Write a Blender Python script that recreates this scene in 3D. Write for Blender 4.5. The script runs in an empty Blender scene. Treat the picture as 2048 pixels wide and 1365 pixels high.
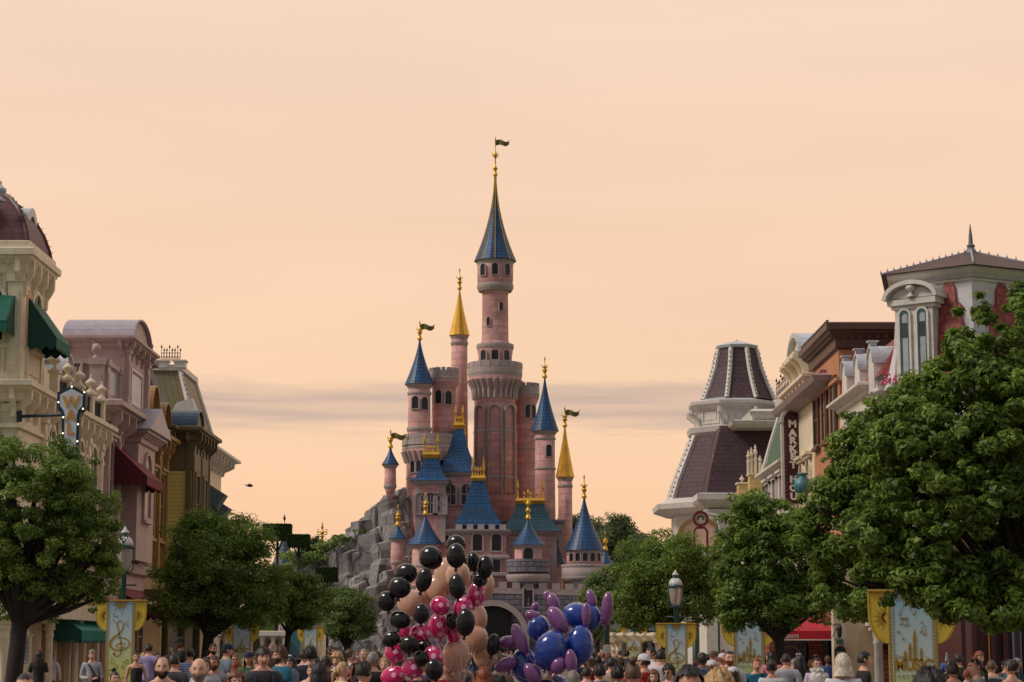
import bpy, bmesh, math, random
import numpy as np
from math import sin, cos, pi, radians, atan, atan2, sqrt
from mathutils import Vector, Matrix
random.seed(7); np.random.seed(7)
SC = bpy.context.scene
COL = SC.collection
# ------------------------------------------------------------------ camera
FPX, HX, HY, CH = 4080.0, 1024.0, 682.5, 1.82
PITCH = atan((1300 - HY) / FPX)
cam_d = bpy.data.cameras.new("camera"); cam = bpy.data.objects.new("camera", cam_d); COL.objects.link(cam)
cam_d.sensor_width = 36; cam_d.lens = FPX / 2048 * 36
cam_d.clip_start = 0.5; cam_d.clip_end = 5000
cam.location = (0, 0, CH); cam.rotation_euler = (pi / 2 + PITCH, 0, 0)
cam_d.dof.use_dof = True; cam_d.dof.focus_distance = 75; cam_d.dof.aperture_fstop = 7.0
SC.camera = cam
# ------------------------------------------------------------------ world: dusk sky behind a warm veil of thin cloud
W = bpy.data.worlds.new("World"); SC.world = W; W.use_nodes = True
nt = W.node_tree; nt.nodes.clear()
def wn(t, **k):
    n = nt.nodes.new(t)
    for a, b in k.items(): setattr(n, a, b)
    return n
SUN_EL, SUN_AZ = radians(44), radians(-104)      # azimuth from +Y (view direction) towards +X
out = wn('ShaderNodeOutputWorld'); bg = wn('ShaderNodeBackground'); nt.links.new(bg.outputs[0], out.inputs[0])
bg.inputs[1].default_value = 0.1
sky = wn('ShaderNodeTexSky', sky_type='NISHITA', sun_disc=False, sun_elevation=SUN_EL, sun_rotation=SUN_AZ)
tc = wn('ShaderNodeTexCoord'); sp = wn('ShaderNodeSeparateXYZ'); nt.links.new(tc.outputs['Generated'], sp.inputs[0])
rp = wn('ShaderNodeValToRGB'); nt.links.new(sp.outputs['Z'], rp.inputs[0])
els = rp.color_ramp.elements
def s2l(c): return tuple(((v / 255) / 12.92 if v / 255 <= .04045 else ((v / 255 + .055) / 1.055) ** 2.4) for v in c)
def ramp(els, pts):
    while len(els) > 1: els.remove(els[-1])
    els[0].position = pts[0][0]; els[0].color = (*pts[0][1], 1)
    for p, c in pts[1:]:
        e = els.new(p); e.color = (*c, 1)
ramp(els, [(0.0, s2l((248, 192, 150))), (0.05, s2l((252, 202, 160))), (0.11, s2l((254, 211, 172))), (0.2, s2l((252, 213, 181))),
           (0.32, s2l((250, 219, 194))), (0.5, s2l((246, 224, 205))), (0.75, s2l((236, 226, 218))), (1.0, s2l((226, 224, 226)))])
# dimmer, cooler sky away from the glow (behind the photographer)
dm = wn('ShaderNodeMapRange'); nt.links.new(sp.outputs['Y'], dm.inputs[0])
dm.inputs[1].default_value = -0.8; dm.inputs[2].default_value = 0.75; dm.inputs[3].default_value = 0.0; dm.inputs[4].default_value = 1.0
m0 = wn('ShaderNodeMix', data_type='RGBA'); nt.links.new(dm.outputs[0], m0.inputs['Factor'])
m0.inputs['A'].default_value = (*s2l((140, 138, 144)), 1); nt.links.new(rp.outputs[0], m0.inputs['B'])
# long thin cloud bank a few degrees above the horizon
mp = wn('ShaderNodeMapping'); nt.links.new(tc.outputs['Generated'], mp.inputs[0]); mp.inputs['Scale'].default_value = (4.5, 4.5, 48)
nz = wn('ShaderNodeTexNoise'); nt.links.new(mp.outputs[0], nz.inputs[0]); nz.inputs['Scale'].default_value = 1.6; nz.inputs['Detail'].default_value = 7; nz.inputs['Roughness'].default_value = .58
ad = wn('ShaderNodeMath', operation='MULTIPLY_ADD'); nt.links.new(nz.outputs[0], ad.inputs[0]); ad.inputs[1].default_value = .026; nt.links.new(sp.outputs['Z'], ad.inputs[2])
cr = wn('ShaderNodeValToRGB'); nt.links.new(ad.outputs[0], cr.inputs[0])
ramp(cr.color_ramp.elements, [(0.0, (0, 0, 0)), (0.1180, (0, 0, 0)), (0.1225, (.8,) * 3), (0.1265, (.9,) * 3), (0.1300, (.5,) * 3), (0.1325, (.5,) * 3), (0.1355, (.9,) * 3), (0.139, (.6,) * 3), (0.1440, (0, 0, 0))])
# the bank thins out to the left and right
m1 = wn('ShaderNodeMix', data_type='RGBA'); nt.links.new(m0.outputs['Result'], m1.inputs['A']); m1.inputs['B'].default_value = (*s2l((190, 167, 158)), 1)
mlt = wn('ShaderNodeMath', operation='MULTIPLY'); nt.links.new(cr.outputs[0], mlt.inputs[0])
n2 = wn('ShaderNodeTexNoise'); mp2 = wn('ShaderNodeMapping'); nt.links.new(tc.outputs['Generated'], mp2.inputs[0]); mp2.inputs['Scale'].default_value = (5, 5, 60); mp2.inputs['Location'].default_value = (3, 1, 2)
nt.links.new(mp2.outputs[0], n2.inputs[0]); n2.inputs['Scale'].default_value = 1.9; n2.inputs['Detail'].default_value = 6
r2 = wn('ShaderNodeMapRange'); nt.links.new(n2.outputs[0], r2.inputs[0]); r2.inputs[1].default_value = .36; r2.inputs[2].default_value = .62; r2.inputs[3].default_value = .75
nt.links.new(r2.outputs[0], mlt.inputs[1]); nt.links.new(mlt.outputs[0], m1.inputs['Factor'])
mp3 = wn('ShaderNodeMapping'); nt.links.new(tc.outputs['Generated'], mp3.inputs[0]); mp3.inputs['Scale'].default_value = (2.5, 2.5, 16); mp3.inputs['Rotation'].default_value = (0, radians(-3), 0)
n3 = wn('ShaderNodeTexNoise'); nt.links.new(mp3.outputs[0], n3.inputs[0]); n3.inputs['Scale'].default_value = 1.1; n3.inputs['Detail'].default_value = 5
r4 = wn('ShaderNodeMapRange'); nt.links.new(n3.outputs[0], r4.inputs[0]); r4.inputs[1].default_value = .3; r4.inputs[2].default_value = .7; r4.inputs[3].default_value = .955; r4.inputs[4].default_value = 1.035
v3 = wn('ShaderNodeVectorMath', operation='SCALE'); nt.links.new(m1.outputs['Result'], v3.inputs[0]); nt.links.new(r4.outputs[0], v3.inputs['Scale'])
sc = wn('ShaderNodeVectorMath', operation='SCALE'); nt.links.new(v3.outputs[0], sc.inputs[0]); sc.inputs['Scale'].default_value = 10.3
m2 = wn('ShaderNodeMix', data_type='RGBA'); m2.inputs['Factor'].default_value = 0.94
nt.links.new(sky.outputs[0], m2.inputs['A']); nt.links.new(sc.outputs[0], m2.inputs['B']); m2.clamp_result = False
nt.links.new(m2.outputs['Result'], bg.inputs[0])
# ------------------------------------------------------------------ sun: veiled, broad, from the upper left
sl = bpy.data.lights.new("sun", 'SUN'); sl.energy = 1.9; sl.angle = radians(16); sl.color = (1, .9, .8)
so = bpy.data.objects.new("sun", sl); COL.objects.link(so)
sd = Vector((sin(SUN_AZ) * cos(SUN_EL), cos(SUN_AZ) * cos(SUN_EL), sin(SUN_EL)))
so.rotation_euler = sd.to_track_quat('Z', 'Y').to_euler(); so.location = (-60, 30, 80)
SC.view_settings.view_transform = 'Standard'; SC.view_settings.look = 'None'; SC.view_settings.exposure = 0.0; SC.view_settings.gamma = 1.0
SC.render.engine = 'CYCLES'; SC.cycles.max_bounces = 5; SC.cycles.transparent_max_bounces = 6; SC.cycles.sample_clamp_indirect = 4

# ------------------------------------------------------------------ picture-to-place measuring helpers
cP, sP = cos(PITCH), sin(PITCH)
def at(px, py, d):
    u = (px - HX) / FPX; v = (HY - py) / FPX
    t = d / (cP - v * sP)
    return Vector((u * t, d, CH + (sP + v * cP) * t))
def zz(py, d): return at(HX, py, d).z
def xx(px, d, py=1150): return at(px, py, d).x
def mpp(d): return d / FPX          # metres per photo pixel

# ------------------------------------------------------------------ object helpers
ABS = {}
def tag(o, label=None, cat=None, group=None, kind=None):
    if label: o['label'] = label
    if cat: o['category'] = cat
    if group: o['group'] = group
    if kind: o['kind'] = kind
    return o
def thing(name, label, cat, loc=(0, 0, 0), group=None, rz=0):
    o = bpy.data.objects.new(name, None); COL.objects.link(o); o.location = loc; o.rotation_euler = (0, 0, rz)
    o.empty_display_size = .3
    ABS[o.name] = Matrix.Translation(Vector(loc)) @ Matrix.Rotation(rz, 4, 'Z')
    return tag(o, label, cat, group)
def copy_tree(o, parent=None):
    c = o.copy(); COL.objects.link(c)
    if parent is not None: c.parent = parent
    for ch in list(o.children): copy_tree(ch, c)
    return c
class MB:
    def __init__(s):
        s.v = []; s.f = []; s.uv = []; s.mi = []; s.M = Matrix.Identity(4); s.cur = 0; s.sm = []; s.smooth = False
    def P(s, p): s.v.append(s.M @ Vector(p)); return len(s.v) - 1
    def F(s, idx, uv=None):
        s.f.append(idx); s.uv.append(uv if uv else [(0, 0)] * len(idx)); s.mi.append(s.cur); s.sm.append(s.smooth)
    def quad(s, a, b, c, d, uv=None):
        i = [s.P(a), s.P(b), s.P(c), s.P(d)]
        if uv is None:
            w = (Vector(b) - Vector(a)).length; h = (Vector(d) - Vector(a)).length; uv = [(0, 0), (w, 0), (w, h), (0, h)]
        s.F(i, uv)
    def poly(s, pts):
        pts = [Vector(p) for p in pts]; n = (pts[1] - pts[0]).cross(pts[2] - pts[0])
        ax = max(range(3), key=lambda k: abs(n[k])); a, b = [(1, 2), (0, 2), (0, 1)][ax]
        s.F([s.P(p) for p in pts], [(p[a], p[b]) for p in pts])
    def box(s, x0, x1, y0, y1, z0, z1):
        if x0 > x1: x0, x1 = x1, x0
        if y0 > y1: y0, y1 = y1, y0
        if z0 > z1: z0, z1 = z1, z0
        i = [s.P((x, y, z)) for z in (z0, z1) for y in (y0, y1) for x in (x0, x1)]
        for q, ab in (((0, 1, 5, 4), 'xz'), ((3, 2, 6, 7), 'xz'), ((2, 0, 4, 6), 'yz'), ((1, 3, 7, 5), 'yz'), ((4, 5, 7, 6), 'xy'), ((2, 3, 1, 0), 'xy')):
            co = []
            for k in q:
                x = x1 if k & 1 else x0; y = y1 if k & 2 else y0; z = z1 if k & 4 else z0
                co.append({'xz': (x, z), 'yz': (y, z), 'xy': (x, y)}[ab])
            s.F([i[k] for k in q], co)
    def rings(s, rings, close=True, cap0=False, cap1=False, us=None):
        """rings: list of equally long point lists"""
        n = len(rings[0]); ids = [[s.P(p) for p in r] for r in rings]
        v = 0
        for a in range(len(rings) - 1):
            ra, rb = rings[a], rings[a + 1]
            dv = sum((Vector(ra[k]) - Vector(rb[k])).length for k in range(n)) / n
            u = 0
            for k in range(n if close else n - 1):
                k2 = (k + 1) % n
                du = us[k] if us else max((Vector(ra[k2]) - Vector(ra[k])).length, (Vector(rb[k2]) - Vector(rb[k])).length)
                s.F([ids[a][k], ids[a][k2], ids[a + 1][k2], ids[a + 1][k]], [(u, v), (u + du, v), (u + du, v + dv), (u, v + dv)])
                u += du
            v += dv
        sm = s.smooth; s.smooth = False
        if cap0: s.F(ids[0][::-1], [(p[0], p[1]) for p in rings[0]][::-1])
        if cap1: s.F(ids[-1], [(p[0], p[1]) for p in rings[-1]])
        s.smooth = sm
    def loft(s, poly, prof, cap0=False, cap1=True):
        rs = [[(x, y, z) for x, y in offset(poly, o)] for o, z in prof]
        s.rings(rs, True, cap0, cap1)
    def lathe(s, c, prof, n=12, cap0=False, cap1=True, rot=0.0):
        rs = [[(c[0] + r * cos(rot + 2 * pi * k / n), c[1] + r * sin(rot + 2 * pi * k / n), c[2] + z) for k in range(n)] for r, z in prof]
        s.rings(rs, True, cap0, cap1)
    def tube(s, pts, r, n=6, caps=True):
        pts = [Vector(p) for p in pts]; rr = r if isinstance(r, (list, tuple)) else [r] * len(pts); rs = []
        for i, p in enumerate(pts):
            t = (pts[min(i + 1, len(pts) - 1)] - pts[max(i - 1, 0)]).normalized()
            a = t.orthogonal().normalized() if i == 0 else (pa - t * pa.dot(t)).normalized()
            pa = a; b = t.cross(a)
            rs.append([p + (a * cos(2 * pi * k / n) + b * sin(2 * pi * k / n)) * rr[i] for k in range(n)])
        s.rings(rs, True, caps, caps)
    def prism(s, pts2, y0, y1):
        """closed outline in local x,z extruded along local y (y1 is the outer face)"""
        n = len(pts2)
        a = [s.P((x, y0, z)) for x, z in pts2]; b = [s.P((x, y1, z)) for x, z in pts2]
        s.F(b, [(x, z) for x, z in pts2]); s.F(a[::-1], [(x, z) for x, z in pts2][::-1])
        for k in range(n):
            k2 = (k + 1) % n; s.F([a[k], a[k2], b[k2], b[k]])
    def sphere(s, c, r, n=10, m=6, sc=(1, 1, 1)):
        sm = s.smooth; s.smooth = True
        s.lathe_s(c, [(r * sin(pi * j / m), -r * cos(pi * j / m)) for j in range(m + 1)], n, sc); s.smooth = sm
    def lathe_s(s, c, prof, n, sc):
        s.rings([[(c[0] + max(r, 1e-4) * cos(2 * pi * k / n) * sc[0], c[1] + max(r, 1e-4) * sin(2 * pi * k / n) * sc[1], c[2] + z * sc[2]) for k in range(n)] for r, z in prof])
    def build(s, name, mat, parent=None, label=None, bevel=0):
        me = bpy.data.meshes.new(name)
        A = ABS.get(parent.name) if parent is not None else None
        if A is not None:
            Ai = A.inverted(); vs = [tuple(Ai @ v) for v in s.v]
        else: vs = [tuple(v) for v in s.v]
        me.from_pydata(vs, [], s.f)
        ul = me.uv_layers.new(name="UVMap")
        flat = np.array([c for u in s.uv for p in u for c in p], dtype=np.float32)
        ul.data.foreach_set("uv", flat)
        mats = mat if isinstance(mat, (list, tuple)) else [mat]
        for m in mats: me.materials.append(m)
        me.polygons.foreach_set("material_index", s.mi)
        me.polygons.foreach_set("use_smooth", s.sm)
        bm = bmesh.new(); bm.from_mesh(me); bmesh.ops.recalc_face_normals(bm, faces=bm.faces); bm.to_mesh(me); bm.free()
        me.update()
        o = bpy.data.objects.new(name, me); COL.objects.link(o)
        if parent is not None:
            o.parent = parent; ABS[o.name] = A
        else: ABS[o.name] = Matrix.Identity(4)
        if label: o['label'] = label
        if bevel:
            b = o.modifiers.new('b', 'BEVEL'); b.width = bevel; b.segments = 1; b.limit_method = 'ANGLE'
        return o
def offset(poly, o):
    n = len(poly); out = []
    if o == 0: return list(poly)
    for i in range(n):
        p0 = Vector(poly[i - 1]); p1 = Vector(poly[i]); p2 = Vector(poly[(i + 1) % n])
        e1 = (p1 - p0).normalized(); e2 = (p2 - p1).normalized()
        n1 = Vector((e1.y, -e1.x)); n2 = Vector((e2.y, -e2.x)); m = (n1 + n2)
        m = m / max(m.dot(n1), .15)
        out.append((p1.x + m.x * o, p1.y + m.y * o))
    return out
def rect(x0, x1, y0, y1): return [(x0, y0), (x1, y0), (x1, y1), (x0, y1)]
def ngon(cx, cy, r, n=8, rot=pi / 8): return [(cx + r * cos(rot + 2 * pi * k / n), cy + r * sin(rot + 2 * pi * k / n)) for k in range(n)]
def wallM(p0, p1, z=0.0):
    """local x from p0 to p1, y outwards (right of the way p1->p0), z up"""
    x = Vector((p1[0] - p0[0], p1[1] - p0[1], 0)).normalized(); zc = Vector((0, 0, 1)); y = zc.cross(x)
    M = Matrix(((x.x, y.x, 0, p0[0]), (x.y, y.y, 0, p0[1]), (0, 0, 1, z), (0, 0, 0, 1)))
    return M
# ------------------------------------------------------------------ materials
MATS = {}
def nodes_mat(name):
    m = bpy.data.materials.new(name); m.use_nodes = True; n = m.node_tree; b = n.nodes['Principled BSDF']; return m, n, b
def mat(name, c, rough=.6, var=.14, scale=3.0, metal=0.0, kind=None, a=(.3, .15), bump=.3, mort=None, spec=.5, coat=0, srgb=True, stain=True):
    if name in MATS: return MATS[name]
    col = s2l(c) if srgb else c
    m, n, b = nodes_mat(name); N = n.nodes.new; L = n.links.new
    tc = N('ShaderNodeTexCoord')
    nz = N('ShaderNodeTexNoise'); nz.inputs['Scale'].default_value = scale; nz.inputs['Detail'].default_value = 6; nz.inputs['Roughness'].default_value = .65
    L(tc.outputs['Object'], nz.inputs[0])
    mr = N('ShaderNodeMapRange'); L(nz.outputs[0], mr.inputs[0]); mr.inputs[1].default_value = .3; mr.inputs[2].default_value = .7
    mr.inputs[3].default_value = 1 - var; mr.inputs[4].default_value = 1 + var
    hsv = N('ShaderNodeHueSaturation'); L(mr.outputs[0], hsv.inputs['Value'])
    src = None; hgt = None
    uvm = N('ShaderNodeMapping'); L(tc.outputs['UV'], uvm.inputs[0])
    if kind in ('brick', 'shingle', 'stone', 'tile'):
        br = N('ShaderNodeTexBrick'); L(uvm.outputs[0], br.inputs[0])
        br.inputs['Scale'].default_value = 1; br.inputs['Brick Width'].default_value = a[0]; br.inputs['Row Height'].default_value = a[1]
        br.inputs['Mortar Size'].default_value = {'brick': .012, 'shingle': .012, 'stone': .02, 'tile': .02}[kind] * (a[1] / .15)
        br.inputs['Mortar Smooth'].default_value = .2
        k = .82 if kind != 'stone' else .75
        br.inputs['Color1'].default_value = (*[x * 1.12 for x in col], 1); br.inputs['Color2'].default_value = (*[x * k for x in col], 1)
        mc = s2l(mort) if mort else [x * .45 for x in col]
        br.inputs['Mortar'].default_value = (*mc, 1); src = br.outputs['Color']
        inv = N('ShaderNodeMath'); inv.operation = 'SUBTRACT'; inv.inputs[0].default_value = 1; L(br.outputs['Fac'], inv.inputs[1]); hgt = inv.outputs[0]
    if kind in ('siding', 'seam', 'planks'):
        sx = N('ShaderNodeSeparateXYZ'); L(uvm.outputs[0], sx.inputs[0])
        dv = N('ShaderNodeMath'); dv.operation = 'DIVIDE'; L(sx.outputs['Y' if kind == 'siding' else 'X'], dv.inputs[0]); dv.inputs[1].default_value = a[0]
        fr = N('ShaderNodeMath'); fr.operation = 'FRACT'; L(dv.outputs[0], fr.inputs[0])
        cr = N('ShaderNodeValToRGB'); L(fr.outputs[0], cr.inputs[0])
        d = .45
        ramp(cr.color_ramp.elements, [(0, (d,) * 3), (.09, (d,) * 3), (.13, (1,) * 3), (1, (.97,) * 3)])
        mx = N('ShaderNodeMix'); mx.data_type = 'RGBA'; mx.blend_type = 'MULTIPLY'; mx.inputs['Factor'].default_value = 1
        L(cr.outputs[0], mx.inputs['A']); mx.inputs['B'].default_value = (*col, 1); src = mx.outputs['Result']; hgt = fr.outputs[0]
    if kind == 'fish':
        # overlapping rounded shingles: rows half a width apart
        sx = N('ShaderNodeSeparateXYZ'); L(uvm.outputs[0], sx.inputs[0])
        def mt(op, i, j=None, k=None):
            q = N('ShaderNodeMath'); q.operation = op
            for z, w in enumerate((i, j, k)):
                if w is None: continue
                if isinstance(w, (int, float)): q.inputs[z].default_value = w
                else: L(w, q.inputs[z])
            return q.outputs[0]
        v = mt('DIVIDE', sx.outputs['Y'], a[1]); row = mt('FLOOR', v); fv = mt('FRACT', v)
        u = mt('ADD', mt('DIVIDE', sx.outputs['X'], a[0]), mt('MULTIPLY', mt('MODULO', row, 2.0), .5)); fu = mt('SUBTRACT', mt('FRACT', u), .5)
        rr = mt('ADD', mt('MULTIPLY', mt('MULTIPLY', fu, fu), 3.4), mt('MULTIPLY', mt('SUBTRACT', 1.0, fv), mt('SUBTRACT', 1.0, fv)))
        cr = N('ShaderNodeValToRGB'); L(rr, cr.inputs[0])
        ramp(cr.color_ramp.elements, [(0, (1.1,) * 3), (.68, (1,) * 3), (.78, (.4,) * 3), (.9, (.45,) * 3), (1, (.85,) * 3)])
        mx = N('ShaderNodeMix'); mx.data_type = 'RGBA'; mx.blend_type = 'MULTIPLY'; mx.inputs['Factor'].default_value = 1
        L(cr.outputs[0], mx.inputs['A']); mx.inputs['B'].default_value = (*col, 1); src = mx.outputs['Result']; hgt = cr.outputs[0]
    if kind == 'rock':
        vo = N('ShaderNodeTexVoronoi'); vo.feature = 'DISTANCE_TO_EDGE'; mpv = N('ShaderNodeMapping'); mpv.inputs['Scale'].default_value = (1, 1, .35); mpv.inputs['Rotation'].default_value = (.2, .15, .4)
        dn = N('ShaderNodeTexNoise'); dn.inputs['Scale'].default_value = .8; dn.inputs['Detail'].default_value = 4; L(tc.outputs['Object'], dn.inputs[0]); mxv = N('ShaderNodeMix'); mxv.data_type = 'RGBA'; mxv.inputs['Factor'].default_value = .3; L(tc.outputs['Object'], mxv.inputs['A']); L(dn.outputs['Color'], mxv.inputs['B']); L(mxv.outputs['Result'], mpv.inputs[0])
        L(mpv.outputs[0], vo.inputs[0]); vo.inputs['Scale'].default_value = .9
        cr = N('ShaderNodeValToRGB'); L(vo.outputs['Distance'], cr.inputs[0]); ramp(cr.color_ramp.elements, [(0, (.35,) * 3), (.025, (.6,) * 3), (.05, (1,) * 3), (1, (1,) * 3)])
        n5 = N('ShaderNodeTexNoise'); n5.inputs['Scale'].default_value = .25; n5.inputs['Detail'].default_value = 8; L(tc.outputs['Object'], n5.inputs[0]); c5 = N('ShaderNodeValToRGB'); L(n5.outputs[0], c5.inputs[0]); ramp(c5.color_ramp.elements, [(.35, tuple(x * .6 for x in col)), (.5, col), (.65, tuple(min(1, x * 1.35) for x in col))])
        mx = N('ShaderNodeMix'); mx.data_type = 'RGBA'; mx.blend_type = 'MULTIPLY'; mx.inputs['Factor'].default_value = 1; L(cr.outputs[0], mx.inputs['A']); L(c5.outputs[0], mx.inputs['B']); src = mx.outputs['Result']
        ah = N('ShaderNodeMath'); ah.operation = 'MULTIPLY'; L(cr.outputs[0], ah.inputs[0]); L(nz.outputs[0], ah.inputs[1]); hgt = ah.outputs[0]
    if kind == 'polka':
        vo = N('ShaderNodeTexVoronoi'); vo.inputs['Scale'].default_value = a[0]; vo.inputs['Randomness'].default_value = .25; L(tc.outputs['Object'], vo.inputs[0])
        cr = N('ShaderNodeValToRGB'); L(vo.outputs['Distance'], cr.inputs[0]); ramp(cr.color_ramp.elements, [(0, s2l((236, 175, 205))), (.30, s2l((236, 175, 205))), (.315, col), (1, col)]); src = cr.outputs[0]
    if src is not None: L(src, hsv.inputs['Color'])
    else: hsv.inputs['Color'].default_value = (*col, 1)
    fin = hsv.outputs[0]
    if stain:   # vertical rain streaks and grime, own shape
        mp = N('ShaderNodeMapping'); mp.inputs['Scale'].default_value = (2.6, 2.6, .35); L(tc.outputs['Object'], mp.inputs[0])
        n2 = N('ShaderNodeTexNoise'); n2.inputs['Scale'].default_value = 1.3; n2.inputs['Detail'].default_value = 7; n2.inputs['Roughness'].default_value = .7; L(mp.outputs[0], n2.inputs[0])
        r3 = N('ShaderNodeMapRange'); L(n2.outputs[0], r3.inputs[0]); r3.inputs[1].default_value = .52; r3.inputs[2].default_value = .75; r3.inputs[3].default_value = 0; r3.inputs[4].default_value = .38
        m3 = N('ShaderNodeMix'); m3.data_type = 'RGBA'; m3.blend_type = 'MULTIPLY'; L(r3.outputs[0], m3.inputs['Factor']); L(fin, m3.inputs['A']); m3.inputs['B'].default_value = (.5, .46, .42, 1)
        fin = m3.outputs['Result']
    L(fin, b.inputs['Base Color'])
    b.inputs['Roughness'].default_value = rough; b.inputs['Metallic'].default_value = metal
    b.inputs['Specular IOR Level'].default_value = spec; b.inputs['Coat Weight'].default_value = coat
    if bump:
        bp = N('ShaderNodeBump'); bp.inputs['Strength'].default_value = bump; bp.inputs['Distance'].default_value = .03
        L(hgt if hgt is not None else nz.outputs[0], bp.inputs['Height']); L(bp.outputs[0], b.inputs['Normal'])
    MATS[name] = m; return m
def glassy(name, c, rough=.12):
    m = mat(name, c, rough, var=.5, scale=.8, bump=.05, spec=.7, stain=False); return m
CREAM = mat('cream_paint', (226, 212, 184), .55)
WHITE = mat('white_paint', (214, 208, 200), .5)
PEACH = mat('peach_panel', (214, 170, 128), .6)
PINK = mat('dusty_pink_paint', (192, 164, 158), .6)
PINKD = mat('dusty_pink_trim', (186, 162, 156), .55)
OCHRE = mat('ochre_paint', (160, 126, 74), .5)
OLIVE = mat('olive_brown_paint', (106, 92, 60), .55)
YSIDE = mat('yellow_siding', (214, 196, 118), .6, kind='siding', a=(.16, 0))
SLATE = mat('blue_slate_roof', (40, 48, 60), .55, kind='planks', a=(.45, 0))
SLATEM = mat('blue_grey_metal', (74, 94, 116), .4)
OLSEAM = mat('olive_seam_roof', (120, 108, 76), .5, kind='seam', a=(.26, 0))
MAROON = mat('maroon_fish_roof', (96, 48, 52), .55, kind='fish', a=(.3, .22))
REDFISH = mat('red_fish_roof', (156, 72, 68), .6, kind='fish', a=(.34, .27))
REDSH = mat('red_shingle_roof', (140, 60, 56), .6, kind='shingle', a=(.34, .26))
BRNSH = mat('brown_shingle_roof', (92, 64, 58), .7, kind='shingle', a=(.45, .22))
PLUMSH = mat('plum_shingle_roof', (82, 58, 64), .65, kind='shingle', a=(.42, .25))
GRNSH = mat('green_shingle_roof', (52, 100, 72), .6, kind='shingle', a=(.34, .26))
LEADW = mat('pale_lead_sheet', (186, 190, 198), .35, var=.2)
GREENC = mat('green_canvas', (18, 98, 80), .75, kind='seam', a=(.42, 0), bump=.1)
REDC = mat('burgundy_canvas', (122, 22, 40), .75, kind='seam', a=(.42, 0), bump=.1)
REDA = mat('red_awning_canvas', (176, 20, 40), .7, bump=.1)
IRON = mat('dark_red_iron', (74, 38, 34), .5)
BLACKI = mat('black_iron', (34, 32, 34), .45)
TEALP = mat('teal_lamp_paint', (34, 78, 80), .35)
GLASS = glassy('window_glass', (60, 66, 70))
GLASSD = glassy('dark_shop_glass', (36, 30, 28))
CURT = mat('window_with_blind', (150, 140, 122), .3, bump=.02)
ORANGE = mat('terracotta_wall', (190, 128, 92), .7)
BROWNC = mat('dark_brown_cornice', (86, 60, 50), .5)
BRICK = mat('red_brick', (136, 50, 44), .8, kind='brick', a=(.42, .15), mort=(150, 110, 96))
YBRICK = mat('yellow_brick', (204, 178, 118), .8, kind='brick', a=(.5, .22), mort=(170, 150, 108))
DKRED = mat('dark_red_shopfront', (66, 22, 26), .5)
BEIGE = mat('beige_render', (186, 166, 136), .8)
GOLD = mat('gilded_metal', (222, 168, 66), .34, metal=.85, var=.2, stain=False)
GOLDM = mat('gold_lettering', (206, 152, 64), .4, metal=.3, stain=False)
# ------------------------------------------------------------------ building elements
def outline(w, h, style, n=10):
    """closed outline (x,z) centred on x, base at 0"""
    if style == 'rect': return [(-w / 2, 0), (w / 2, 0), (w / 2, h), (-w / 2, h)]
    r = w / 2
    return [(-r, 0), (r, 0)] + [(r * cos(pi * k / n), h - r + r * sin(pi * k / n)) for k in range(n + 1)]
def ringz(mb, outer, inner, y0, y1):
    n = len(outer)
    rs = [[(x, y0, z) for x, z in outer], [(x, y1, z) for x, z in outer], [(x, y1, z) for x, z in inner], [(x, y0 + .005, z) for x, z in inner]]
    mb.rings(rs)
def window(parent, M, x, z, w, h, style='rect', fr=None, gl=None, fw=.12, depth=.1, sill=True, mull=True, hood=False, sash=None):
    fr = fr or WHITE; gl = gl or GLASS
    L = M @ Matrix.Translation((x, 0, z))
    m = MB(); m.M = L
    oi = outline(w, h, style); oo = [(px + (fw if px > 0 else -fw) * (1 if pz <= h - w / 2 or style == 'rect' else abs(px) / (w / 2)), pz + (fw if pz > h - (w / 2 if style == 'arch' else .01) else 0) * (1 if style == 'rect' else (pz - h + w / 2) / (w / 2)) - (fw if pz == 0 else 0)) for px, pz in oi]
    ringz(m, oo, oi, -.02, depth)
    if mull:
        m.box(-.03, .03, .02, depth * .6, 0, h - .02); m.box(-w / 2, w / 2, .02, depth * .6, h * .5 - .03, h * .5 + .03)
    if sill: m.box(-w / 2 - fw - .05, w / 2 + fw + .05, -.02, depth + .08, -fw - .1, -fw)
    if hood:
        m.box(-w / 2 - fw - .12, w / 2 + fw + .12, -.02, depth + .16, h + fw, h + fw + .1); m.box(-w / 2 - fw, w / 2 + fw, -.02, depth + .07, h + fw - .12, h + fw)
    f = m.build('window', fr, parent)
    p = MB(); p.M = L; p.poly([(a, .03, b) for a, b in oi]); p.build('pane', CURT if gl is GLASS and (len(COL.objects) // 3) % 2 else gl, f)
    return f
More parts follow.
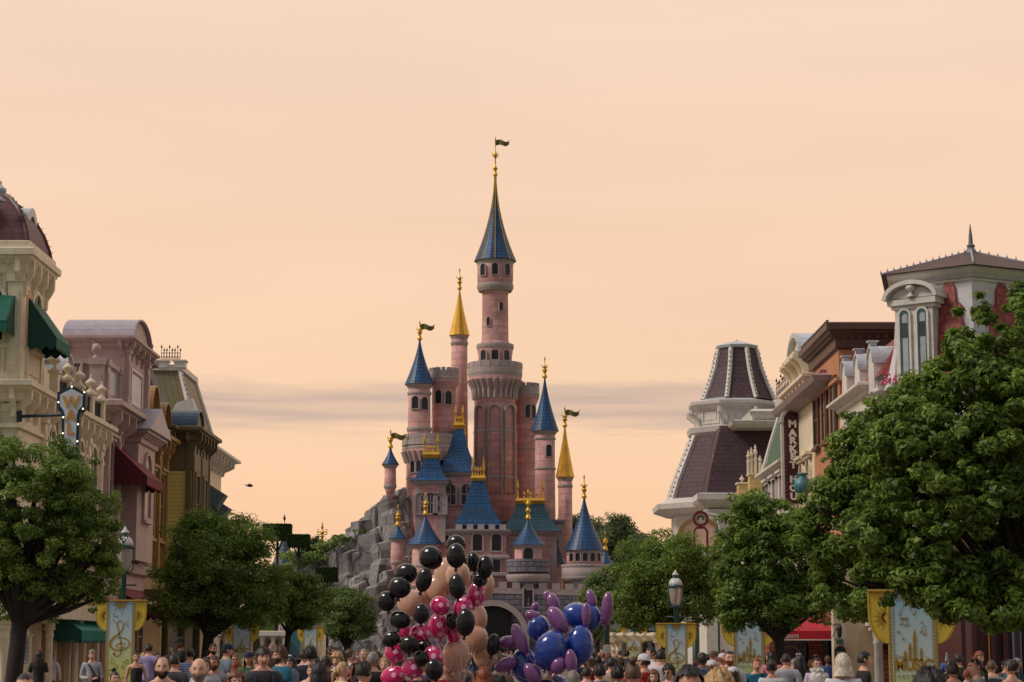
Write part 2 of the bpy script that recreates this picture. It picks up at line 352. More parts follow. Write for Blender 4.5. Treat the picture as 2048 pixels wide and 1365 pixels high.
def cornice(parent, poly, z0, h, out, mt, name='cornice', dent=True, skip=(), brk=0, cap=None):
    m = MB()
    m.loft(poly, [(0.0, z0), (out * .25, z0 + .08 * h), (out * .3, z0 + .4 * h), (out * .72, z0 + .6 * h), (out * .76, z0 + .68 * h), (out, z0 + .72 * h), (out, z0 + .95 * h), (out * .9, z0 + h), (-.25, z0 + h + .02)], True, True)
    n = len(poly)
    for i in range(n):
        if i in skip: continue
        p0, p1 = poly[(i + 1) % n], poly[i]
        m.M = wallM(p0, p1); Lw = (Vector(p1) - Vector(p0)).length
        if dent:
            k = max(2, int(Lw / .28))
            for j in range(k):
                c = (j + .5) * Lw / k; m.box(c - .06, c + .06, out * .2, out * .55, z0 + .42 * h, z0 + .56 * h)
        if brk:
            k = max(1, int(round(Lw / brk)))
            for j in range(k + 1):
                c = .15 + j * (Lw - .3) / k
                m.prism_x = None
                pts = [(0, -.75 * h), (out * .18, -.7 * h), (out * .22, -.35 * h), (out * .55, -.12 * h), (out * .78, .1 * h), (out * .78, .58 * h), (0, .58 * h)]
                a = [(c - .07, y, z0 + z) for y, z in pts]; b = [(c + .07, y, z0 + z) for y, z in pts]
                ia = [m.P(q) for q in a]; ib = [m.P(q) for q in b]
                m.F(ia); m.F(ib[::-1])
                for q in range(len(pts)): q2 = (q + 1) % len(pts); m.F([ia[q], ia[q2], ib[q2], ib[q]])
    m.M = Matrix.Identity(4)
    return m.build(name, mt, parent)
def walls(parent, poly, z0, z1, mt, name='wall'):
    m = MB(); m.loft(poly, [(0, z0), (0, z1)], True, True); return m.build(name, mt, parent)
def pilaster(parent, M, x, z0, z1, w, d, mt, name='pilaster'):
    m = MB(); m.M = M
    m.box(x - w / 2, x + w / 2, -.02, d, z0, z1); m.box(x - w / 2 - .05, x + w / 2 + .05, -.02, d + .05, z1 - .22, z1 + .01); m.box(x - w / 2 - .04, x + w / 2 + .04, -.02, d + .04, z0, z0 + .3)
    m.box(x - w / 2 + .07, x + w / 2 - .07, 0, d + .02, z0 + .5, z1 - .5)
    return m.build(name, mt, parent)
def panel(parent, M, x, z, w, h, mt, inner=None, name='panel'):
    m = MB(); m.M = M
    ringz(m, [(x - w / 2, z), (x + w / 2, z), (x + w / 2, z + h), (x - w / 2, z + h)], [(x - w / 2 + .09, z + .09), (x + w / 2 - .09, z + .09), (x + w / 2 - .09, z + h - .09), (x - w / 2 + .09, z + h - .09)], -.01, .06)
    m.box(x - w / 2 + .2, x + w / 2 - .2, -.01, .035, z + .2, z + h - .2)
    return m.build(name, inner or mt, parent)
def awning(parent, M, x0, x1, zt, zb, out, mt, val=.28, name='awning', cur=0.0):
    m = MB(); m.M = M; n = 8
    prof = [(.03 + out * (k / n) ** (1 + cur), zt + (zb - zt) * (k / n)) for k in range(n + 1)]
    top = [[(x0 + (x1 - x0) * j / 12, y, z) for j in range(13)] for y, z in prof]
    m.rings(top, close=False)
    lo = [[(x0 + (x1 - x0) * j / 12, y - .03, z - .03) for j in range(13)] for y, z in prof]
    m.rings(lo, close=False)
    for xs in (x0, x1):   # closed sides
        ids = [m.P((xs, y, z)) for y, z in prof] + [m.P((xs, .03, zb))]; m.F(ids)
    # scalloped valance on three sides
    ns = max(4, int((x1 - x0) / .24))
    pts = [(x0, zb + .01), (x1, zb + .01)]
    for j in range(ns * 6, -1, -1):
        t = j / (ns * 6); pts.append((x0 + (x1 - x0) * t, zb - val + .11 * abs(sin(pi * t * ns)) * -1 + .05))
    m.prism(pts, out, out + .02)
    for xs in (x0, x1):
        k = max(2, int(out / .24)); p = [(.03, zb + .01), (out, zb + .01)] + [(.03 + (out - .03) * t / (k * 5), zb - val + .05 - .11 * abs(sin(pi * t / 5))) for t in range(k * 5, -1, -1)]
        a = [m.P((xs - .01, y, z)) for y, z in p]; b = [m.P((xs + .01, y, z)) for y, z in p]; m.F(a); m.F(b[::-1])
        for q in range(len(p)): q2 = (q + 1) % len(p); m.F([a[q], a[q2], b[q2], b[q]])
    return m.build(name, mt, parent)
def urn(parent, p, h, mt, name='urn', ball=False):
    m = MB(); m.smooth = True
    if ball: pr = [(.3, 0), (.3, .12), (.14, .2), (.14, .3)] + [(.42 * sin(a), .68 - .38 * cos(a)) for a in [.4 + .27 * k for k in range(10)]]
    else: pr = [(.3, 0), (.3, .08), (.16, .14), (.1, .26), (.14, .32), (.34, .42), (.4, .55), (.33, .62), (.2, .68), (.1, .78), (.06, .84), (.09, .88), (.02, 1.0)]
    m.lathe(p, [(r * h * .75, z * h) for r, z in pr], 12); return m.build(name, mt, parent)
def barrel(parent, M, xc, z0, r, y0, y1, mt, name='barrel_roof', th=.06, rh=None):
    """half-cylinder roof whose axis runs outwards from the wall"""
    rh = rh or r; m = MB(); m.M = M; n = 14
    arc = [(xc + r * cos(pi * k / n), z0 + rh * sin(pi * k / n)) for k in range(n + 1)]
    arci = [(xc + (r - th) * cos(pi * k / n), z0 + (rh - th) * sin(pi * k / n)) for k in range(n, -1, -1)]
    m.smooth = False
    m.prism([(xc + r, z0 - .08), *arc, (xc - r, z0 - .08), *arci], y0, y1)
    return m.build(name, mt, parent)
def cresting(parent, p0, p1, z, h, mt, n=8, name='roof_cresting', r=.014):
    """iron cresting between two plan points"""
    m = MB(); L = (Vector(p1) - Vector(p0)).length; m.M = wallM(p0, p1)
    for zz_ in (z + .04, z + h * .3, z + h * .62): m.tube([(0, 0, zz_), (L, 0, zz_)], r, 4)
    for k in range(n + 1):
        x = L * k / n; hh = h * (1.15 if k % 3 == 0 else .85); m.tube([(x, 0, z), (x, 0, z + hh * .86), (x, 0, z + hh)], [r, r, .003], 4)
        m.lathe((x, 0, z + hh * .8), [(.003, 0), (.05, .07), (.003, .2)], 5)
        if k < n:
            x2 = L * (k + 1) / n; xm = (x + x2) / 2; q = (x2 - x) / 2 * .9
            m.tube([(xm + q * cos(a), 0, z + h * .46 + h * .16 * sin(a)) for a in [2 * pi * j / 8 for j in range(9)]], r * .7, 4)
            m.tube([(x, 0, z + .04), (x2, 0, z + h * .3)], r * .7, 4); m.tube([(x2, 0, z + .04), (x, 0, z + h * .3)], r * .7, 4)
    return m.build(name, mt, parent)
def column(parent, p, z0, z1, r, mt, name='column', leaf=True):
    m = MB(); H = z1 - z0; m.smooth = True
    m.lathe((p[0], p[1], z0), [(r * 1.5, 0), (r * 1.5, .12), (r * 1.25, .2), (r * 1.05, .3), (r, .5), (r * .92, H - .5), (r * 1.12, H - .46), (r * 1.12, H - .4), (r * .95, H - .38), (r * 1.25, H - .18), (r * 1.5, H - .1)], 16)
    m.smooth = False; s = r * 1.75; m.box(p[0] - s, p[0] + s, p[1] - s, p[1] + s, z1 - .1, z1)
    if leaf:
        for k in range(8):
            a = pi * k / 4; m.sphere((p[0] + r * 1.25 * cos(a), p[1] + r * 1.25 * sin(a), z1 - .24), r * .33, 6, 4)
    return m.build(name, mt, parent)
def rafters_bolts(parent, pts, mt, name='rib_bolts', r=.035):
    m = MB()
    for p in pts: m.sphere(p, r, 5, 3)
    return m.build(name, mt, parent)
TEXTS = {}
def text(parent, s, M, size, mt, name='lettering', depth=.01, xs=1.0, bold=0.0, align='CENTER', space=1.0, serif=False):
    cu = bpy.data.curves.new(name, 'FONT'); cu.body = s; cu.size = size; cu.align_x = align; cu.extrude = depth; cu.offset = bold; cu.space_character = space; cu.resolution_u = 3
    ob = bpy.data.objects.new(name, cu); COL.objects.link(ob)
    dg = bpy.context.evaluated_depsgraph_get(); me = bpy.data.meshes.new_from_object(ob.evaluated_get(dg)); bpy.data.objects.remove(ob)
    # font plane x right, y up -> local frame x', z up; faces outwards along +y' of M, read from outside (x runs towards -x')
    T = Matrix(((-xs, 0, 0, 0), (0, 0, 1, 0), (0, 1, 0, 0), (0, 0, 0, 1)))
    A = ABS.get(parent.name, Matrix.Identity(4)) if parent is not None else Matrix.Identity(4)
    me.transform(A.inverted() @ M @ T)
    me.materials.clear(); me.materials.append(mt)
    o = bpy.data.objects.new(name, me); COL.objects.link(o)
    if parent is not None: o.parent = parent; ABS[o.name] = A
    return o
def dots(m, pts, r):
    for p in pts: m.sphere(p, r, 6, 4)
# ------------------------------------------------------------------ ground
ASPH = mat('street_paving', (112, 100, 96), .85, kind='tile', a=(.9, .45), bump=.2)
PAVE = mat('pavement_slabs', (150, 140, 130), .85, kind='tile', a=(.8, .8), bump=.2)
KERB = mat('kerb_stone', (160, 152, 146), .8)
GRASS = mat('rough_grass', (84, 104, 48), .9, scale=1.5, var=.35, stain=False)
def sheet(name, x0, x1, y0, y1, z, mt):
    m = MB(); m.quad((x0, y0, z), (x1, y0, z), (x1, y1, z), (x0, y1, z), [(x0, y0), (x1, y0), (x1, y1), (x0, y1)])
    o = m.build(name, mt); o['kind'] = 'structure'; return o
sheet('ground', -1500, 1500, -300, 2500, -.012, GRASS)
sheet('street', -9.3, 5.2, -60, 118, 0.0, ASPH)
sheet('plaza', -60, 60, 118, 196, 0.0, ASPH)
for x0, x1 in ((-16.2, -9.45), (5.35, 13.0)):
    m = MB(); m.box(x0, x1, -60, 118, -.2, .13); o = m.build('pavement', PAVE); o['kind'] = 'structure'
for x0, x1 in ((-9.45, -9.3), (5.2, 5.35)):
    m = MB(); m.box(x0, x1, -60, 118, -.2, .134); o = m.build('kerb', KERB); o['kind'] = 'structure'

# ------------------------------------------------------------------ LEFT SIDE OF THE STREET (street face at x = -14)
XL = -14.0
def zl(py, d): return zz(py, d)
# --- cream corner building with domed maroon roof
A = thing('corner_building', 'cream corner building with a curved maroon tiled dome and green awnings', 'building', (-17, 62, 0))
PA = rect(-21.5, -14.0, 57.6, 60.5)             # tall pavilion
PAW = rect(-21.5, -14.0, 60.5, 69.4)            # lower wing along the street
zA = lambda y: zz(y, 58.5)
za_roof, za_c1, za_c2 = zA(512), zA(556), zA(775)
walls(A, PA, 0, za_roof - .1, CREAM)
cornice(A, PA, za_roof - .75, .78, .34, CREAM, brk=1.1)
dome = MB(); H = zA(375) - za_roof
dome.loft(PA, [(.12, za_roof), (.02, za_roof + .25 * H), (-.12, za_roof + .45 * H), (-.32, za_roof + .63 * H), (-.62, za_roof + .8 * H), (-1.0, za_roof + .93 * H), (-1.35, za_roof + H), (-1.42, za_roof + 1.05 * H)])
rf = dome.build('roof', MAROON, A)
rib = MB()
for cx, cy in ((-14.0, 57.6), (-14.0, 60.5)):
    sx = 1; sy = -1 if cy < 59 else 1
    pts = [(cx + sx * o, cy + sy * o, z) for o, z in [(.12, za_roof), (.02, za_roof + .25 * H), (-.12, za_roof + .45 * H), (-.32, za_roof + .63 * H), (-.62, za_roof + .8 * H), (-1.0, za_roof + .93 * H), (-1.35, za_roof + H)]]
    rib.tube(pts, .07, 6)
    for k in range(14):
        t = k / 14 * (len(pts) - 1); i = int(t); p = Vector(pts[i]).lerp(Vector(pts[i + 1]), t - i); rib.tube([p, p + Vector((sx * .1, sy * .1, .08))], [.025, .003], 4)
rib.build('hip_rib', IRON, rf)
m = MB(); m.loft(PA, [(.2, za_roof - .02), (.2, za_roof + .22), (.1, za_roof + .26)], False, False); m.build('gutter', CREAM, rf)
MF = wallM((-14.0, 57.6), (-21.5, 57.6)); MS = wallM((-14.0, 60.5), (-14.0, 57.6))
# bull's-eye dormer in the dome, front
m = MB(); m.M = MF @ Matrix.Translation((1.95, 0, za_roof + .95)); n = 24
ringz(m, [(.85 * cos(2 * pi * k / n), .85 * sin(2 * pi * k / n)) for k in range(n)], [(.42 * cos(2 * pi * k / n), .42 * sin(2 * pi * k / n)) for k in range(n)], -.9, .12)
ringz(m, [(1.02 * cos(2 * pi * k / n), 1.02 * sin(2 * pi * k / n)) for k in range(n)], [(.7 * cos(2 * pi * k / n), .7 * sin(2 * pi * k / n)) for k in range(n)], -.9, .05)
m.box(-1.1, 1.1, -.4, .14, -1.05, -.85); m.box(-.95, .95, -.4, .1, -1.2, -1.05)
dm_ = m.build('dormer', CREAM, rf)
m = MB(); m.M = MS @ Matrix.Translation((.9, -.3, za_roof + .85)); ringz(m, [(.7 * cos(2 * pi * k / n), .8 * sin(2 * pi * k / n)) for k in range(n)], [(.42 * cos(2 * pi * k / n), .55 * sin(2 * pi * k / n)) for k in range(n)], -.9, .02); m.build('dormer', LEADW, rf)
urn(rf, (-14.75, 57.5, zA(418)), .62, LEADW, 'finial')
# pavilion upper storey: panels, pilasters, arched windows under the green awnings
panel(A, MF, 1.1, zA(620) + 0, 1.2, 1.0, CREAM)
pilaster(A, MF, .22, za_c2, zA(560), .4, .1, CREAM)
pilaster(A, MF, 2.4, za_c2, zA(560), .4, .1, CREAM)
m = MB(); m.M = MF; m.box(.5, 2.2, -.02, .03, za_c2 + 1.1, zA(585)); m.build('peach_panel', PEACH, A)
m = MB(); m.M = MS; m.box(.4, 2.5, -.02, .03, za_c2 + 1.1, zA(585)); m.build('peach_panel', PEACH, A)
window(A, MF, .95, zA(690), .8, 1.55, 'arch', CREAM)
window(A, MS, 1.45, zA(690), 1.0, 1.55, 'arch', CREAM)
awning(A, MF, .2, 1.7, zA(598), zA(662), .95, GREENC)
awning(A, MS, .5, 2.35, zA(600), zA(680), .85, GREENC)
panel(A, MF, 1.3, zA(762), 1.7, .95, CREAM); panel(A, MS, 1.45, zA(762), 1.8, .95, CREAM)
# balcony cornice over the wing and lower walls
walls(A, PAW, 0, za_c2, CREAM)
PAall = rect(-21.5, -14.0, 57.45, 69.4)
cornice(A, offset(PAall, .04), za_c2 - .55, .6, .42, CREAM, 'balcony_cornice', brk=1.0)
MW = wallM((-14.0, 69.4), (-14.0, 60.5))
rlb = MB(); rlb.M = MW; rlb.box(1.4, 8.8, .1, .4, za_c2 - .05, za_c2 + .06); rlb = rlb.build('balustrade', CREAM, A)
for k in range(5):
    x = 8.6 - k * 1.75; rl = MB(); rl.M = MW
    rl.box(x - .13, x + .13, .12, .38, za_c2, za_c2 + .72); rl.box(x - .18, x + .18, .07, .43, za_c2 + .72, za_c2 + .8); rl.build('post', CREAM, rlb)
rr = MB(); rr.M = MW
for k in range(52):
    x = 1.6 + k * .135; rr.tube([(x, .25, za_c2 + .05), (x, .25, za_c2 + .6)], .018, 4)
rr.box(1.6, 8.6, .22, .28, za_c2 + .58, za_c2 + .64); rr.box(1.6, 8.6, .22, .28, za_c2 + .05, za_c2 + .1)
rr.build('railing', BLACKI, rlb)
for k in range(5):
    p = MW @ Vector((8.6 - k * 1.75, .25, za_c2 + .8)); urn(rlb, p, .6, CREAM)
# set-back attic with small barrel dormers
PAT = rect(-21.0, -15.0, 60.5, 69.0); walls(A, PAT, za_c2, za_c2 + 1.5, CREAM, 'attic_wall')
MT = wallM((-15.0, 69.0), (-15.0, 60.5))
for k in range(3):
    x = 7.4 - k * 2.5; barrel(A, MT, x, za_c2 + 1.6, .55, -1.5, .45, LEADW, 'dormer'); panel(A, MT, x, za_c2 + .1, 1.0, 1.4, CREAM)
m = MB(); m.M = MT; m.box(0, 8.4, -3, -1, za_c2 + 1.5, za_c2 + 2.3); m.build('roof', SLATEM, A)
# street walls between the cornice and the trees: string course, windows, bracket frieze
m = MB(); m.loft(PAall, [(0.06, za_c2 - 1.3), (.1, za_c2 - 1.28), (.1, za_c2 - 1.18), (.06, za_c2 - 1.16)], False, False)
m.loft(PAall, [(0.03, 4.6), (.3, 4.65), (.34, 4.95), (.03, 5.0)], False, False); m.build('string_course', CREAM, A)
for k in range(4): window(A, MW, 7.9 - k * 2.1, 5.6, 1.05, 2.9, 'arch', CREAM, hood=False)
for k in range(5): pilaster(A, MW, 8.8 - k * 2.1, 5.0, za_c2 - .6, .32, .12, CREAM)
window(A, MF, 1.35, 5.6, 1.1, 2.9, 'arch', CREAM); window(A, MF, 4.2, 5.6, 1.1, 2.9, 'arch', CREAM)
pilaster(A, MF, .22, 5.0, za_c2 - .6, .4, .1, CREAM)
m = MB(); m.M = MF; m.box(.5, 6.5, -.02, .025, 5.3, za_c2 - 1.4); m.build('peach_panel', PEACH, A)
# ground floor: shopfront panels, porch columns
m = MB(); m.M = MW
for k in range(4): m.box(.6 + k * 2.2, 2.3 + k * 2.2, -.02, .04, .6, 3.4)
m.build('shop_panel', mat('ochre_shop_panel', (150, 112, 66), .6), A)
for k in range(5): pilaster(A, MW, .4 + k * 2.15, .13, 4.5, .34, .16, CREAM)
for px, d in ((41, 57.0), (98, 60.2), (8, 54.6), (150, 63.4)):
    column(A, (xx(px, d, 1300), d), .13, zz(1241, d), .115, CREAM)
m = MB(); m.box(-14.6, -13.0, 54, 69, zz(1240, 58) + .05, zz(1240, 58) + .5); m.build('porch_beam', CREAM, A)
# menu board
mb_ = thing('menu_board', 'white framed menu board on the cream wall beside the porch column', 'menu board', (xx(38, 57.4, 1300), 57.3, 0))
m = MB(); x0 = xx(34, 57.3, 1300); x1 = xx(62, 57.3, 1300)
m.box(x0, x1, 57.25, 57.33, zz(1332, 57.3), zz(1272, 57.3)); m.box(x0 - .05, x1 + .05, 57.22, 57.36, zz(1272, 57.3), zz(1270, 57.3)); m.lathe(((x0 + x1) / 2, 57.28, zz(1268, 57.3)), [(.12, -.1), (.16, 0), (.05, .16)], 10); m.build('frame', CREAM, mb_)
m = MB(); m.box(x0 + .05, x1 - .05, 57.235, 57.252, zz(1327, 57.3), zz(1278, 57.3)); m.build('menu_sheet', mat('menu_paper', (176, 182, 200), .5), mb_)
m = MB()
for k in range(14): z = zz(1282 + 3 * k, 57.3); w = .08 + .05 * ((k * 7) % 3); c = (x0 + x1) / 2; m.box(c - w, c + w, 57.23, 57.234, z, z + .014)
m.build('menu_lines', mat('menu_print', (110, 112, 130), .5), mb_)
aw = thing('shop_awning', 'teal green canvas awning over the shop window behind the porch columns', 'awning', (-14, 63, 0))
awning(aw, wallM((-14.0, 66.3), (-14.0, 61.0)), .4, 4.6, zz(1212, 62), zz(1262, 62), 1.1, mat('teal_canvas', (30, 128, 110), .7, kind='seam', a=(.5, 0)), val=.3, name='canopy')

# --- hanging restaurant sign (letters read downwards)
def scallop_outline(w, h):
    return None
sg = thing('hanging_sign', 'tall white hanging sign edged in dark blue with bulbs and gold letters WAL', 'sign', (xx(143, 57), 57, 8))
SGM = Matrix.Translation((xx(143, 57, 850), 57, 0)) @ Matrix.Rotation(pi, 4, 'Z')      # local x to the left of the viewer, y towards the camera
def Z(py): return zz(py, 57)
k = mpp(57) * .99
def so_(s):  # outline, scaled about its axis
    p = [(-29, 786), (-20, 782), (-8, 776), (0, 772), (8, 776), (20, 782), (29, 786), (29, 812), (27, 822), (20, 827), (18, 835), (18, 925), (-18, 925), (-18, 835), (-20, 827), (-27, 822), (-29, 812)]
    return [(a * k * s, Z(b)) for a, b in p][::-1]
def so2(sx, inset):
    p = [(-23, 791), (-8, 783), (0, 779), (8, 783), (23, 791), (23, 812), (15, 822), (12, 832), (12, 918), (-12, 918), (-12, 832), (-15, 822), (-23, 812)]
    return [(a * k, Z(b)) for a, b in p][::-1]
m = MB(); m.M = SGM; m.prism(so_(1), -.12, .12); m.build('sign_board', mat('dark_blue_sign', (26, 52, 72), .5), sg)
m = MB(); m.M = SGM; m.prism(so2(1, 0), .121, .135); m.build('face', mat('pale_sign_face', (208, 212, 220), .5), sg)
for ch, y0, sz in (('W', 816, 27), ('A', 842, 25), ('L', 869, 25), ("T", 896, 25), ("'S", 921, 24)):
    if ch in ('T', "'S"): continue
    text(sg, ch, SGM @ Matrix.Translation((0, .14, Z(y0 + 1))), sz * k * 1.28, GOLDM, 'letter', .02, .95, .012)
bm_ = MB(); bm_.M = SGM
for a, b in ((-26, 786), (26, 806), (-24, 819), (15, 836), (-15, 850), (15, 868), (-15, 884), (0, 775), (15, 900)): bm_.sphere((a * k, .13, Z(b)), .024, 8, 5)
BULB = mat('lit_bulb', (255, 236, 200), .4, bump=0, stain=False); BULB.node_tree.nodes['Principled BSDF'].inputs['Emission Color'].default_value = (1, .85, .6, 1); BULB.node_tree.nodes['Principled BSDF'].inputs['Emission Strength'].default_value = 2.5
bm_.build('bulbs', BULB, sg)
m = MB(); m.tube([(-13.95, 57.55, Z(829)), (xx(126, 57), 57, Z(829))], .05, 8); m.tube([(-13.96, 57.5, Z(818)), (-13.96, 57.5, Z(840))], .08, 8); m.build('bracket_arm', mat('dark_blue_sign', (0, 0, 0)), sg)

# --- dusty pink building with the big barrel dormer
B = thing('townhouse', 'dusty pink townhouse with a large barrel vaulted dormer and heavy cornices', 'building', (-17, 74, 0))
PB = rect(-21, XL, 69.7, 78.0); zB = lambda y: zz(y, 71)
zb1 = zB(812); zb2 = zB(728)
walls(B, PB, 0, zb1, PINK)
cornice(B, PB, zb1 - .75, .75, .75, PINKD, brk=1.3, skip=(2,))
PB2 = rect(-21, XL - .1, 69.9, 77.6); walls(B, PB2, zb1, zb2 - .15, PINK, 'attic_wall')
MBs = wallM((XL, 78.0), (XL, 69.7)); MBf = wallM((XL, 69.7), (-21, 69.7)); MBs2 = MBs @ Matrix.Translation((0, -.1, 0))
m = MB(); m.loft(PB2, [(0, zb2 - .2), (.12, zb2 - .15), (.12, zb2), (-.2, zb2)], False, True); m.build('parapet', PINKD, B)
for xq in (.45, 2.9, 5.6, 7.9):
    pilaster(B, MBs2, xq, zb1, zb2, .45, .14, PINKD)
pilaster(B, MBf, .3, zb1, zb2, .5, .12, PINKD)
p = MBf @ Vector((.35, 0.02, zb2)); urn(B, (p.x, p.y, p.z), .5, PINKD, ball=True)
panel(B, MBf, 1.35, zb1 + .2, 1.1, 1.2, PINKD)
for xq in (1.7, 4.2, 6.8): panel(B, MBs2, xq, zb1 + .2, 1.5, 1.2, PINKD, LEADW)
# pavilion carrying the barrel
PB3 = rect(-17.0, XL + .12, 72.4, 76.9); zb3 = zz(690, 74)
walls(B, PB3, zb1, zb3, PINK, 'pavilion_wall')
cornice(B, PB3, zb3 - .35, .42, .42, PINKD, 'pavilion_cornice', brk=1.1, skip=(2,))
M3 = wallM((XL + .12, 76.9), (XL + .12, 72.4))
panel(B, M3, 2.25, zb1 + .2, 2.2, 1.5, PINKD, LEADW)
pilaster(B, M3, .3, zb1, zb3 - .3, .4, .14, PINKD); pilaster(B, M3, 4.2, zb1, zb3 - .3, .4, .14, PINKD)
# barrel: half drum with its axis across the street front
barrel(B, M3, 2.25, zb3 - .02, 2.0, -2.35, .25, mat('greyish_lilac_metal', (168, 158, 168), .45), 'barrel_roof', rh=zz(640, 74.5) - zb3)
m = MB(); m.M = M3; m.prism([(2.25 + 1.8 * cos(pi * q / 12), zb3 + (zz(640, 74.5) - zb3 - .1) * sin(pi * q / 12)) for q in range(13)], -2.2, .1); m.build('tympanum', PINKD, B)
# lower bay roof and oriel on the street face
PO = rect(XL - .5, XL + .55, 73.2, 76.6); walls(B, PO, 5.0, zb1 - .9, PINKD, 'bay_wall')
cornice(B, PO, zb1 - 1.1, .5, .4, PINKD, 'bay_cornice', skip=(3,))
m = MB(); m.M = wallM((XL + .95, 76.9), (XL + .95, 72.9)); m.prism([(-.3, zb1 - .62), (4.3, zb1 - .62), (2.0, zb1 + .35)], -1.0, .12); m.build('gable_roof', mat('pale_lilac_metal', (170, 160, 172), .4), B)
MO = wallM((XL + .55, 76.6), (XL + .55, 73.2)); window(B, MO, 1.7, 6.6, 1.2, 2.3, 'arch', PINKD, mull=False)
for xq in (.9, 7.4): window(B, MBs, xq, 6.4, .9, 2.6, 'arch', PINKD, hood=True)
window(B, MBs, .9, 1.0, 1.0, 2.6, 'rect', PINKD, GLASSD)
for xq in (.3, 2.0, 6.1, 8.0): pilaster(B, MBs, xq, 5.0, zb1 - .7, .34, .16, PINKD)
for zq in (5.0,):
    m = MB(); m.loft(PB, [(0, zq - .5), (.25, zq - .42), (.3, zq - .1), (0, zq)], False, False); m.build('string_course', PINKD, B)
m = MB(); m.M = MBs
for q in range(3): m.box(.8 + q * 2.6, 2.7 + q * 2.6, .0, .04, .5, 3.6)
m.build('shop_panel', mat('pink_shop_panel', (134, 84, 76), .6), B)
awning(B, MBs, 3.6, 6.9, zz(897, 73), zz(962, 73), 1.25, REDC, name='awning')
awb = thing('shop_awning', 'domed burgundy shop awning behind the lamp post on the pink front', 'awning', (-13.5, 75, 0))
awning(awb, wallM((XL, 78.5), (XL, 72.5)), .4, 5.2, zz(1175, 73), zz(1218, 73), 1.6, REDC, name='canopy', cur=.9)
m = MB(); m.M = wallM((XL, 78.5), (XL, 72.5)); m.box(.4, 5.2, .02, 1.0, zz(1228, 73), zz(1200, 73)); m.build('fascia', PINKD, awb)

# --- narrow ochre house with twin barrel dormers
O = thing('narrow_house', 'narrow ochre house with gold barrel dormers squeezed beside the pink townhouse', 'building', (-17, 80, 0))
PO_ = rect(-21, XL, 78.0, 82.0); zo = lambda y: zz(y, 80)
walls(O, PO_, 0, zo(868), OCHRE); cornice(O, PO_, zo(868) - .6, .6, .55, OCHRE, brk=1.0, skip=(2,))
walls(O, rect(-20, XL - .3, 78.2, 81.8), zo(868), zo(790), OCHRE, 'attic_wall')
MOs = wallM((XL - .2, 82), (XL - .2, 78))
OCH2 = mat('ochre_sheet', (156, 120, 64), .4)
barrel(O, MOs, 3.0, zo(832), .85, -1.6, .35, OCH2, 'dormer', rh=zo(778) - zo(832)); barrel(O, MOs, 1.1, zo(852), .85, -1.6, .5, OCH2, 'dormer', rh=zo(800) - zo(852))
for xq in (1.1, 3.0): panel(O, MOs, xq, zo(868), 1.3, 1.0, OCHRE)
m = MB(); m.M = wallM((XL - 1, 82), (XL - 1, 78)); m.prism([(.0, zo(745)), (3.4, zo(745)), (3.4, zo(736)), (1.7, zo(722)), (0, zo(736))], -2, .2); m.build('gable', CREAM, O)
MOw = wallM((XL, 82), (XL, 78))
for xq in (1.0, 3.0): window(O, MOw, xq, 6.2, .9, 2.5, 'arch', OCHRE, hood=True)
for xq in (.2, 2.0, 3.8): pilaster(O, MOw, xq, 4.6, zo(868) - .6, .3, .2, OCHRE)

# --- yellow clapboard house with dark slate mansard
C = thing('clapboard_house', 'yellow clapboard house with olive trim and a tall dark slate mansard roof', 'building', (-16, 85, 0))
PC = rect(-22, XL, 82.0, 91.5); zc = lambda y: zz(y, 84)
zc1 = zc(862)
walls(C, PC, 0, zc1, YSIDE); cornice(C, PC, zc1 - .5, .5, .5, OLIVE, brk=1.2, skip=(2,))
m = MB(); PCr = rect(-22, XL, 82.0, 85.2)
m.loft(PCr, [(.1, zc1), (-.5, zc1 + 1.3), (-1.0, zc(735)), (-1.0, zc(728))]); rc = m.build('roof', SLATE, C)
m = MB(); m.loft(offset(PCr, -1.0), [(0, zc(737)), (.25, zc(733)), (.25, zc(724)), (-.3, zc(722))], False, True); m.build('roof_rim', BLACKI, rc)
cresting(rc, (-18.6, 82.9), (XL - 1.0, 82.9), zc(722), zc(694) - zc(722), IRON, 8)
cresting(rc, (XL - 1.0, 83.0), (XL - 1.0, 84.2), zc(722), zc(694) - zc(722), IRON, 3)
# projecting bay in yellow boards with olive brackets
PCb = rect(XL - .4, XL + .95, 83.0, 87.5); walls(C, PCb, 5.2, zc1 - .65, YSIDE, 'bay_wall')
cornice(C, PCb, zc1 - .55, .6, .5, OLIVE, 'bay_cornice', brk=.9, skip=(3,))
m = MB(); m.loft(PCb, [(.02, zc1 - 1.75), (.05, zc1 - 1.7), (.05, zc1 - .5)], False, False); m.build('frieze', OLIVE, C)
MCb = wallM((XL + .95, 87.5), (XL + .95, 83.0)); MCf = wallM((XL + .95, 83.0), (XL - .4, 83.0))
for M_, xs in ((MCb, (.12, 2.25, 4.38)), (MCf, (.12,))):
    for xq in xs: pilaster(C, M_, xq, 5.2, zc1 - .6, .22, .08, OLIVE)
for xq in (1.2, 3.3): window(C, MCb, xq, 6.6, .9, 2.3, 'rect', OLIVE)
m = MB(); m.loft(PCb, [(0, 5.2), (.15, 5.22), (.15, 5.5), (0, 5.52)], True, False); m.build('bay_sill', OLIVE, C)
barrel(C, wallM((XL + .95, 88), (XL + .95, 83)), 3.4, zc1 + .08, 1.0, -2.0, .1, SLATEM, 'dormer', rh=zc(822) - zc1)
m = MB(); m.M = wallM((XL + .95, 88), (XL + .95, 83)); m.box(2.3, 4.5, -1.8, .02, zc1 - .05, zc1 + .15); m.prism([(3.4 + .9 * cos(pi * q / 10), zc1 + .08 + .8 * (zc(822) - zc1) * sin(pi * q / 10)) for q in range(11)], -1.5, 0.0); m.build('dormer_front', OLIVE, C)
MCs = wallM((XL, 91.5), (XL, 82.0))
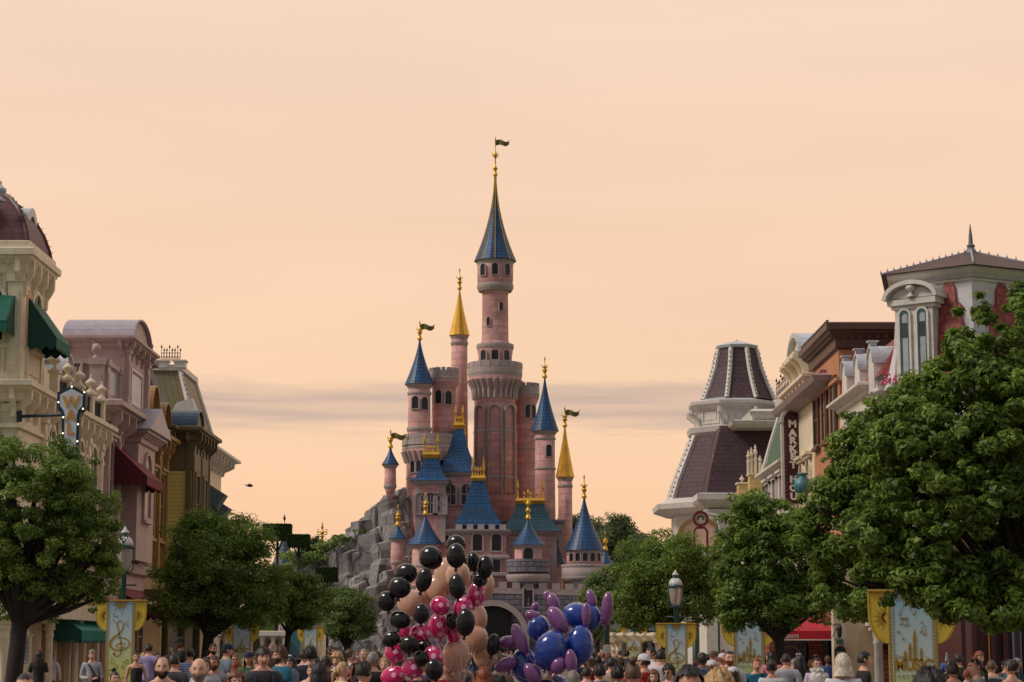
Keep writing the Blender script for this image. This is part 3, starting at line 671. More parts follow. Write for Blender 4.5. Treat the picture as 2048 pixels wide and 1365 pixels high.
for xq in (1.2, 3.0): window(C, MCs, xq, 6.4, .9, 2.3, 'rect', OLIVE, hood=True)
balc = MB(); balc.box(XL, XL + .9, 83.0, 88.0, 4.2, 4.35); 
for q in range(24): balc.tube([(XL + .88, 83.1 + q * .2, 4.35), (XL + .88, 83.1 + q * .2, 5.1)], .02, 4)
balc.tube([(XL + .88, 83.0, 5.12), (XL + .88, 88.0, 5.12)], .035, 5); bo = balc.build('balcony', OLIVE, C)
fb = thing('flower_box', 'flower box of yellow and purple blooms on the olive balcony rail', 'flower box', (XL + .9, 83.6, 5.0))
m = MB(); m.box(XL + .75, XL + 1.1, 83.2, 84.6, 5.0, 5.25); m.build('box', OLIVE, fb)
def blooms(par, c, sx, n, cols, r=.06):
    for nm, col in cols:
        m = MB()
        for _ in range(n): m.sphere((c[0] + random.gauss(0, sx[0]), c[1] + random.gauss(0, sx[1]), c[2] + abs(random.gauss(0, sx[2]))), r * random.uniform(.6, 1.2), 5, 3)
        m.build('blooms', mat(nm, col, .7, stain=False), par)
blooms(fb, (XL + .95, 83.9, 5.25), (.12, .35, .18), 26, (('yellow_petals', (214, 196, 90)), ('purple_petals', (120, 60, 120)), ('leaf_green', (54, 80, 34))))
# ground floor shop: dark sheet painted in as the shade of the opening, with posts
m = MB(); m.M = MCs; m.box(.4, 9.2, .0, .05, .2, 3.6); m.build('shop_opening_shade', GLASSD, C)
for q in range(3): pilaster(C, MCs, .5 + q * 4.2, .13, 3.9, .16, .2, OLIVE)
m = MB(); m.box(XL, XL + 1.3, 78.2, 91.0, 3.75, 4.1); m.build('porch_roof', OLIVE, C)

# --- white corner house with olive standing seam mansard
D = thing('corner_house', 'white corner house with an olive standing seam mansard and iron cresting', 'building', (-17, 96, 0))
zd = lambda y: zz(y, 94); PD = rect(-22.5, XL - .2, 92.5, 99.5); zd1 = zd(900)
walls(D, PD, 0, zd1, CREAM); cornice(D, PD, zd1 - .45, .5, .85, WHITE, brk=1.2, skip=(2,))
m = MB(); m.loft(PD, [(-.1, zd1), (-.35, zd1 + .8), (-1.25, zd(735))]); rd = m.build('roof', OLSEAM, D)
m = MB(); q_ = offset(PD, -1.25); m.loft(q_, [(-.1, zd(745)), (.18, zd(743)), (.18, zd(732)), (-.3, zd(730))], False, True); m.build('roof_rim', WHITE, rd)
for cx, cy, sy in ((XL - .2, 92.5, -1), (XL - .2, 99.5, 1)):
    m = MB(); m.tube([(cx - .05, cy + sy * -.05, zd1), (cx - .33, cy - sy * .33, zd1 + .8), (cx - 1.22, cy - sy * 1.22, zd(738))], .12, 6); m.build('hip_rib', WHITE, rd)
rafters_bolts(rd, [(XL - .2 - .05 - 1.17 * t + .12, 92.4 + 1.2 * t, zd1 + (zd(738) - zd1) * (t * .96)) for t in [q / 16 for q in range(17)]], BLACKI)
for xq in (325, 360):
    m = MB(); x = xx(xq, 93.7, 735); m.box(x - .25, x + .25, 93.5, 94.1, zd(738), zd(726)); m.box(x - .32, x + .32, 93.45, 94.15, zd(726), zd(723)); m.build('post', WHITE, rd)
cresting(rd, (xx(322, 93.8, 735), 93.8), (xx(360, 93.8, 735), 93.8), zd(724), zd(697) - zd(724), IRON, 7)
# lower white gable against the mansard and its awning-like metal hoods
m = MB(); m.M = wallM((XL - .1, 92.3), (-19, 92.3)); m.prism([(-.3, zd1 + .2), (2.0, zd1 + .2), (1.2, zd(815)), (.5, zd(805))], -.6, .0); m.build('gable', WHITE, D)
MDs = wallM((XL - .2, 99.5), (XL - .2, 92.5)); MDf = wallM((XL - .2, 92.5), (-22.5, 92.5))
for xq in (1.4, 3.5, 5.6): window(D, MDs, xq, 6.6, 1.0, 2.3, 'arch', WHITE, hood=True)
for xq in (1.2, 3.3): window(D, MDf, xq, 6.6, .9, 2.1, 'rect', WHITE, hood=True)
for zq, o_ in ((5.6, .5), (3.9, .7)): m = MB(); m.loft(PD, [(0, zq - .35), (o_ * .7, zq - .1), (o_, zq - .05), (o_, zq + .05), (0, zq + .35)], False, False); m.build('string_course', WHITE, D)
m = MB()
for y0, x0 in ((89.2, XL), (90.6, XL)):
    for s in (1,):
        m.M = Matrix.Translation((x0 + .7, y0, 8.6 if y0 < 90 else 8.1)) @ Matrix.Rotation(radians(32), 4, 'Y'); m.box(-.75, .75, -.5, .5, -.35, .35)
m.M = Matrix.Identity(4); m.build('floodlight_box', mat('grey_blue_box', (92, 108, 122), .5), C)
# porch columns and balustraded terrace beyond
for q in range(6): column(D, (XL + 1.2, 92 + q * 1.5), .13, 3.5, .11, CREAM, leaf=False)
m = MB(); m.box(XL, XL + 1.4, 91.6, 100, 3.5, 3.8); m.build('porch_beam', CREAM, D)
# ------------------------------------------------------------------ RIGHT SIDE OF THE STREET (street face at x = +11)
XR = 11.0
def bar_dormer_r(par, y, z0, r, rh, L, mt=None, front=WHITE):
    """small barrel dormer on the street side of a right-hand roof: axis across the street"""
    M = wallM((XR, y - 3), (XR, y + 3)); barrel(par, M, 3, z0, r, -L, .12, mt or LEADW, 'dormer', rh=rh)
    m = MB(); m.M = M; m.prism([(3 + .9 * r * cos(pi * q / 10), z0 + .9 * rh * sin(pi * q / 10)) for q in range(11)] + [(3 - r, z0 - .9), (3 + r, z0 - .9)], -L, .06); f = m.build('dormer_front', front, par)
    return f
# --- big house with red fishscale mansard, at the right edge
Hh = thing('mansard_house', 'white house with red fish scale mansard, arched double dormer and spiked low roof', 'building', (13, 57, 0))
cC = (xx(1942, 56, 540), 56.0); cL = (xx(1792, 57.4, 545), 57.4); cR = (cC[0] + 3.6, 57.9)
PH = [cL, cC, cR, (cR[0] - .3, 62.0), (cL[0] + 1.0, 62.0)]
zh = lambda y: zz(y, 56.5)
ze = zh(548); zm = zh(775)
walls(Hh, [cL, cC, (15.9, 57.9), (15.9, 62.0), (cL[0] + 1.0, 62.0)], 0, zm, WHITE)
m = MB(); m.loft(PH, [(.42, zm), (.3, zm + .4), (.12, zm + 1.2), (.02, ze - .6), (0, ze)]); rh_ = m.build('mansard', mat('white_roof_boards', (206, 202, 204), .5), Hh)
# red scale fields between the white boards: arched, scalloped panels set on each facet
def scale_panel(par, M, xc, z0, w, h, flare):
    m = MB(); m.M = M
    top = [(.5, 0), (.5, .55), (.42, .62), (.45, .72), (.36, .76), (.3, .72), (.24, .8), (.2, .92), (.1, .98), (0, 1.0)]
    pts = [(x * w, z * h) for x, z in top] + [(-x * w, z * h) for x, z in reversed(top[:-1])]
    y = lambda z: .03 + flare * (1 - z / h)
    a = [m.P((xc + x, y(z) - .25, z0 + z)) for x, z in pts]; b = [m.P((xc + x, y(z) + .03, z0 + z)) for x, z in pts]
    m.F(b, [(x + 5, z) for x, z in pts]); 
    for q in range(len(pts)): q2 = (q + 1) % len(pts); m.F([a[q], a[q2], b[q2], b[q]])
    m.build('scale_panel', REDFISH, par)
ML = wallM(cC, cL); MR = wallM(cR, cC)
LL = (Vector(cC) - Vector(cL)).length; LR = (Vector(cR) - Vector(cC)).length
scale_panel(rh_, ML, .66, zm + .1, .9, zh(560) - zm - .1, .34); scale_panel(rh_, ML, LL - .24, zm + .1, .36, (zh(620) - zm), .34)
scale_panel(rh_, MR, LR - 1.05, zm + .1, 1.1, zh(566) - zm - .1, .34); scale_panel(rh_, MR, LR - 2.3, zm + .1, 1.1, zh(572) - zm - .1, .34)
# low hipped roof with spiked ridges
m = MB(); m.loft(PH, [(-.05, ze - .3), (.08, ze - .26), (.08, ze - .1), (.26, ze + .04), (.26, ze + .1)], False, True); m.build('cornice', WHITE, Hh)
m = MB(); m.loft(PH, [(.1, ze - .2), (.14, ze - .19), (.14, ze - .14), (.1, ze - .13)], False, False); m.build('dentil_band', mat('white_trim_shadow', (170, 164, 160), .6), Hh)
ap = Vector((xx(1942, 58.6, 505), 58.6, zz(503, 58.6)))
m = MB(); rr_ = offset(PH, .42); ids = [m.P((x, y, ze + .1)) for x, y in rr_]; ia = m.P(ap)
for q in range(5):
    L_ = (Vector(rr_[q]) - Vector(rr_[(q + 1) % 5])).length; m.F([ids[q], ids[(q + 1) % 5], ia], [(0, 0), (L_, 0), (L_ / 2, 3)])
m.F(ids[::-1]); tr = m.build('roof', BRNSH, Hh)
m = MB()
for q in range(3):
    a = Vector((*rr_[q], ze + .12)); m.tube([a, ap], .03, 4)
    for t in range(14):
        p = a.lerp(ap, t / 14); m.tube([p, p + Vector((0, 0, .13))], [.03, .004], 4); m.sphere(p + Vector((0, 0, .05)), .035, 5, 3)
m.build('ridge_spikes', LEADW, tr)
m = MB(); m.lathe(tuple(ap), [(.22, -.15), (.16, 0), (.1, .1), (.13, .16), (.07, .22), (.05, .5), (.008, zz(448, 58.6) - ap.z)], 10); m.build('spire', mat('grey_lead', (110, 108, 112), .45), tr)
# arched double dormer
MDm = ML; xd = LL * .66; wd = 1.15; zq0 = zh(760); zq1 = zh(610)
m = MB(); m.M = MDm; yb = .55
m.box(xd - wd / 2, xd + wd / 2, -.6, yb, zq0, zq1); db = m.build('dormer', WHITE, Hh)
m = MB(); m.M = MDm
m.box(xd - .74, xd + .74, -.5, yb + .14, zq1, zq1 + .16); m.box(xd - .66, xd + .66, -.5, yb + .06, zq1 - .1, zq1)
ar = [(xd + .84 * cos(pi * q / 14), zq1 + .16 + (zh(560) - zq1 - .2) * sin(pi * q / 14)) for q in range(15)]
ai = [(xd + .72 * cos(pi * q / 14), zq1 + .16 + (zh(560) - zq1 - .32) * sin(pi * q / 14)) for q in range(14, -1, -1)]
m.prism(ar + ai, -.6, yb + .28); m.prism([(x, z) for x, z in ai][::-1], -.5, yb + .02)
m.prism([(xd + .62 * cos(pi * q / 14), zq1 + .2 + .55 * (zh(560) - zq1 - .2) * sin(pi * q / 14)) for q in range(15)], 0, yb + .07)
m.build('pediment', WHITE, db)
p = MDm @ Vector((xd, yb + .14, zq1 + .2)); urn(db, p, .5, WHITE, 'urn')
MDw = MDm @ Matrix.Translation((0, yb, 0))
TEALF = mat('teal_window_frame', (30, 100, 112), .45)
for s in (-1, 1):
    window(db, MDw, xd + s * .27, zq0 + .12, .28, zh(628) - zq0, 'arch', WHITE, mat('pane_with_pale_blind', (172, 174, 176), .25), fw=.06, depth=.07, sill=False, mull=False)
    m = MB(); m.M = MDw @ Matrix.Translation((xd + s * .27, 0, zq0 + .12)); oo = outline(.26, zh(628) - zq0 - .02, 'arch'); oi = outline(.19, zh(628) - zq0 - .08, 'arch'); ringz(m, oo, oi, .0, .05); m.build('sash', TEALF, db)
    m = MB(); m.M = MDw; m.box(xd + s * .27 - .09, xd + s * .27 + .09, .028, .036, zh(675), zh(645)); m.build('dark_upper_pane', GLASS, db)
# street wing with red shingle mansard and three barrel dormers
PW = rect(XR, 17, 62.5, 68.0); zw = zz(782, 64)
walls(Hh, PW, 0, zw, WHITE, 'wing_wall'); m = MB(); m.loft(rect(XR, 17, 60.3, 68.0), [(.05, zw), (-.9, zz(690, 64)), (-1.1, zz(684, 64))]); m.build('wing_roof', REDSH, Hh)
cornice(Hh, PW, zw - .3, .35, .4, WHITE, 'wing_cornice', skip=(1, 2))
for y, yt, yb_, r in ((61.6, 693, 765, .5), (64.1, 708, 770, .5), (66.6, 722, 778, .5)):
    z1 = zz(yt, y); bar_dormer_r(Hh, y, z1 - .5, r, .5, 1.5)
    m = MB(); m.box(XR - .1, XR + .12, y - .1, y + .1, z1, z1 + .12); m.box(XR - .16, XR + .18, y - .16, y + .16, z1 + .12, z1 + .16); m.build('dormer_cap', LEADW, Hh)
# ground floor in beige render
m = MB(); m.box(XR - .05, 18, 55.5, 68.2, 0, 4.4); m.build('ground_floor_wall', BEIGE, Hh)
cornice(Hh, rect(XR - .05, 18, 55.5, 68.2), 4.2, .4, .5, WHITE, 'shop_cornice', skip=(1, 2))
for px, d in ((1710, 60), (1757, 56)): column(Hh, (xx(px, d, 1300), d), .13, zz(1254, d), .13, WHITE, leaf=False)
m = MB(); m.box(xx(1710, 60, 1300) - .3, XR, 54.5, 61, zz(1254, 58), zz(1254, 58) + .4); m.build('porch_beam', WHITE, Hh)
plq = thing('number_plaque', 'small green edged house number plaque reading 302 on the beige wall', 'plaque', (xx(1680, 54.8, 1285), 54.8, 0))
# the beige pier between red shop and porch
PIER = thing('stone_pier', 'beige rendered pier carrying the number plaque and notice case', 'pier', (xx(1680, 55.4, 1300), 55.4, 0))
m = MB(); m.box(xx(1668, 55.2, 1300), xx(1692, 55.2, 1300), 55.2, 55.6, .13, 4.4); m.build('shaft', mat('pale_beige_render', (200, 184, 158), .8), PIER)
m = MB(); m.box(xx(1692, 55.2, 1300), xx(1770, 55.2, 1300), 56.4, 56.8, .13, 4.4); m.build('side_wall', BEIGE, PIER)
PM = Matrix.Translation((xx(1680, 55.1, 1285), 55.17, 0)) @ Matrix.Rotation(pi, 4, 'Z'); k5 = mpp(55)
m = MB(); m.M = PM; m.box(-7 * k5, 7 * k5, 0, .02, zz(1289, 55.1), zz(1277, 55.1)); m.build('plate', mat('sage_green_enamel', (120, 150, 128), .5), plq)
m = MB(); m.M = PM; m.box(-6.3 * k5, 6.3 * k5, .02, .024, zz(1288.2, 55.1), zz(1277.8, 55.1)); m.build('plate_face', mat('grey_green_enamel', (150, 166, 150), .5), plq)
text(plq, '302', PM @ Matrix.Translation((0, .03, zz(1287.5, 55.1))), 11.5 * k5, mat('dark_green_print', (40, 84, 66), .6), 'lettering', .004, .95, .004)
nc = thing('notice_case', 'arched dark brown notice case with a white map sheet on the beige pier', 'notice case', (xx(1680, 55.1, 1285), 55.1, 0))
m = MB(); m.M = PM @ Matrix.Translation((0, 0, zz(1345, 55.1))); ringz(m, outline(22 * k5, 52 * k5, 'arch'), outline(17 * k5, 48 * k5, 'arch'), -.02, .1); m.build('frame', mat('dark_brown_wood', (48, 30, 28), .5), nc)
m = MB(); m.M = PM @ Matrix.Translation((0, 0, zz(1345, 55.1))); m.poly([(x, .03, z) for x, z in outline(17.4 * k5, 48 * k5, 'arch')]); m.build('backing', mat('dark_blue_grey_board', (60, 62, 74), .5), nc)
m = MB(); m.M = PM; m.box(-8 * k5, 8 * k5, .03, .04, zz(1345, 55.1), zz(1304, 55.1)); m.build('map_sheet', mat('map_paper', (186, 190, 188), .5), nc)
m = MB(); m.M = PM; m.box(-5 * k5, -2 * k5, .04, .043, zz(1315, 55.1), zz(1312, 55.1)); m.box(-6 * k5, 6 * k5, .04, .043, zz(1322, 55.1), zz(1321, 55.1)); m.build('map_print', mat('map_ink', (90, 90, 130), .5), nc)
wl = thing('wall_lantern', 'black wall lantern hanging above the number plaque', 'wall lamp', (xx(1679, 55, 1265), 55, zz(1265, 55)))
m = MB(); px_ = (xx(1679, 54.9, 1265), 54.9, zz(1274, 54.9)); m.lathe(px_, [(.02, -.04), (.05, 0), (.06, .08), (.075, .22), (.06, .27), (.03, .33), (.01, .36)], 8); m.build('lantern', BLACKI, wl)
m = MB(); m.tube([(px_[0] - .14, 55.2, px_[2] + .3), (px_[0] - .1, 55, px_[2] + .33), (px_[0], 54.9, px_[2] + .33)], .014, 5); m.tube([(px_[0] - .14, 55.2, px_[2] + .0), (px_[0] - .12, 55, px_[2] + .1), (px_[0] - .04, 54.9, px_[2] + .28)], .012, 5); m.build('bracket', BLACKI, wl)
# dark red glazed shopfront at the right edge
SF = thing('shopfront', 'dark red timber shopfront with narrow glazed strips beside the beige porch', 'shopfront', (12, 44, 0))
m = MB(); m.box(10.3, 13.6, 46.0, 52.0, .13, 4.6); m.build('wall', DKRED, SF)
m = MB()
for px in (1926, 1948, 1985, 2010, 2034, 2050): x = xx(px, 45.95, 1300); m.box(x - .05, x + .05, 45.86, 46.0, .13, 4.3)
m.build('mullion', DKRED, SF)
m = MB(); 
for px in (2028, 2042): x = xx(px, 45.9, 1300); m.box(x - .025, x + .03, 45.93, 45.99, .13, zz(1257, 46))
m.build('glass_strip', mat('pale_reflecting_glass', (140, 165, 180), .15), SF)
m = MB(); x = xx(1979, 45.9, 1300); m.box(x - .008, x + .008, 45.9, 45.99, .13, 3.6); m.build('brass_edge', GOLDM, SF)
sg2 = thing('corner_plaque', 'white lettered bracket plaque beside the dark red shopfront', 'sign', (xx(1918, 47, 1228), 47, 0))
m = MB(); m.box(xx(1912, 47, 1230), xx(1924, 47, 1230), 46.2, 46.26, zz(1234, 46.2), zz(1212, 46.2)); m.build('plate', WHITE, sg2)
m = MB(); m.box(xx(1910, 46.2, 1230), xx(1925, 46.2, 1230), 46.18, 46.28, zz(1237, 46.2), zz(1234, 46.2)); m.build('shelf', BLACKI, sg2)
# flowers and urns on the balcony seen over the tree
fb = thing('flower_basket', 'basket of pink flowers with white urns above the round tree', 'flower box', (10.6, 57, 8.6))
for px, py in ((1700 + 70, 768), (1795, 762), (1818, 752), (1840, 748), (1778, 760)):
    p = at(px, py, 57); blooms(fb, tuple(p), (.09, .1, .05), 14, (('pink_petals', (220, 120, 150)),), .045)
for px, py in ((1755, 800), (1790, 790), (1845, 765)): p = at(px, py, 57.2); urn(fb, p, .45, WHITE)
# --- terracotta building with dark cornice
G = thing('terracotta_building', 'terracotta rendered building with a heavy dark brown cornice and bolts along its edge', 'building', (15, 70, 0))
PG = rect(XR, 19, 68.0, 74.0); zg = lambda y: zz(y, 68); zg1 = zg(652)
walls(G, PG, 0, zg1, ORANGE)
cornice(G, PG, zg(700), zg(648) - zg(700), .45, BROWNC, skip=(1, 2))
m = MB()
for q in range(16): m.box(XR - .42, XR - .34, 67.8 + q * .4, 67.95 + q * .4, zg(648), zg(648) + .1)
m.build('cornice_bolts', BROWNC, G)
m = MB(); m.loft(PG, [(0, zg(765)), (.12, zg(762)), (.12, zg(755)), (0, zg(752))], False, False); m.build('string_course', ORANGE, G)
MGs = wallM((XR, 68), (XR, 74))
for xq in (1.0, 3.0, 5.0): window(G, MGs, xq, zg(860), .9, 1.8, 'rect', BROWNC)
# red brick ground floor with awning
m = MB(); m.box(XR - .06, 17, 68.2, 78, .13, 4.4); m.build('ground_floor_wall', BRICK, G)
RB = thing('red_shop', 'red brick shop bay with green framed display window below a red awning', 'shop', (9.6, 57, 0))
d6 = 57.5
m = MB(); m.box(xx(1618, d6, 1300), xx(1650, d6, 1300), d6, d6 + .6, .13, zz(1250, d6)); m.build('brick_pier', BRICK, RB)
m = MB(); m.box(xx(1560, d6, 1300), xx(1604, d6, 1300), d6 + .02, d6 + .4, .13, zz(1272, d6)); m.build('display_window', mat('maroon_window_display', (70, 28, 38), .2), RB)
m = MB(); x_ = xx(1580, d6, 1300); m.prism_dummy = 0
m.M = Matrix.Translation((x_, d6 + .0, 0)) @ Matrix.Rotation(pi, 4, 'Z'); ringz(m, [(.36 * cos(2 * pi * q / 24), zz(1325, d6) + .45 * sin(2 * pi * q / 24)) for q in range(24)], [(.34 * cos(2 * pi * q / 24), zz(1325, d6) + .43 * sin(2 * pi * q / 24)) for q in range(24)], 0, .02); m.build('arch_line', GOLDM, RB)
text(RB, 'PANDORA', Matrix.Translation((xx(1577, d6, 1300), d6 - .03, zz(1287, d6))) @ Matrix.Rotation(pi, 4, 'Z'), .135, mat('pale_window_print', (150, 130, 130), .6), 'lettering', .004, 1.0, 0, space=1.1)
m = MB()
for a_, b_ in ((1604, 1609), (1648, 1652), (1652, 1656), (1663, 1666)): m.box(xx(a_, d6, 1300), xx(b_, d6, 1300), d6 - .06, d6 + .5, .13, zz(1275, d6))
m.build('door_frame', mat('green_timber', (44, 78, 74), .5), RB)
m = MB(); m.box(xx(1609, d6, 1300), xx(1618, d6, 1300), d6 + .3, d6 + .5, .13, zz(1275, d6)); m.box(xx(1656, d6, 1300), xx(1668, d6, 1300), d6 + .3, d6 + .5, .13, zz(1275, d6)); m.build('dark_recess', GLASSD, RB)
m = MB(); m.box(xx(1545, d6, 1300), XR, d6 + .7, d6 + 4, .13, zz(1245, d6)); m.build('wall', BRICK, RB)
ra = thing('red_awning', 'bright red shop awning with white scalloped edge and white lettering', 'awning', (9.5, 56, 0))
m = MB(); xa, xb = xx(1556, 56.2, 1270), xx(1668, 56.2, 1270); za, zb_ = zz(1236, 56.2), zz(1262, 56.2); zc_ = zz(1279, 56.2)
m.quad((xa, 57.4, za), (xb, 57.4, za), (xb, 56.3, zb_), (xa, 56.3, zb_)); m.box(xa, xb, 56.26, 56.3, zc_, zb_); m.quad((xa, 57.4, za), (xa, 57.4, zc_), (xa, 56.3, zc_), (xa, 56.3, zb_)); m.quad((xb, 57.4, za), (xb, 57.4, zc_), (xb, 56.3, zc_), (xb, 56.3, zb_)); m.build('canopy', REDA, ra)
m = MB(); m.box(xa, xb, 56.24, 56.255, zc_ - .03, zc_); m.build('white_edge', WHITE, ra)
text(ra, 'SHOES', Matrix.Translation((xx(1589, 56.2, 1275), 56.25, zz(1277.5, 56.2))) @ Matrix.Rotation(pi, 4, 'Z'), .12, WHITE, 'lettering', .004) if False else None
for xq, w_ in ((1572, 9), (1588, 9)):
    text(ra, {1572: 'PLE', 1588: 'OOTS'}[xq], Matrix.Translation((xx(xq, 56.2, 1275), 56.25, zz(1276.5, 56.2))) @ Matrix.Rotation(pi, 4, 'Z'), .13, WHITE, 'lettering', .004, .8, .003)
# --- cream house with barrel pediment
Fh = thing('pediment_house', 'cream house crowned by a barrel pediment on tall scroll brackets', 'building', (14, 77, 0))
PF = rect(XR, 18, 74.0, 80.0); zf = lambda y: zz(y, 76); zf1 = zf(770)
walls(Fh, PF, 0, zf1, CREAM); cornice(Fh, PF, zf1 - .35, .5, .45, CREAM, brk=1.0, skip=(1, 2))
MFs = wallM((XR, 74), (XR, 80))
walls(Fh, rect(XR + .05, 13.2, 75.2, 78.8), zf1, zf(715), CREAM, 'pediment_base')
barrel(Fh, wallM((XR, 75), (XR, 79)), 2.0, zf(708), 1.6, -1.5, .32, LEADW, 'barrel_pediment', rh=zf(660) - zf(708), th=.18)
m = MB(); m.M = wallM((XR, 75), (XR, 79)); m.prism([(2 + 1.45 * cos(pi * q / 12), zf(708) + .85 * (zf(660) - zf(708)) * sin(pi * q / 12)) for q in range(13)], -1.2, .1); m.box(.2, 3.8, -.8, .5, zf(718), zf(708)); m.build('tympanum', CREAM, Fh)
for y in (75.3, 76.3, 78.0, 78.9):
    m = MB()
    pts = [(0, zf(765)), (.15, zf(758)), (.18, zf(745)), (.3, zf(732)), (.55, zf(722)), (.55, zf(714)), (-.1, zf(714))]
    ia = [m.P((XR - a, y - .12, b)) for a, b in pts]; ib = [m.P((XR - a, y + .12, b)) for a, b in pts]; m.F(ia); m.F(ib[::-1])
    for q in range(len(pts)): q2 = (q + 1) % len(pts); m.F([ia[q], ia[q2], ib[q2], ib[q]])
    m.build('scroll_bracket', CREAM, Fh)
for xq in (1.2, 3.0, 4.8): window(Fh, MFs, xq, 6.6, .9, 2.2, 'arch', CREAM, hood=True)
m = MB(); m.loft(rect(XR, 18, 70.2, 80.0), [(0, zf(815)), (.6, zf(806)), (.7, zf(796)), (.3, zf(790))], True, True); m.build('canopy_cornice', mat('mauve_grey_trim', (168, 150, 146), .5), Fh)
m = MB(); m.loft(rect(XR + .1, 18, 71.0, 80.0), [(.45, zf(790)), (.3, zf(778))], False, True); m.build('canopy_roof', mat('dull_plum_lead', (130, 84, 92), .5), Fh)
# --- green mansard market house and its tall sign
K = thing('market_house', 'white market house with steep green shingle mansard and iron cresting', 'building', (14, 86, 0))
PK = rect(XR, 18, 81.5, 88.5); zk = lambda y: zz(y, 85); zk1 = zk(945)
walls(K, PK, 0, zk1, WHITE); cornice(K, PK, zk1 - .2, .4, .42, WHITE, skip=(1, 2))
m = MB(); m.loft(PK, [(.1, zk1 + .1), (-.3, zk(870)), (-.75, zk(800))]); rk = m.build('roof', GRNSH, K)
for cx, cy, sy in ((XR, 81.5, 1), (XR, 88.5, -1)):
    m = MB(); m.tube([(cx - .1, cy - sy * .1, zk1 + .1), (cx + .3, cy + sy * .3, zk(870)), (cx + .75, cy + sy * .75, zk(800))], .15, 6); m.build('hip_rib', WHITE, rk)
m = MB(); m.loft(offset(PK, -.75), [(-.05, zk(808)), (.3, zk(800)), (.35, zk(786)), (0, zk(783))], False, True); m.build('roof_rim', WHITE, rk)
cresting(rk, (11.5, 82), (14.5, 82), zk(783), zk(744) - zk(783), IRON, 9); cresting(rk, (11.5, 82), (11.5, 88), zk(783), zk(744) - zk(783), IRON, 12)
MKf = wallM((18, 81.5), (XR, 81.5)); MKs = wallM((XR, 81.5), (XR, 88.5))
panel(K, MKf, 6.3, zk(985), 1.2, .75, WHITE); panel(K, MKf, 6.3, zk(1025), 1.2, .75, WHITE)
for xq in (1.2, 3.5, 5.8): window(K, MKs, xq, 6.6, 1.0, 2.2, 'rect', WHITE, hood=True)
msn = thing('market_sign', 'tall dark maroon arched sign with white letters MARKET HOU in a cream frame', 'sign', (xx(1585, 78, 900), 78, 6))
km = mpp(78) * .985; MSM = Matrix.Translation((xx(1585, 78, 900), 78, 0)) @ Matrix.Rotation(pi, 4, 'Z'); zs = lambda y: zz(y, 78)
h_ = zs(816) - zs(1010)
m = MB(); m.M = MSM @ Matrix.Translation((0, 0, zs(1010))); m.prism(outline(46 * km, h_, 'arch', 16), -.14, .1); m.build('frame', mat('cream_sign_frame', (204, 196, 190), .5), msn)
m = MB(); m.M = MSM @ Matrix.Translation((0, 0, zs(1008))); m.prism(outline(35 * km, zs(823) - zs(1008), 'arch', 16), .1, .12); m.build('face', mat('maroon_sign_face', (66, 20, 30), .5), msn)
m = MB(); m.M = MSM; m.box(-26 * km, -18 * km, -.16, .15, zs(846), zs(842)); m.box(18 * km, 26 * km, -.16, .15, zs(846), zs(842)); m.build('frame_band', mat('cream_sign_frame', (0, 0, 0)), msn)
for ch, yb_ in zip('MARKET', (855, 873, 888, 905, 920, 937)): text(msn, ch, MSM @ Matrix.Translation((0, .13, zs(yb_))), 19 * km * 1.0, mat('sign_white_letters', (218, 208, 200), .5), 'letter', .01, 1.15, .02)
for ch, yb_ in zip('HOU', (966, 983, 1000)): text(msn, ch, MSM @ Matrix.Translation((0, .13, zs(yb_))), 19 * km * 1.0, MATS['sign_white_letters'], 'letter', .01, 1.1, .02)
m = MB(); m.M = MSM
for s in (-1, 1):
    for q in range(20): m.sphere((s * 15 * km, .125, zs(846 + q * 8)), .02, 6, 4)
m.build('bulbs', mat('dull_bulbs', (150, 110, 100), .4, stain=False), msn)
m = MB(); m.tube([(XR, 78.1, zs(850)), (xx(1600, 78, 850), 78.05, zs(850))], .06); m.build('bracket_arm', WHITE, msn)
jug = thing('hanging_jug', 'light blue metal jug shaped shop sign beside the maroon sign', 'sign', (xx(1597, 72, 955), 72, 7))
m = MB(); m.smooth = True; c = at(1606, 990, 72); m.lathe(tuple(c), [(.1, 0), (.26, .1), (.34, .3), (.3, .48), (.14, .6), (.13, .68), (.19, .72), (.19, .76), (.05, .78)], 14); m.tube([(c.x - .1, 72, c.z + .66), (c.x - .36, 72, c.z + .6), (c.x - .34, 72, c.z + .35)], .03, 6); m.build('jug', mat('pale_teal_enamel', (72, 130, 140), .4), jug)
# yellow brick stacks with urns and pinnacles
YB = thing('brick_parapet_house', 'low house with yellow brick stacks, urn and cream pinnacles', 'building', (14, 92, 0))
PY = rect(XR - .1, 18, 88.5, 100); zy = lambda y: zz(y, 92); walls(YB, PY, 0, zy(1025), CREAM)
for p0, p1, yt, yb_, dd in ((1477, 1496, 968, 1030, 98), (1500, 1525, 950, 1030, 92)):
    m = MB(); x0, x1 = xx(p0, dd, 980), xx(p1, dd, 980); m.box(x0, x1, dd, dd + .8, zz(yb_, dd), zz(yt, dd)); cs = m.build('chimney', YBRICK, YB)
    m = MB(); m.box(x0 - .06, x1 + .06, dd - .06, dd + .86, zz(yt, dd), zz(yt - 3, dd)); m.build('chimney_cap', CREAM, cs)
urn(YB, (xx(1486, 98, 980), 98.4, zz(966, 98)), .42, CREAM)
m = MB(); z0 = zz(948, 92)
for px, h in ((1497, 50), (1503, 56), (1511, 62), (1520, 40)):
    x = xx(px, 92.5, 930); k_ = mpp(92); m.lathe((x, 92.5, z0), [(.08, 0), (.08, h * k_ * .5), (.1, h * k_ * .52), (.05, h * k_ * .6), (.09, h * k_ * .72), (.1, h * k_ * .76), (.04, h * k_ * .84), (.06, h * k_ * .88), (.005, h * k_)], 8)
m.build('pinnacles', CREAM, YB)
cornice(YB, PY, zy(1032), .35, .35, CREAM, skip=(1, 2))
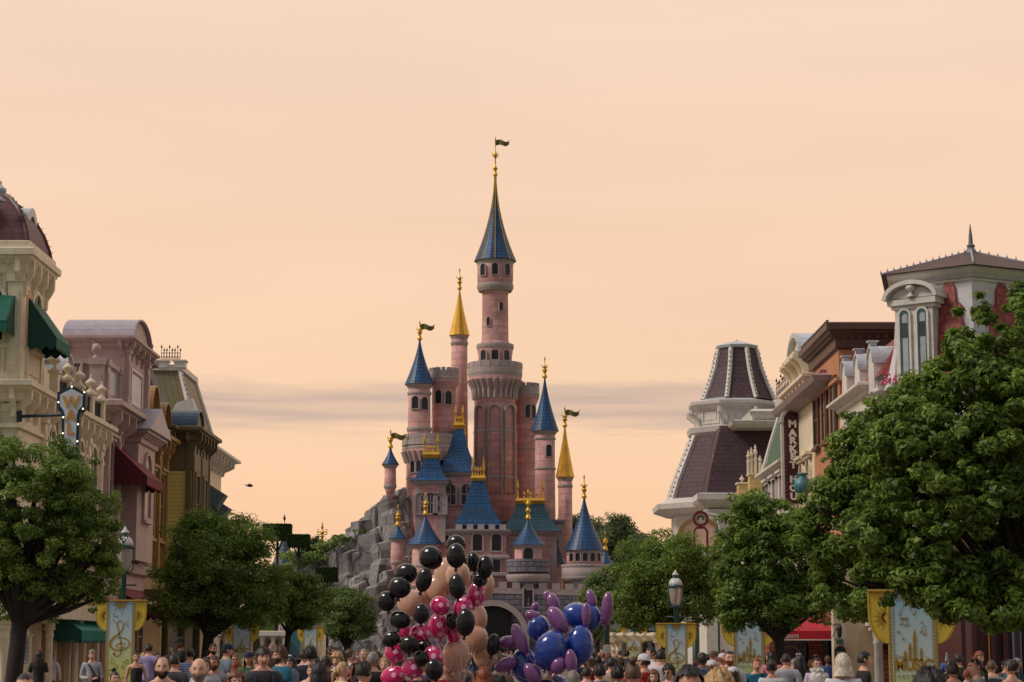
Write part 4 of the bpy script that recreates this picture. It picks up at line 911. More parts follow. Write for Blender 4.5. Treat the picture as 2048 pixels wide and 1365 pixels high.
m = MB(); m.box(XR - .06, 17, 100, 100.5, .13, 4.2); m.build('screen_wall', BRICK, YB)
# --- tall octagonal tower house with plum mansards
E = thing('tower_house', 'tall octagonal corner house with two tiers of plum shingle mansard roof', 'building', (xx(1480, 113), 113, 0))
dE = 113.0; kE = mpp(dE); ex = xx(1486, dE, 900); ze_ = lambda y: zz(y, dE + .2)
R1 = 147 * kE
oct1 = lambda r, cx=ex: ngon(cx, dE + 1, r, 8, pi / 8)
P0 = oct1(R1 / .924 * .94); walls(E, P0, 0, ze_(1030), WHITE)
m = MB(); m.loft(oct1(R1 / .924), [(0, ze_(1032)), (.45, ze_(1026)), (.75, ze_(1022)), (.8, ze_(1012)), (.6, ze_(1010)), (.0, ze_(1000))], True, True); m.build('eaves', WHITE, E)
m = MB(); m.loft(oct1(R1 / .924), [(-.1, ze_(1004)), (-.45, ze_(965)), (-1.0, ze_(915)), (-1.45, ze_(874))]); r1 = m.build('lower_mansard', PLUMSH, E)
m = MB(); bl = []
for q, (x, y) in enumerate(oct1(1.0)):
    dx, dy = x - ex, y - (dE + 1); rr0 = R1 / .924; s_ = 1 / .924
    pts = [(ex + dx * (rr0 + o * s_), dE + 1 + dy * (rr0 + o * s_), ze_(z)) for o, z in ((-.05, 1004), (-.4, 965), (-.95, 915), (-1.4, 874))]
    m = MB(); m.tube(pts, .17, 5); m.build('hip_rib', WHITE, r1)
    for t in range(13):
        f = t / 13 * 3; i = int(f); bl.append(Vector(pts[i]).lerp(Vector(pts[i + 1]), f - i) + Vector((dx * .17, dy * .17, 0)))
rafters_bolts(r1, bl, BLACKI, r=.05)
# dormer on the lower mansard, camera side
dx0 = xx(1443, dE - 4.2, 950); dx1 = xx(1476, dE - 4.2, 950); m = MB()
m.box(dx0 - .3, dx1, dE - 4.4, dE - 2, ze_(985), ze_(924)); dq = m.build('dormer', WHITE, E)
m = MB(); m.M = Matrix.Translation(((dx0 + dx1) / 2, dE - 4.5, 0)); w_ = (dx1 - dx0) / 2 + .35
m.M = Matrix.Identity(4); ids = [(dx0 - .45, dE - 4.65, ze_(927)), (dx1 + .15, dE - 4.65, ze_(927)), (dx1 + .15, dE - 2, ze_(900)), (dx0 - .2, dE - 2, ze_(900))]
m.quad(*ids); m.quad(*[(a, b, c + .12) for a, b, c in ids]); m.box(dx0 - .45, dx1 + .15, dE - 4.68, dE - 4.6, ze_(929), ze_(925)); m.build('dormer_roof', PLUMSH, dq)
m = MB(); m.box(dx0 - .5, dx1 + .2, dE - 4.72, dE - 4.62, ze_(931), ze_(927)); m.build('dormer_trim', WHITE, dq)
ex2 = xx(1470, dE, 840)
m = MB(); r2 = 88 * kE
m.loft(ngon(ex2, dE + 1, r2 / .924 * .96), [(-1.0, ze_(880)), (-.1, ze_(876)), (.12, ze_(868)), (.2, ze_(858)), (-.2, ze_(855)), (-1.0, ze_(850))], True, True); m.build('lower_cornice', WHITE, E)
m = MB(); m.loft(ngon(ex2, dE + 1, 76 * kE), [(0, ze_(858)), (0, ze_(812))]); dr = m.build('drum', WHITE, E)
m = MB()
for q in range(8):
    a = pi / 8 + q * pi / 4; cx, cy = ex2 + 76 * kE * cos(a), dE + 1 + 76 * kE * sin(a); dx, dy = cos(a), sin(a)
    m = MB(); m.tube([(cx, cy, ze_(856)), (cx + dx * .12, cy + dy * .12, ze_(840)), (cx + dx * .5, cy + dy * .5, ze_(828)), (cx + dx * .55, cy + dy * .55, ze_(820))], [.1, .12, .14, .1], 6); m.build('scroll_bracket', WHITE, dr)
for q in range(8):
    a = q * pi / 4 + pi / 4; a0 = pi / 8 + q * pi / 4; a1 = a0 + pi / 4
    if sin((a0 + a1) / 2) > .5: continue
    Mq = wallM((ex2 + 76 * kE * cos(a1), dE + 1 + 76 * kE * sin(a1)), (ex2 + 76 * kE * cos(a0), dE + 1 + 76 * kE * sin(a0)))
    panel(dr, Mq, 76 * kE * .383, ze_(850), 1.2, ze_(820) - ze_(850), WHITE)
m = MB(); m.loft(ngon(ex2, dE + 1, 92 * kE), [(-.5, ze_(822)), (-.2, ze_(818)), (.05, ze_(812)), (.08, ze_(806)), (-.1, ze_(804))], True, True); m.build('upper_cornice', WHITE, E)
m = MB(); m.loft(ngon(ex2, dE + 1, 92 * kE), [(.02, ze_(806)), (-.9, ze_(795)), (-1.0, ze_(793))]); m.build('skirt_roof', LEADW, E)
ex3 = xx(1478, dE, 740); R3 = 70 * kE / .924
m = MB(); m.loft(ngon(ex3, dE + 1, R3), [(0, ze_(800)), (-.36, ze_(770)), (-.68, ze_(735)), (-.9, ze_(697))]); r3_ = m.build('upper_mansard', PLUMSH, E)
m = MB(); bl = []
for q in range(8):
    a = pi / 8 + q * pi / 4; dx, dy = cos(a), sin(a)
    pts = [(ex3 + dx * (R3 + o / .924), dE + 1 + dy * (R3 + o / .924), ze_(z)) for o, z in ((.03, 800), (-.33, 770), (-.65, 735), (-.87, 697))]
    m = MB(); m.tube(pts, .13, 5); m.build('hip_rib', WHITE, r3_)
    for t in range(12):
        f = t / 12 * 3; i = int(f); bl.append(Vector(pts[i]).lerp(Vector(pts[i + 1]), f - i) + Vector((dx * .13, dy * .13, 0)))
rafters_bolts(r3_, bl, BLACKI, r=.045)
m = MB(); m.loft(ngon(ex3, dE + 1, 40 * kE), [(-.2, ze_(698)), (.1, ze_(695)), (.14, ze_(690)), (-.1, ze_(687)), (-.5, ze_(682)), (-.95, ze_(678)), (-.97, ze_(676))], True, True); m.build('roof_cap', LEADW, E)
# side body of the tower house toward the street
PE2 = rect(xx(1405, dE - 4, 1030), 18, dE - 5.5, dE + 4); walls(E, PE2, 0, ze_(1032), WHITE, 'side_wall')
m = MB(); m.loft(PE2, [(0, ze_(1030)), (.3, ze_(1022)), (.45, ze_(1015)), (.45, ze_(1004)), (.2, ze_(1002))], True, True); m.build('side_eaves', WHITE, E)
m = MB(); m.loft(PE2, [(-.1, ze_(1004)), (-.4, ze_(950)), (-1.0, ze_(870))]); m.build('side_roof', PLUMSH, E)
m = MB(); m.loft(rect(xx(1472, dE - 6, 870), 18, dE - 6.2, dE - 3), [(0, ze_(880)), (.2, ze_(875)), (.3, ze_(868)), (.1, ze_(866))], True, True); m.loft(rect(xx(1505, dE - 6, 870), 18, dE - 6.2, dE - 3), [(0, ze_(864)), (.2, ze_(850)), (.0, ze_(845))], True, True); m.build('side_cornice', WHITE, E)
Mx = wallM((PE2[1][0], dE - 5.5), (PE2[0][0], dE - 5.5))
# arcade: arch filled by a panel with the sky's glow painted in; thick arch band under the eaves
m = MB(); m.M = Matrix.Translation((xx(1400, dE - 6, 1060), dE - 5.6, 0)) @ Matrix.Rotation(pi, 4, 'Z')
ringz(m, outline(1.9, ze_(1052) - ze_(1110), 'arch', 14) and [(x * 1.25, z * 1.06 + ze_(1110)) for x, z in outline(1.9, ze_(1052) - ze_(1110), 'arch', 14)], [(x, z + ze_(1110)) for x, z in outline(1.9, ze_(1052) - ze_(1110), 'arch', 14)], -.02, .15); m.build('arch_surround', OCHRE, E)
m = MB(); m.M = Matrix.Translation((xx(1400, dE - 6, 1060), dE - 5.6, 0)) @ Matrix.Rotation(pi, 4, 'Z'); m.poly([(x, .04, z + ze_(1110)) for x, z in outline(1.9, ze_(1052) - ze_(1110), 'arch', 14)]); m.build('arch_sky_panel', mat('painted_peach_sky', (236, 200, 176), .15, stain=False), E)
m = MB(); m.tube([at(1412, 1018, dE - 6.2), at(1418, 1028, dE - 6.2), at(1434, 1032, dE - 6.2), at(1438, 1050, dE - 6.2), at(1438, 1100, dE - 6.2)], .09, 8); m.build('drain_pipe', WHITE, E)
# round cameo sign on its red frame
cs = thing('round_sign', 'round cameo portrait sign in a dark red beaded ring on an arched red frame', 'sign', (xx(1401, 98, 1038), 98, 0))
c0 = at(1401, 1038, 98); kc = mpp(98); MCa = Matrix.Translation((c0.x, 98, 0)) @ Matrix.Rotation(pi, 4, 'Z'); n = 28
cir = lambda r, q=n: [(r * kc * cos(2 * pi * i / q), c0.z + r * kc * sin(2 * pi * i / q)) for i in range(q)]
m = MB(); m.M = MCa; ringz(m, cir(15.5), cir(11), -.1, .1)
for i in range(24): m.sphere((15.5 * kc * cos(2 * pi * i / 24), .04, c0.z + 15.5 * kc * sin(2 * pi * i / 24)), .035, 6, 4)
zc0 = c0.z
ringz(m, [(x * kc, zc0 - (z - 1038) * kc) for x, z in ((-15, 1110), (-15, 1062), (-9, 1054), (9, 1054), (15, 1062), (15, 1110), (11, 1110), (11, 1062), (0, 1058), (-11, 1062), (-11, 1110))][:6] , [(x * kc, zc0 - (z - 1038) * kc) for x, z in ((-11, 1110), (-11, 1063), (-7, 1058), (7, 1058), (11, 1063), (11, 1110))], -.08, .08)
m.build('frame', mat('cameo_red_frame', (104, 22, 34), .5), cs)
m = MB(); m.M = MCa; m.prism(cir(11.2), -.05, .03); m.build('disc', mat('ivory_disc', (196, 186, 160), .5), cs)
m = MB(); m.M = MCa
el = lambda x, z, a, b, q=16: [(x * kc + a * kc * cos(2 * pi * i / q), c0.z + z * kc + b * kc * sin(2 * pi * i / q)) for i in range(q)]
m.prism(el(0, 2.5, 7.5, 4.5), .03, .034); m.prism(el(-5, 0, 2.6, 3.2), .03, .035); m.prism(el(5, 0, 2.6, 3.2), .03, .0355); m.build('hair', mat('cameo_dark', (90, 92, 92), .6), cs)
m = MB(); m.M = MCa; m.prism(el(0, -2, 3.4, 5), .036, .04); m.prism(el(0, -7.2, 2, 2.6), .036, .041); m.build('face', mat('cameo_pale', (206, 194, 166), .6), cs)
# ------------------------------------------------------------------ a pink and blue fairytale castle at the end of the street
CPINK = mat('castle_pink_render', (212, 160, 154), .8, scale=.5, var=.2, kind='tile', a=(1.4, .7), mort=(194, 146, 142), bump=.15)
CPALE = mat('castle_pale_stone', (176, 160, 156), .75, scale=.6)
CSTONE = mat('castle_base_stone', (128, 122, 132), .85, kind='stone', a=(1.0, .5), scale=.4, var=.25)
CBLUE = mat('castle_blue_tiles', (20, 76, 124), .45, kind='tile', a=(.5, .38), bump=.6, scale=.5, var=.4)
CTEAL = mat('castle_teal_tiles', (26, 74, 88), .5, kind='tile', a=(.5, .38), bump=.6, scale=.6, var=.22)
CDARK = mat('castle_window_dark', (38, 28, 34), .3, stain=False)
CGOLD = mat('castle_gold', (226, 176, 70), .38, metal=.7, var=.2, scale=1.2, stain=False)
CDC = 205.0
CA = thing('castle', 'pink fairytale castle with blue cone roofs and gold spires at the street end', 'castle', (xx(985, CDC), CDC, 0))
def ring_of(par, c, r, z0, z1, n, w, dpt, mt, name='battlement'):
    m = MB()
    for q in range(n):
        a = 2 * pi * (q + .5) / n; m.M = Matrix.Translation((c[0] + (r - dpt / 2) * cos(a), c[1] + (r - dpt / 2) * sin(a), 0)) @ Matrix.Rotation(a, 4, 'Z')
        m.box(-dpt / 2, dpt / 2, -w / 2, w / 2, z0, z1)
    m.M = Matrix.Identity(4); rs = [[(c[0] + rr * cos(2 * pi * k / 32), c[1] + rr * sin(2 * pi * k / 32), z) for k in range(32)] for rr, z in ((r, z0 - .7), (r, z0 + .05), (r - dpt, z0 + .05), (r - dpt, z0 - .7))]
    m.rings(rs); return m.build(name, mt, par)
def slit(par, c, r, a, z, w, h, arch=True, fr=None):
    """arched window on a round tower at angle a from the camera side"""
    th = -pi / 2 + a; M = Matrix.Translation((c[0] + r * cos(th), c[1] + r * sin(th), z)) @ Matrix.Rotation(th - pi / 2, 4, 'Z')
    m = MB(); m.M = M; ringz(m, [(x * 1.35, zq * 1.1 - .08) for x, zq in outline(w, h, 'arch', 6)], outline(w, h, 'arch', 6), -.2, .14); f = m.build('window', fr or CPALE, par)
    p = MB(); p.M = M; p.poly([(x, .05, zq) for x, zq in outline(w, h, 'arch', 6)]); p.build('pane', CDARK, f)
def tower(px, d, body, y1, roof=None, fin=None, mt=None, rmt=None, n=20, bands=(), batt=None, win=(), flag=None, gold_ribs=False, rot=0.0, corb=True):
    """body: [(half width px, y px)] bottom to top; roof: (half width, y eave, y top, concave)"""
    mt = mt or CPINK; k = mpp(d); c = (xx(px, d, 900), d); Zc = lambda y: zz(y, d)
    m = MB(); m.smooth = n > 10; m.lathe((c[0], c[1], 0), [(w * k, Zc(y)) for w, y in body], n, True, True, rot); t = m.build('tower', mt, CA)
    if bands:
        m = MB(); m.smooth = False
        for w, ya, yb in bands: m.lathe((c[0], c[1], 0), [((w - 3) * k, Zc(ya + (ya - yb) * .8)), (w * k, Zc(ya)), ((w + .6) * k, Zc((ya + yb) / 2)), (w * k, Zc(yb)), ((w - 3) * k, Zc(yb - .5))], max(n, 16) if n > 10 else n, True, True, rot)
        m.build('stone_band', CPALE, t)
    if roof:
        w, ye, yt, cc = roof; m = MB(); pr = []
        for j in range(11):
            f = j / 10; pr.append((w * k * ((1 - f) ** (1 + cc)) + .06, Zc(ye) + (Zc(yt) - Zc(ye)) * f))
        m.lathe((c[0], c[1], 0), [(w * k * .7, Zc(ye) - .1)] + pr, n, True, True, rot); r_ = m.build('roof', rmt or CBLUE, t)
        if gold_ribs:
            m = MB()
            for q in range(8):
                a = rot + q * pi / 4; m.tube([(c[0] + (rr + .03) * cos(a), c[1] + (rr + .03) * sin(a), z) for rr, z in pr], .055, 4)
            m.build('roof_ribs', CGOLD, r_)
        if corb:
            m = MB(); m.lathe((c[0], c[1], 0), [(body[-1][0] * k * .9, Zc(ye + 9)), (body[-1][0] * k, Zc(ye + 8)), (w * k * .93, Zc(ye + 2)), (w * k * .95, Zc(ye)), (w * k * .5, Zc(ye) + .02)], n, True, True, rot); m.build('eaves', CPALE, t)
        if fin:
            h = Zc(fin) - Zc(yt); m = MB(); m.smooth = True
            m.lathe((c[0], c[1], Zc(yt) - .25), [(.22, 0), (.26, .2), (.2, .3), (.12, .55), (.2, .7), (.28, .85), (.1, 1.05), (.07, h * .45), (.16, h * .5), (.26, h * .55), (.16, h * .61), (.05, h * .66), (.04, h * .9), (.1, h * .94), (.005, h + .25)], 8)
            for q in range(4):
                a = q * pi / 2 + .4; m.tube([(c[0], c[1], Zc(yt) + h * .42), (c[0] + .38 * cos(a), c[1] + .38 * sin(a), Zc(yt) + h * .47), (c[0] + .3 * cos(a), c[1] + .3 * sin(a), Zc(yt) + h * .55)], .035, 4)
            m.build('finial', CGOLD, r_)
            if flag:
                m = MB(); zf_ = Zc(fin) - .9; s = flag; L_ = 1.7
                top = [(c[0] + s * L_ * j / 8, c[1] + .12 * sin(j * 1.3), zf_ + .38 + .14 * sin(j * .9)) for j in range(9)]; bot = [(c[0] + s * L_ * (.8 if j == 8 else 1) * j / 8, c[1] + .12 * sin(j * 1.3), zf_ - .22 + .14 * sin(j * .9) + .25 * (j / 8) ** 2) for j in range(9)]
                m.rings([top, bot], close=False); m.rings([[(x, y + .03, z) for x, y, z in top], [(x, y + .03, z) for x, y, z in bot]], close=False); m.build('flag', mat('dull_gold_flag', (110, 96, 40), .6), r_)
    if batt:
        w, ya, yb, cnt = batt; ring_of(t, c, w * k, Zc(ya), Zc(yb), cnt, w * k * 2 * pi / cnt * .58, .45, mt if mt is not CPINK else CPALE)
    for a, y, ww, hh in win: slit(t, c, [w * k for w, yy in body][0] * .985 if len(body) < 3 else min((w * k for w, yy in body if abs(yy - y) < 400), default=1), a, Zc(y), ww, hh)
    return t
# central great tower (plain round shaft, battlemented gallery, tall cone)
k0 = mpp(214)
t = tower(990, 214, [(45, 1060), (43, 860), (41, 785), (52, 764), (54, 757)], 757, n=24, bands=((54, 757, 748), (44.5, 960, 955), (43.5, 868, 863)))
c0_ = (xx(990, 214, 900), 214)
ring_of(t, c0_, 55 * k0, zz(738, 214), zz(728, 214), 18, .95, .5, CPALE)
m = MB()
for q in range(24):
    a = 2 * pi * q / 24; m.tube([(c0_[0] + 42 * k0 * cos(a), c0_[1] + 42 * k0 * sin(a), zz(800, 214)), (c0_[0] + 44 * k0 * cos(a), c0_[1] + 44 * k0 * sin(a), zz(780, 214)), (c0_[0] + 53 * k0 * cos(a), c0_[1] + 53 * k0 * sin(a), zz(762, 214))], .24, 5)
m.build('corbels', CPALE, t)
for a in (-.75, 0.0, .75):   # tall blind arches on the shaft
    th = -pi / 2 + a; M = Matrix.Translation((c0_[0] + 42.5 * k0 * cos(th), c0_[1] + 42.5 * k0 * sin(th), zz(990, 214))) @ Matrix.Rotation(th - pi / 2, 4, 'Z')
    m = MB(); m.M = M; ringz(m, [(x * 1.16, z * 1.02) for x, z in outline(1.25, zz(815, 214) - zz(990, 214), 'arch', 10)], outline(1.25, zz(815, 214) - zz(990, 214), 'arch', 10), -.3, .2); m.build('blind_arch', CPALE, t)
t = tower(990, 214.01, [(34, 757), (34, 715), (37, 695), (30, 690), (27, 682), (26, 590), (35, 572), (36.5, 560), (36.5, 528)], 528, roof=(41, 524, 348, .95), fin=272, flag=1, n=24, bands=((37.5, 698, 690), (36.8, 578, 570)), gold_ribs=True)
for a, y in ((-.5, 655), (.45, 625)): slit(t, c0_, 26 * k0, a, zz(y, 214), .38, .9)
for a in (-.7, 0, .7): slit(t, c0_, 36.3 * k0, a, zz(556, 214), .62, 1.25); slit(t, c0_, 34 * k0, a, zz(724, 214), .7, 1.1)
# left cluster
tower(838, 209, [(25, 900), (23, 868), (22, 775)], 775, roof=(29, 770, 676, .45), fin=640, flag=1, bands=((25, 862, 856), (24, 790, 785)), win=((-.3, 820, .7, 1.3), (.5, 822, .7, 1.3)))
tower(887, 211, [(26, 900), (24, 840), (24, 780), (29, 768), (30, 760)], 760, n=24, bands=((30, 762, 756),), batt=(30, 745, 738, 14), win=((-.4, 810, .7, 1.4), (.4, 812, .7, 1.4)))
tower(918, 219, [(18, 900), (16, 680)], 680, roof=(20, 672, 575, .3), fin=535, rmt=CGOLD, n=12, bands=((17.5, 690, 684),))
t = tower(862, 206, [(52, 1120), (50, 1000), (49, 925), (57, 908), (58, 900)], 900, n=28, bands=((58, 902, 896), (50, 960, 956)), win=())
c1_ = (xx(862, 206, 900), 206); k1 = mpp(206); ring_of(t, c1_, 58.5 * k1, zz(880, 206), zz(872, 206), 22, .95, .5, CPALE)
for a in (-.75, -.45, .1, .5): slit(t, c1_, 49 * k1, a, zz(948, 206), .55, 1.2)
m = MB()
for q in range(26):
    a = 2 * pi * q / 26; m.tube([(c1_[0] + 50 * k1 * cos(a), c1_[1] + 50 * k1 * sin(a), zz(926, 206)), (c1_[0] + 57 * k1 * cos(a), c1_[1] + 57 * k1 * sin(a), zz(905, 206))], .2, 5)
m.build('corbels', CPALE, t)
tower(781, 204, [(4, 1000), (11, 978), (12, 970), (11, 932)], 932, roof=(17, 930, 892, .6), fin=858, flag=1, bands=((12.5, 976, 970),), n=14)
# right cluster
tower(1052, 216, [(22, 1060), (20, 960), (20, 812), (26, 798), (27, 790)], 790, n=24, bands=((27, 793, 787), (21, 900, 895)), batt=(27, 775, 768, 12), win=((.2, 838, .6, 1.4), (.7, 838, .6, 1.4)))
tower(1090, 208, [(22, 1130), (20, 962), (20, 868)], 868, roof=(27, 863, 752, .45), fin=712, bands=((21.5, 880, 876), (21.5, 940, 936)), win=((.35, 915, .55, 1.2),))
tower(1130, 211, [(14, 1180), (14, 960)], 960, roof=(18, 955, 850, .25), fin=812, rmt=CGOLD, n=12, bands=((15, 975, 970),), flag=1)
# keep and halls
def hall(x0, x1, d0, d1, yb, yt, roof_y=None, inset=.5, rmt=None, mt=None, crest=False, quoins=True, win=0, hip=1.0):
    X0, X1 = xx(x0, d0, 1000), xx(x1, d0, 1000); P = rect(X0, X1, d0, d1); Zc = lambda y: zz(y, d0)
    w = walls(CA, P, Zc(yb), Zc(yt), mt or CPINK, 'hall')
    m = MB(); m.loft(P, [(0, Zc(yt) - .5), (.35, Zc(yt) - .2), (.4, Zc(yt)), (0, Zc(yt) + .02)], True, True); m.build('stone_band', CPALE, w)
    M = wallM((X1, d0), (X0, d0)); L_ = X1 - X0
    if quoins:
        for sd in (0, 1):
            m = MB(); m.M = M; z = Zc(yb); q = 0
            while z < Zc(yt) - .8:
                ww = .7 if q % 2 else .45; m.box(*((-.06, ww) if sd == 0 else (L_ - ww, L_ + .06)), -.5, .07, z, z + .48); z += .479; q += 1
            m.build('quoins', CPALE, w)
    if roof_y:
        H = Zc(roof_y) - Zc(yt); mn = min(X1 - X0, d1 - d0) / 2 * inset
        m = MB(); m.loft(P, [(.55, Zc(yt)), (.1, Zc(yt) + .12 * H), (-mn * .45, Zc(yt) + .42 * H), (-mn * .8, Zc(yt) + .75 * H), (-mn, Zc(yt) + H)]); r_ = m.build('roof', rmt or CBLUE, w)
        if crest:
            m = MB(); PT = offset(P, -mn); m.loft(PT, [(.02, Zc(yt) + H - .5), (.12, Zc(yt) + H - .3), (.25, Zc(yt) + H), (.1, Zc(yt) + H + .25)], False, True)
            a, b = PT[0], PT[1]; m.M = wallM(b, a); Lt = (Vector(b) - Vector(a)).length
            nq = max(4, int(Lt / .55))
            for q in range(nq + 1):
                x = Lt * q / nq; hh = 1.9 if q in (0, nq) else .75
                m.lathe((x, 0, Zc(yt) + H + .2), [(.12, 0), (.06, hh * .4), (.14, hh * .6), (.02, hh)], 6)
            m.build('gold_cresting', CGOLD, r_)
    for q in range(win):
        x = L_ * (q + .5) / win; L2 = M @ Matrix.Translation((x, 0, Zc(yt) - 3.2)); o = outline(1.0, 2.0, 'arch', 8)
        m = MB(); m.M = L2; ringz(m, [(a * 1.45, b * 1.12 - .15) for a, b in o], o, -.2, .2); m.box(-.05, .05, .05, .12, 0, 1.9); m.box(-.5, .5, .05, .12, .95, 1.05); f = m.build('window', CPALE, w); p = MB(); p.M = L2; p.poly([(a, .05, b) for a, b in o]); p.build('pane', CDARK, f)
    return w
hall(832, 890, 201, 207, 1120, 962, 908, .55, crest=True, win=3)
hall(884, 950, 203, 212, 1120, 945, 848, .78, crest=True, win=2)
hall(890, 1125, 205, 216, 1185, 1040, None)
hall(1010, 1112, 202, 212, 1180, 1063, 1000, .5, rmt=CTEAL, crest=True, win=0)
hall(832, 1000, 199.5, 206, 1300, 1085, None, mt=CPINK, win=0, quoins=False)
# gatehouse: plain stepped box with a straight gable roof and a round window
d0 = 196.0; Zg = lambda y: zz(y, d0); gx0, gx1 = xx(898, d0, 1080), xx(1012, d0, 1080)
gh = walls(CA, rect(gx0, gx1, d0, 203), 0, Zg(1062), CPINK, 'gatehouse'); gm = wallM((gx1, d0), (gx0, d0)); GL = gx1 - gx0
m = MB(); m.loft(rect(gx0, gx1, d0, 203), [(0, Zg(1070)), (.4, Zg(1064)), (.45, Zg(1060)), (0, Zg(1059))], True, True); m.build('stone_band', CPALE, gh)
m = MB(); m.M = gm
q = 0.0
while q < GL - .5: m.box(q, q + .62, -.5, .1, Zg(1060), Zg(1049)); q += 1.05
m.build('battlement', CPALE, gh)
hx0, hx1 = gx0 + .7, gx1 - .7; PGt = rect(hx0, hx1, d0 + 1, 202); H_ = Zg(955) - Zg(1056)
m = MB(); m.loft(PGt, [(0, Zg(1062)), (0, Zg(1052)), (.25, Zg(1050)), (-.7, Zg(1050) + .4 * H_), (-1.5, Zg(1050) + .95 * H_)]); gr_ = m.build('roof', CBLUE, gh)
m = MB(); PT = offset(PGt, -1.5); m.loft(PT, [(0, Zg(1050) + .9 * H_), (.25, Zg(1050) + .97 * H_), (.1, Zg(1050) + 1.02 * H_)], False, True)
for q in range(5): m.lathe((PT[0][0] + (PT[1][0] - PT[0][0]) * q / 4, PT[0][1], Zg(1050) + H_), [(.12, 0), (.06, .4), (.14, .6), (.02, 1.0 if q % 4 else 2.0)], 6)
m.build('gold_cresting', CGOLD, gr_)
for q in range(3):
    L2 = gm @ Matrix.Translation((GL * (q + .5) / 3, 0, Zg(1102))); o = outline(.9, 1.7, 'arch', 8)
    m = MB(); m.M = L2; ringz(m, [(a * 1.4, b * 1.12 - .12) for a, b in o], o, -.2, .2); f = m.build('window', CPALE, gh); p = MB(); p.M = L2; p.poly([(a, .05, b) for a, b in o]); p.build('pane', CDARK, f)
for y, o_ in ((1115, .35), (1150, .5)):
    m = MB(); m.loft(rect(gx0, gx1, d0, 203), [(0, Zg(y + 6)), (o_, Zg(y + 2)), (o_, Zg(y - 3)), (0, Zg(y - 5))], False, False); m.build('stone_band', CPALE, gh)
for q in range(5): slit(gh, (gx0 + .9 + q * (GL - 1.8) / 4, d0 + 0), 0.0, 0, Zg(1145), .7, 1.4)
# stone curtain wall with gate arch
d1 = 193.0; Zw = lambda y: zz(y, d1)
cw = MB(); wx0, wx1 = xx(822, d1, 1200), xx(1200, d1, 1200); cx_ = xx(985, d1, 1200); aw_ = 2.9; za_ = Zw(1212)
Mw = wallM((wx1, d1), (wx0, d1)); Lw = wx1 - wx0; ctr = wx1 - cx_
cw.M = Mw; arch = [(ctr + aw_ * cos(pi * q / 14), za_ - aw_ + aw_ * sin(pi * q / 14)) for q in range(15)]
cw.prism([(0, 0), (ctr - aw_, 0)] + arch[::-1] + [(ctr + aw_, 0), (Lw, 0), (Lw, Zw(1172)), (0, Zw(1182))], -3, 0)
cwo = cw.build('curtain_wall', CSTONE, CA)
m = MB(); m.M = Mw; m.prism([(0, Zw(1182) - .5), (Lw, Zw(1172) - .5), (Lw, Zw(1172) + .02), (0, Zw(1182) + .02)], -.48, .06)
q = 0.0
while q < Lw - .9: z = Zw(1182) + (Zw(1172) - Zw(1182)) * q / Lw; m.box(q, q + .75, -.5, .08, z - .1, z + .6); q += 1.25
m.build('battlement', CPALE, cwo)
m = MB(); m.M = Mw
ringz(m, [(ctr + (aw_ + .55) * cos(pi * q / 14), za_ - aw_ + (aw_ + .55) * sin(pi * q / 14)) for q in range(15)] + [(ctr - aw_ - .55, 0), (ctr + aw_ + .55, 0)], arch + [(ctr - aw_, 0), (ctr + aw_, 0)], -.2, .3); m.build('gate_arch', CPALE, cwo)
m = MB(); m.box(cx_ - aw_ - 1.5, cx_ + aw_ + 1.5, 195.6, 195.8, 0, za_ + .4); m.build('gate_shade_sheet', CDARK, cwo)  # dark sheet behind the arch, the passage's shade put into its colour
# front turrets
tower(852, 197, [(30, 1300), (28, 1160), (26, 1098)], 1098, roof=(35, 1090, 1026, .5), fin=984, bands=((28, 1135, 1130),), win=((0, 1125, .8, 1.3),))
tower(797, 199, [(3, 1155), (13, 1132), (14, 1125), (13, 1082)], 1082, roof=(18, 1078, 1048, .5), fin=1008, n=14, bands=((15, 1128, 1122),))
t = tower(1056, 194.5, [(27, 1150), (27, 1098)], 1098, roof=(35, 1091, 1034, .55), fin=978, bands=((28, 1142, 1138),), win=((0, 1128, .9, 1.5),))
t = tower(1056, 194.51, [(35, 1300), (33, 1190), (32, 1172), (41, 1160), (43, 1152)], 1152, mt=CSTONE, n=24, bands=((43.5, 1158, 1150),), win=((0, 1215, .8, 2.0),))
c2_ = (xx(1056, 194.5, 900), 194.51); k2 = mpp(194.5); ring_of(t, c2_, 43 * k2, zz(1131, 194.5), zz(1120, 194.5), 18, .8, .45, CSTONE)
t = tower(1168, 199, [(40, 1300), (38, 1185), (37, 1172), (46, 1158), (46, 1135)], 1135, mt=CPALE, n=28, bands=((46.5, 1160, 1154), (46.5, 1136, 1130)))
t = tower(1168, 199.01, [(36, 1132), (36, 1112)], 1112, roof=(40, 1102, 992, .42), fin=948, n=28, win=((-.8, 1124, .5, .8), (-.4, 1124, .5, .8), (0, 1124, .5, .8), (.4, 1124, .5, .8), (.8, 1124, .5, .8)))
tower(1209, 203, [(12, 1300), (11, 1140)], 1140, roof=(17, 1133, 1097, .3), fin=1062, n=14)
tower(1113, 205, [(13, 1180), (13, 1130)], 1130, roof=(20, 1128, 1080, .8), fin=None, n=8, rmt=mat('castle_navy_tiles', (30, 44, 66), .5, kind='tile', a=(.5, .38)))
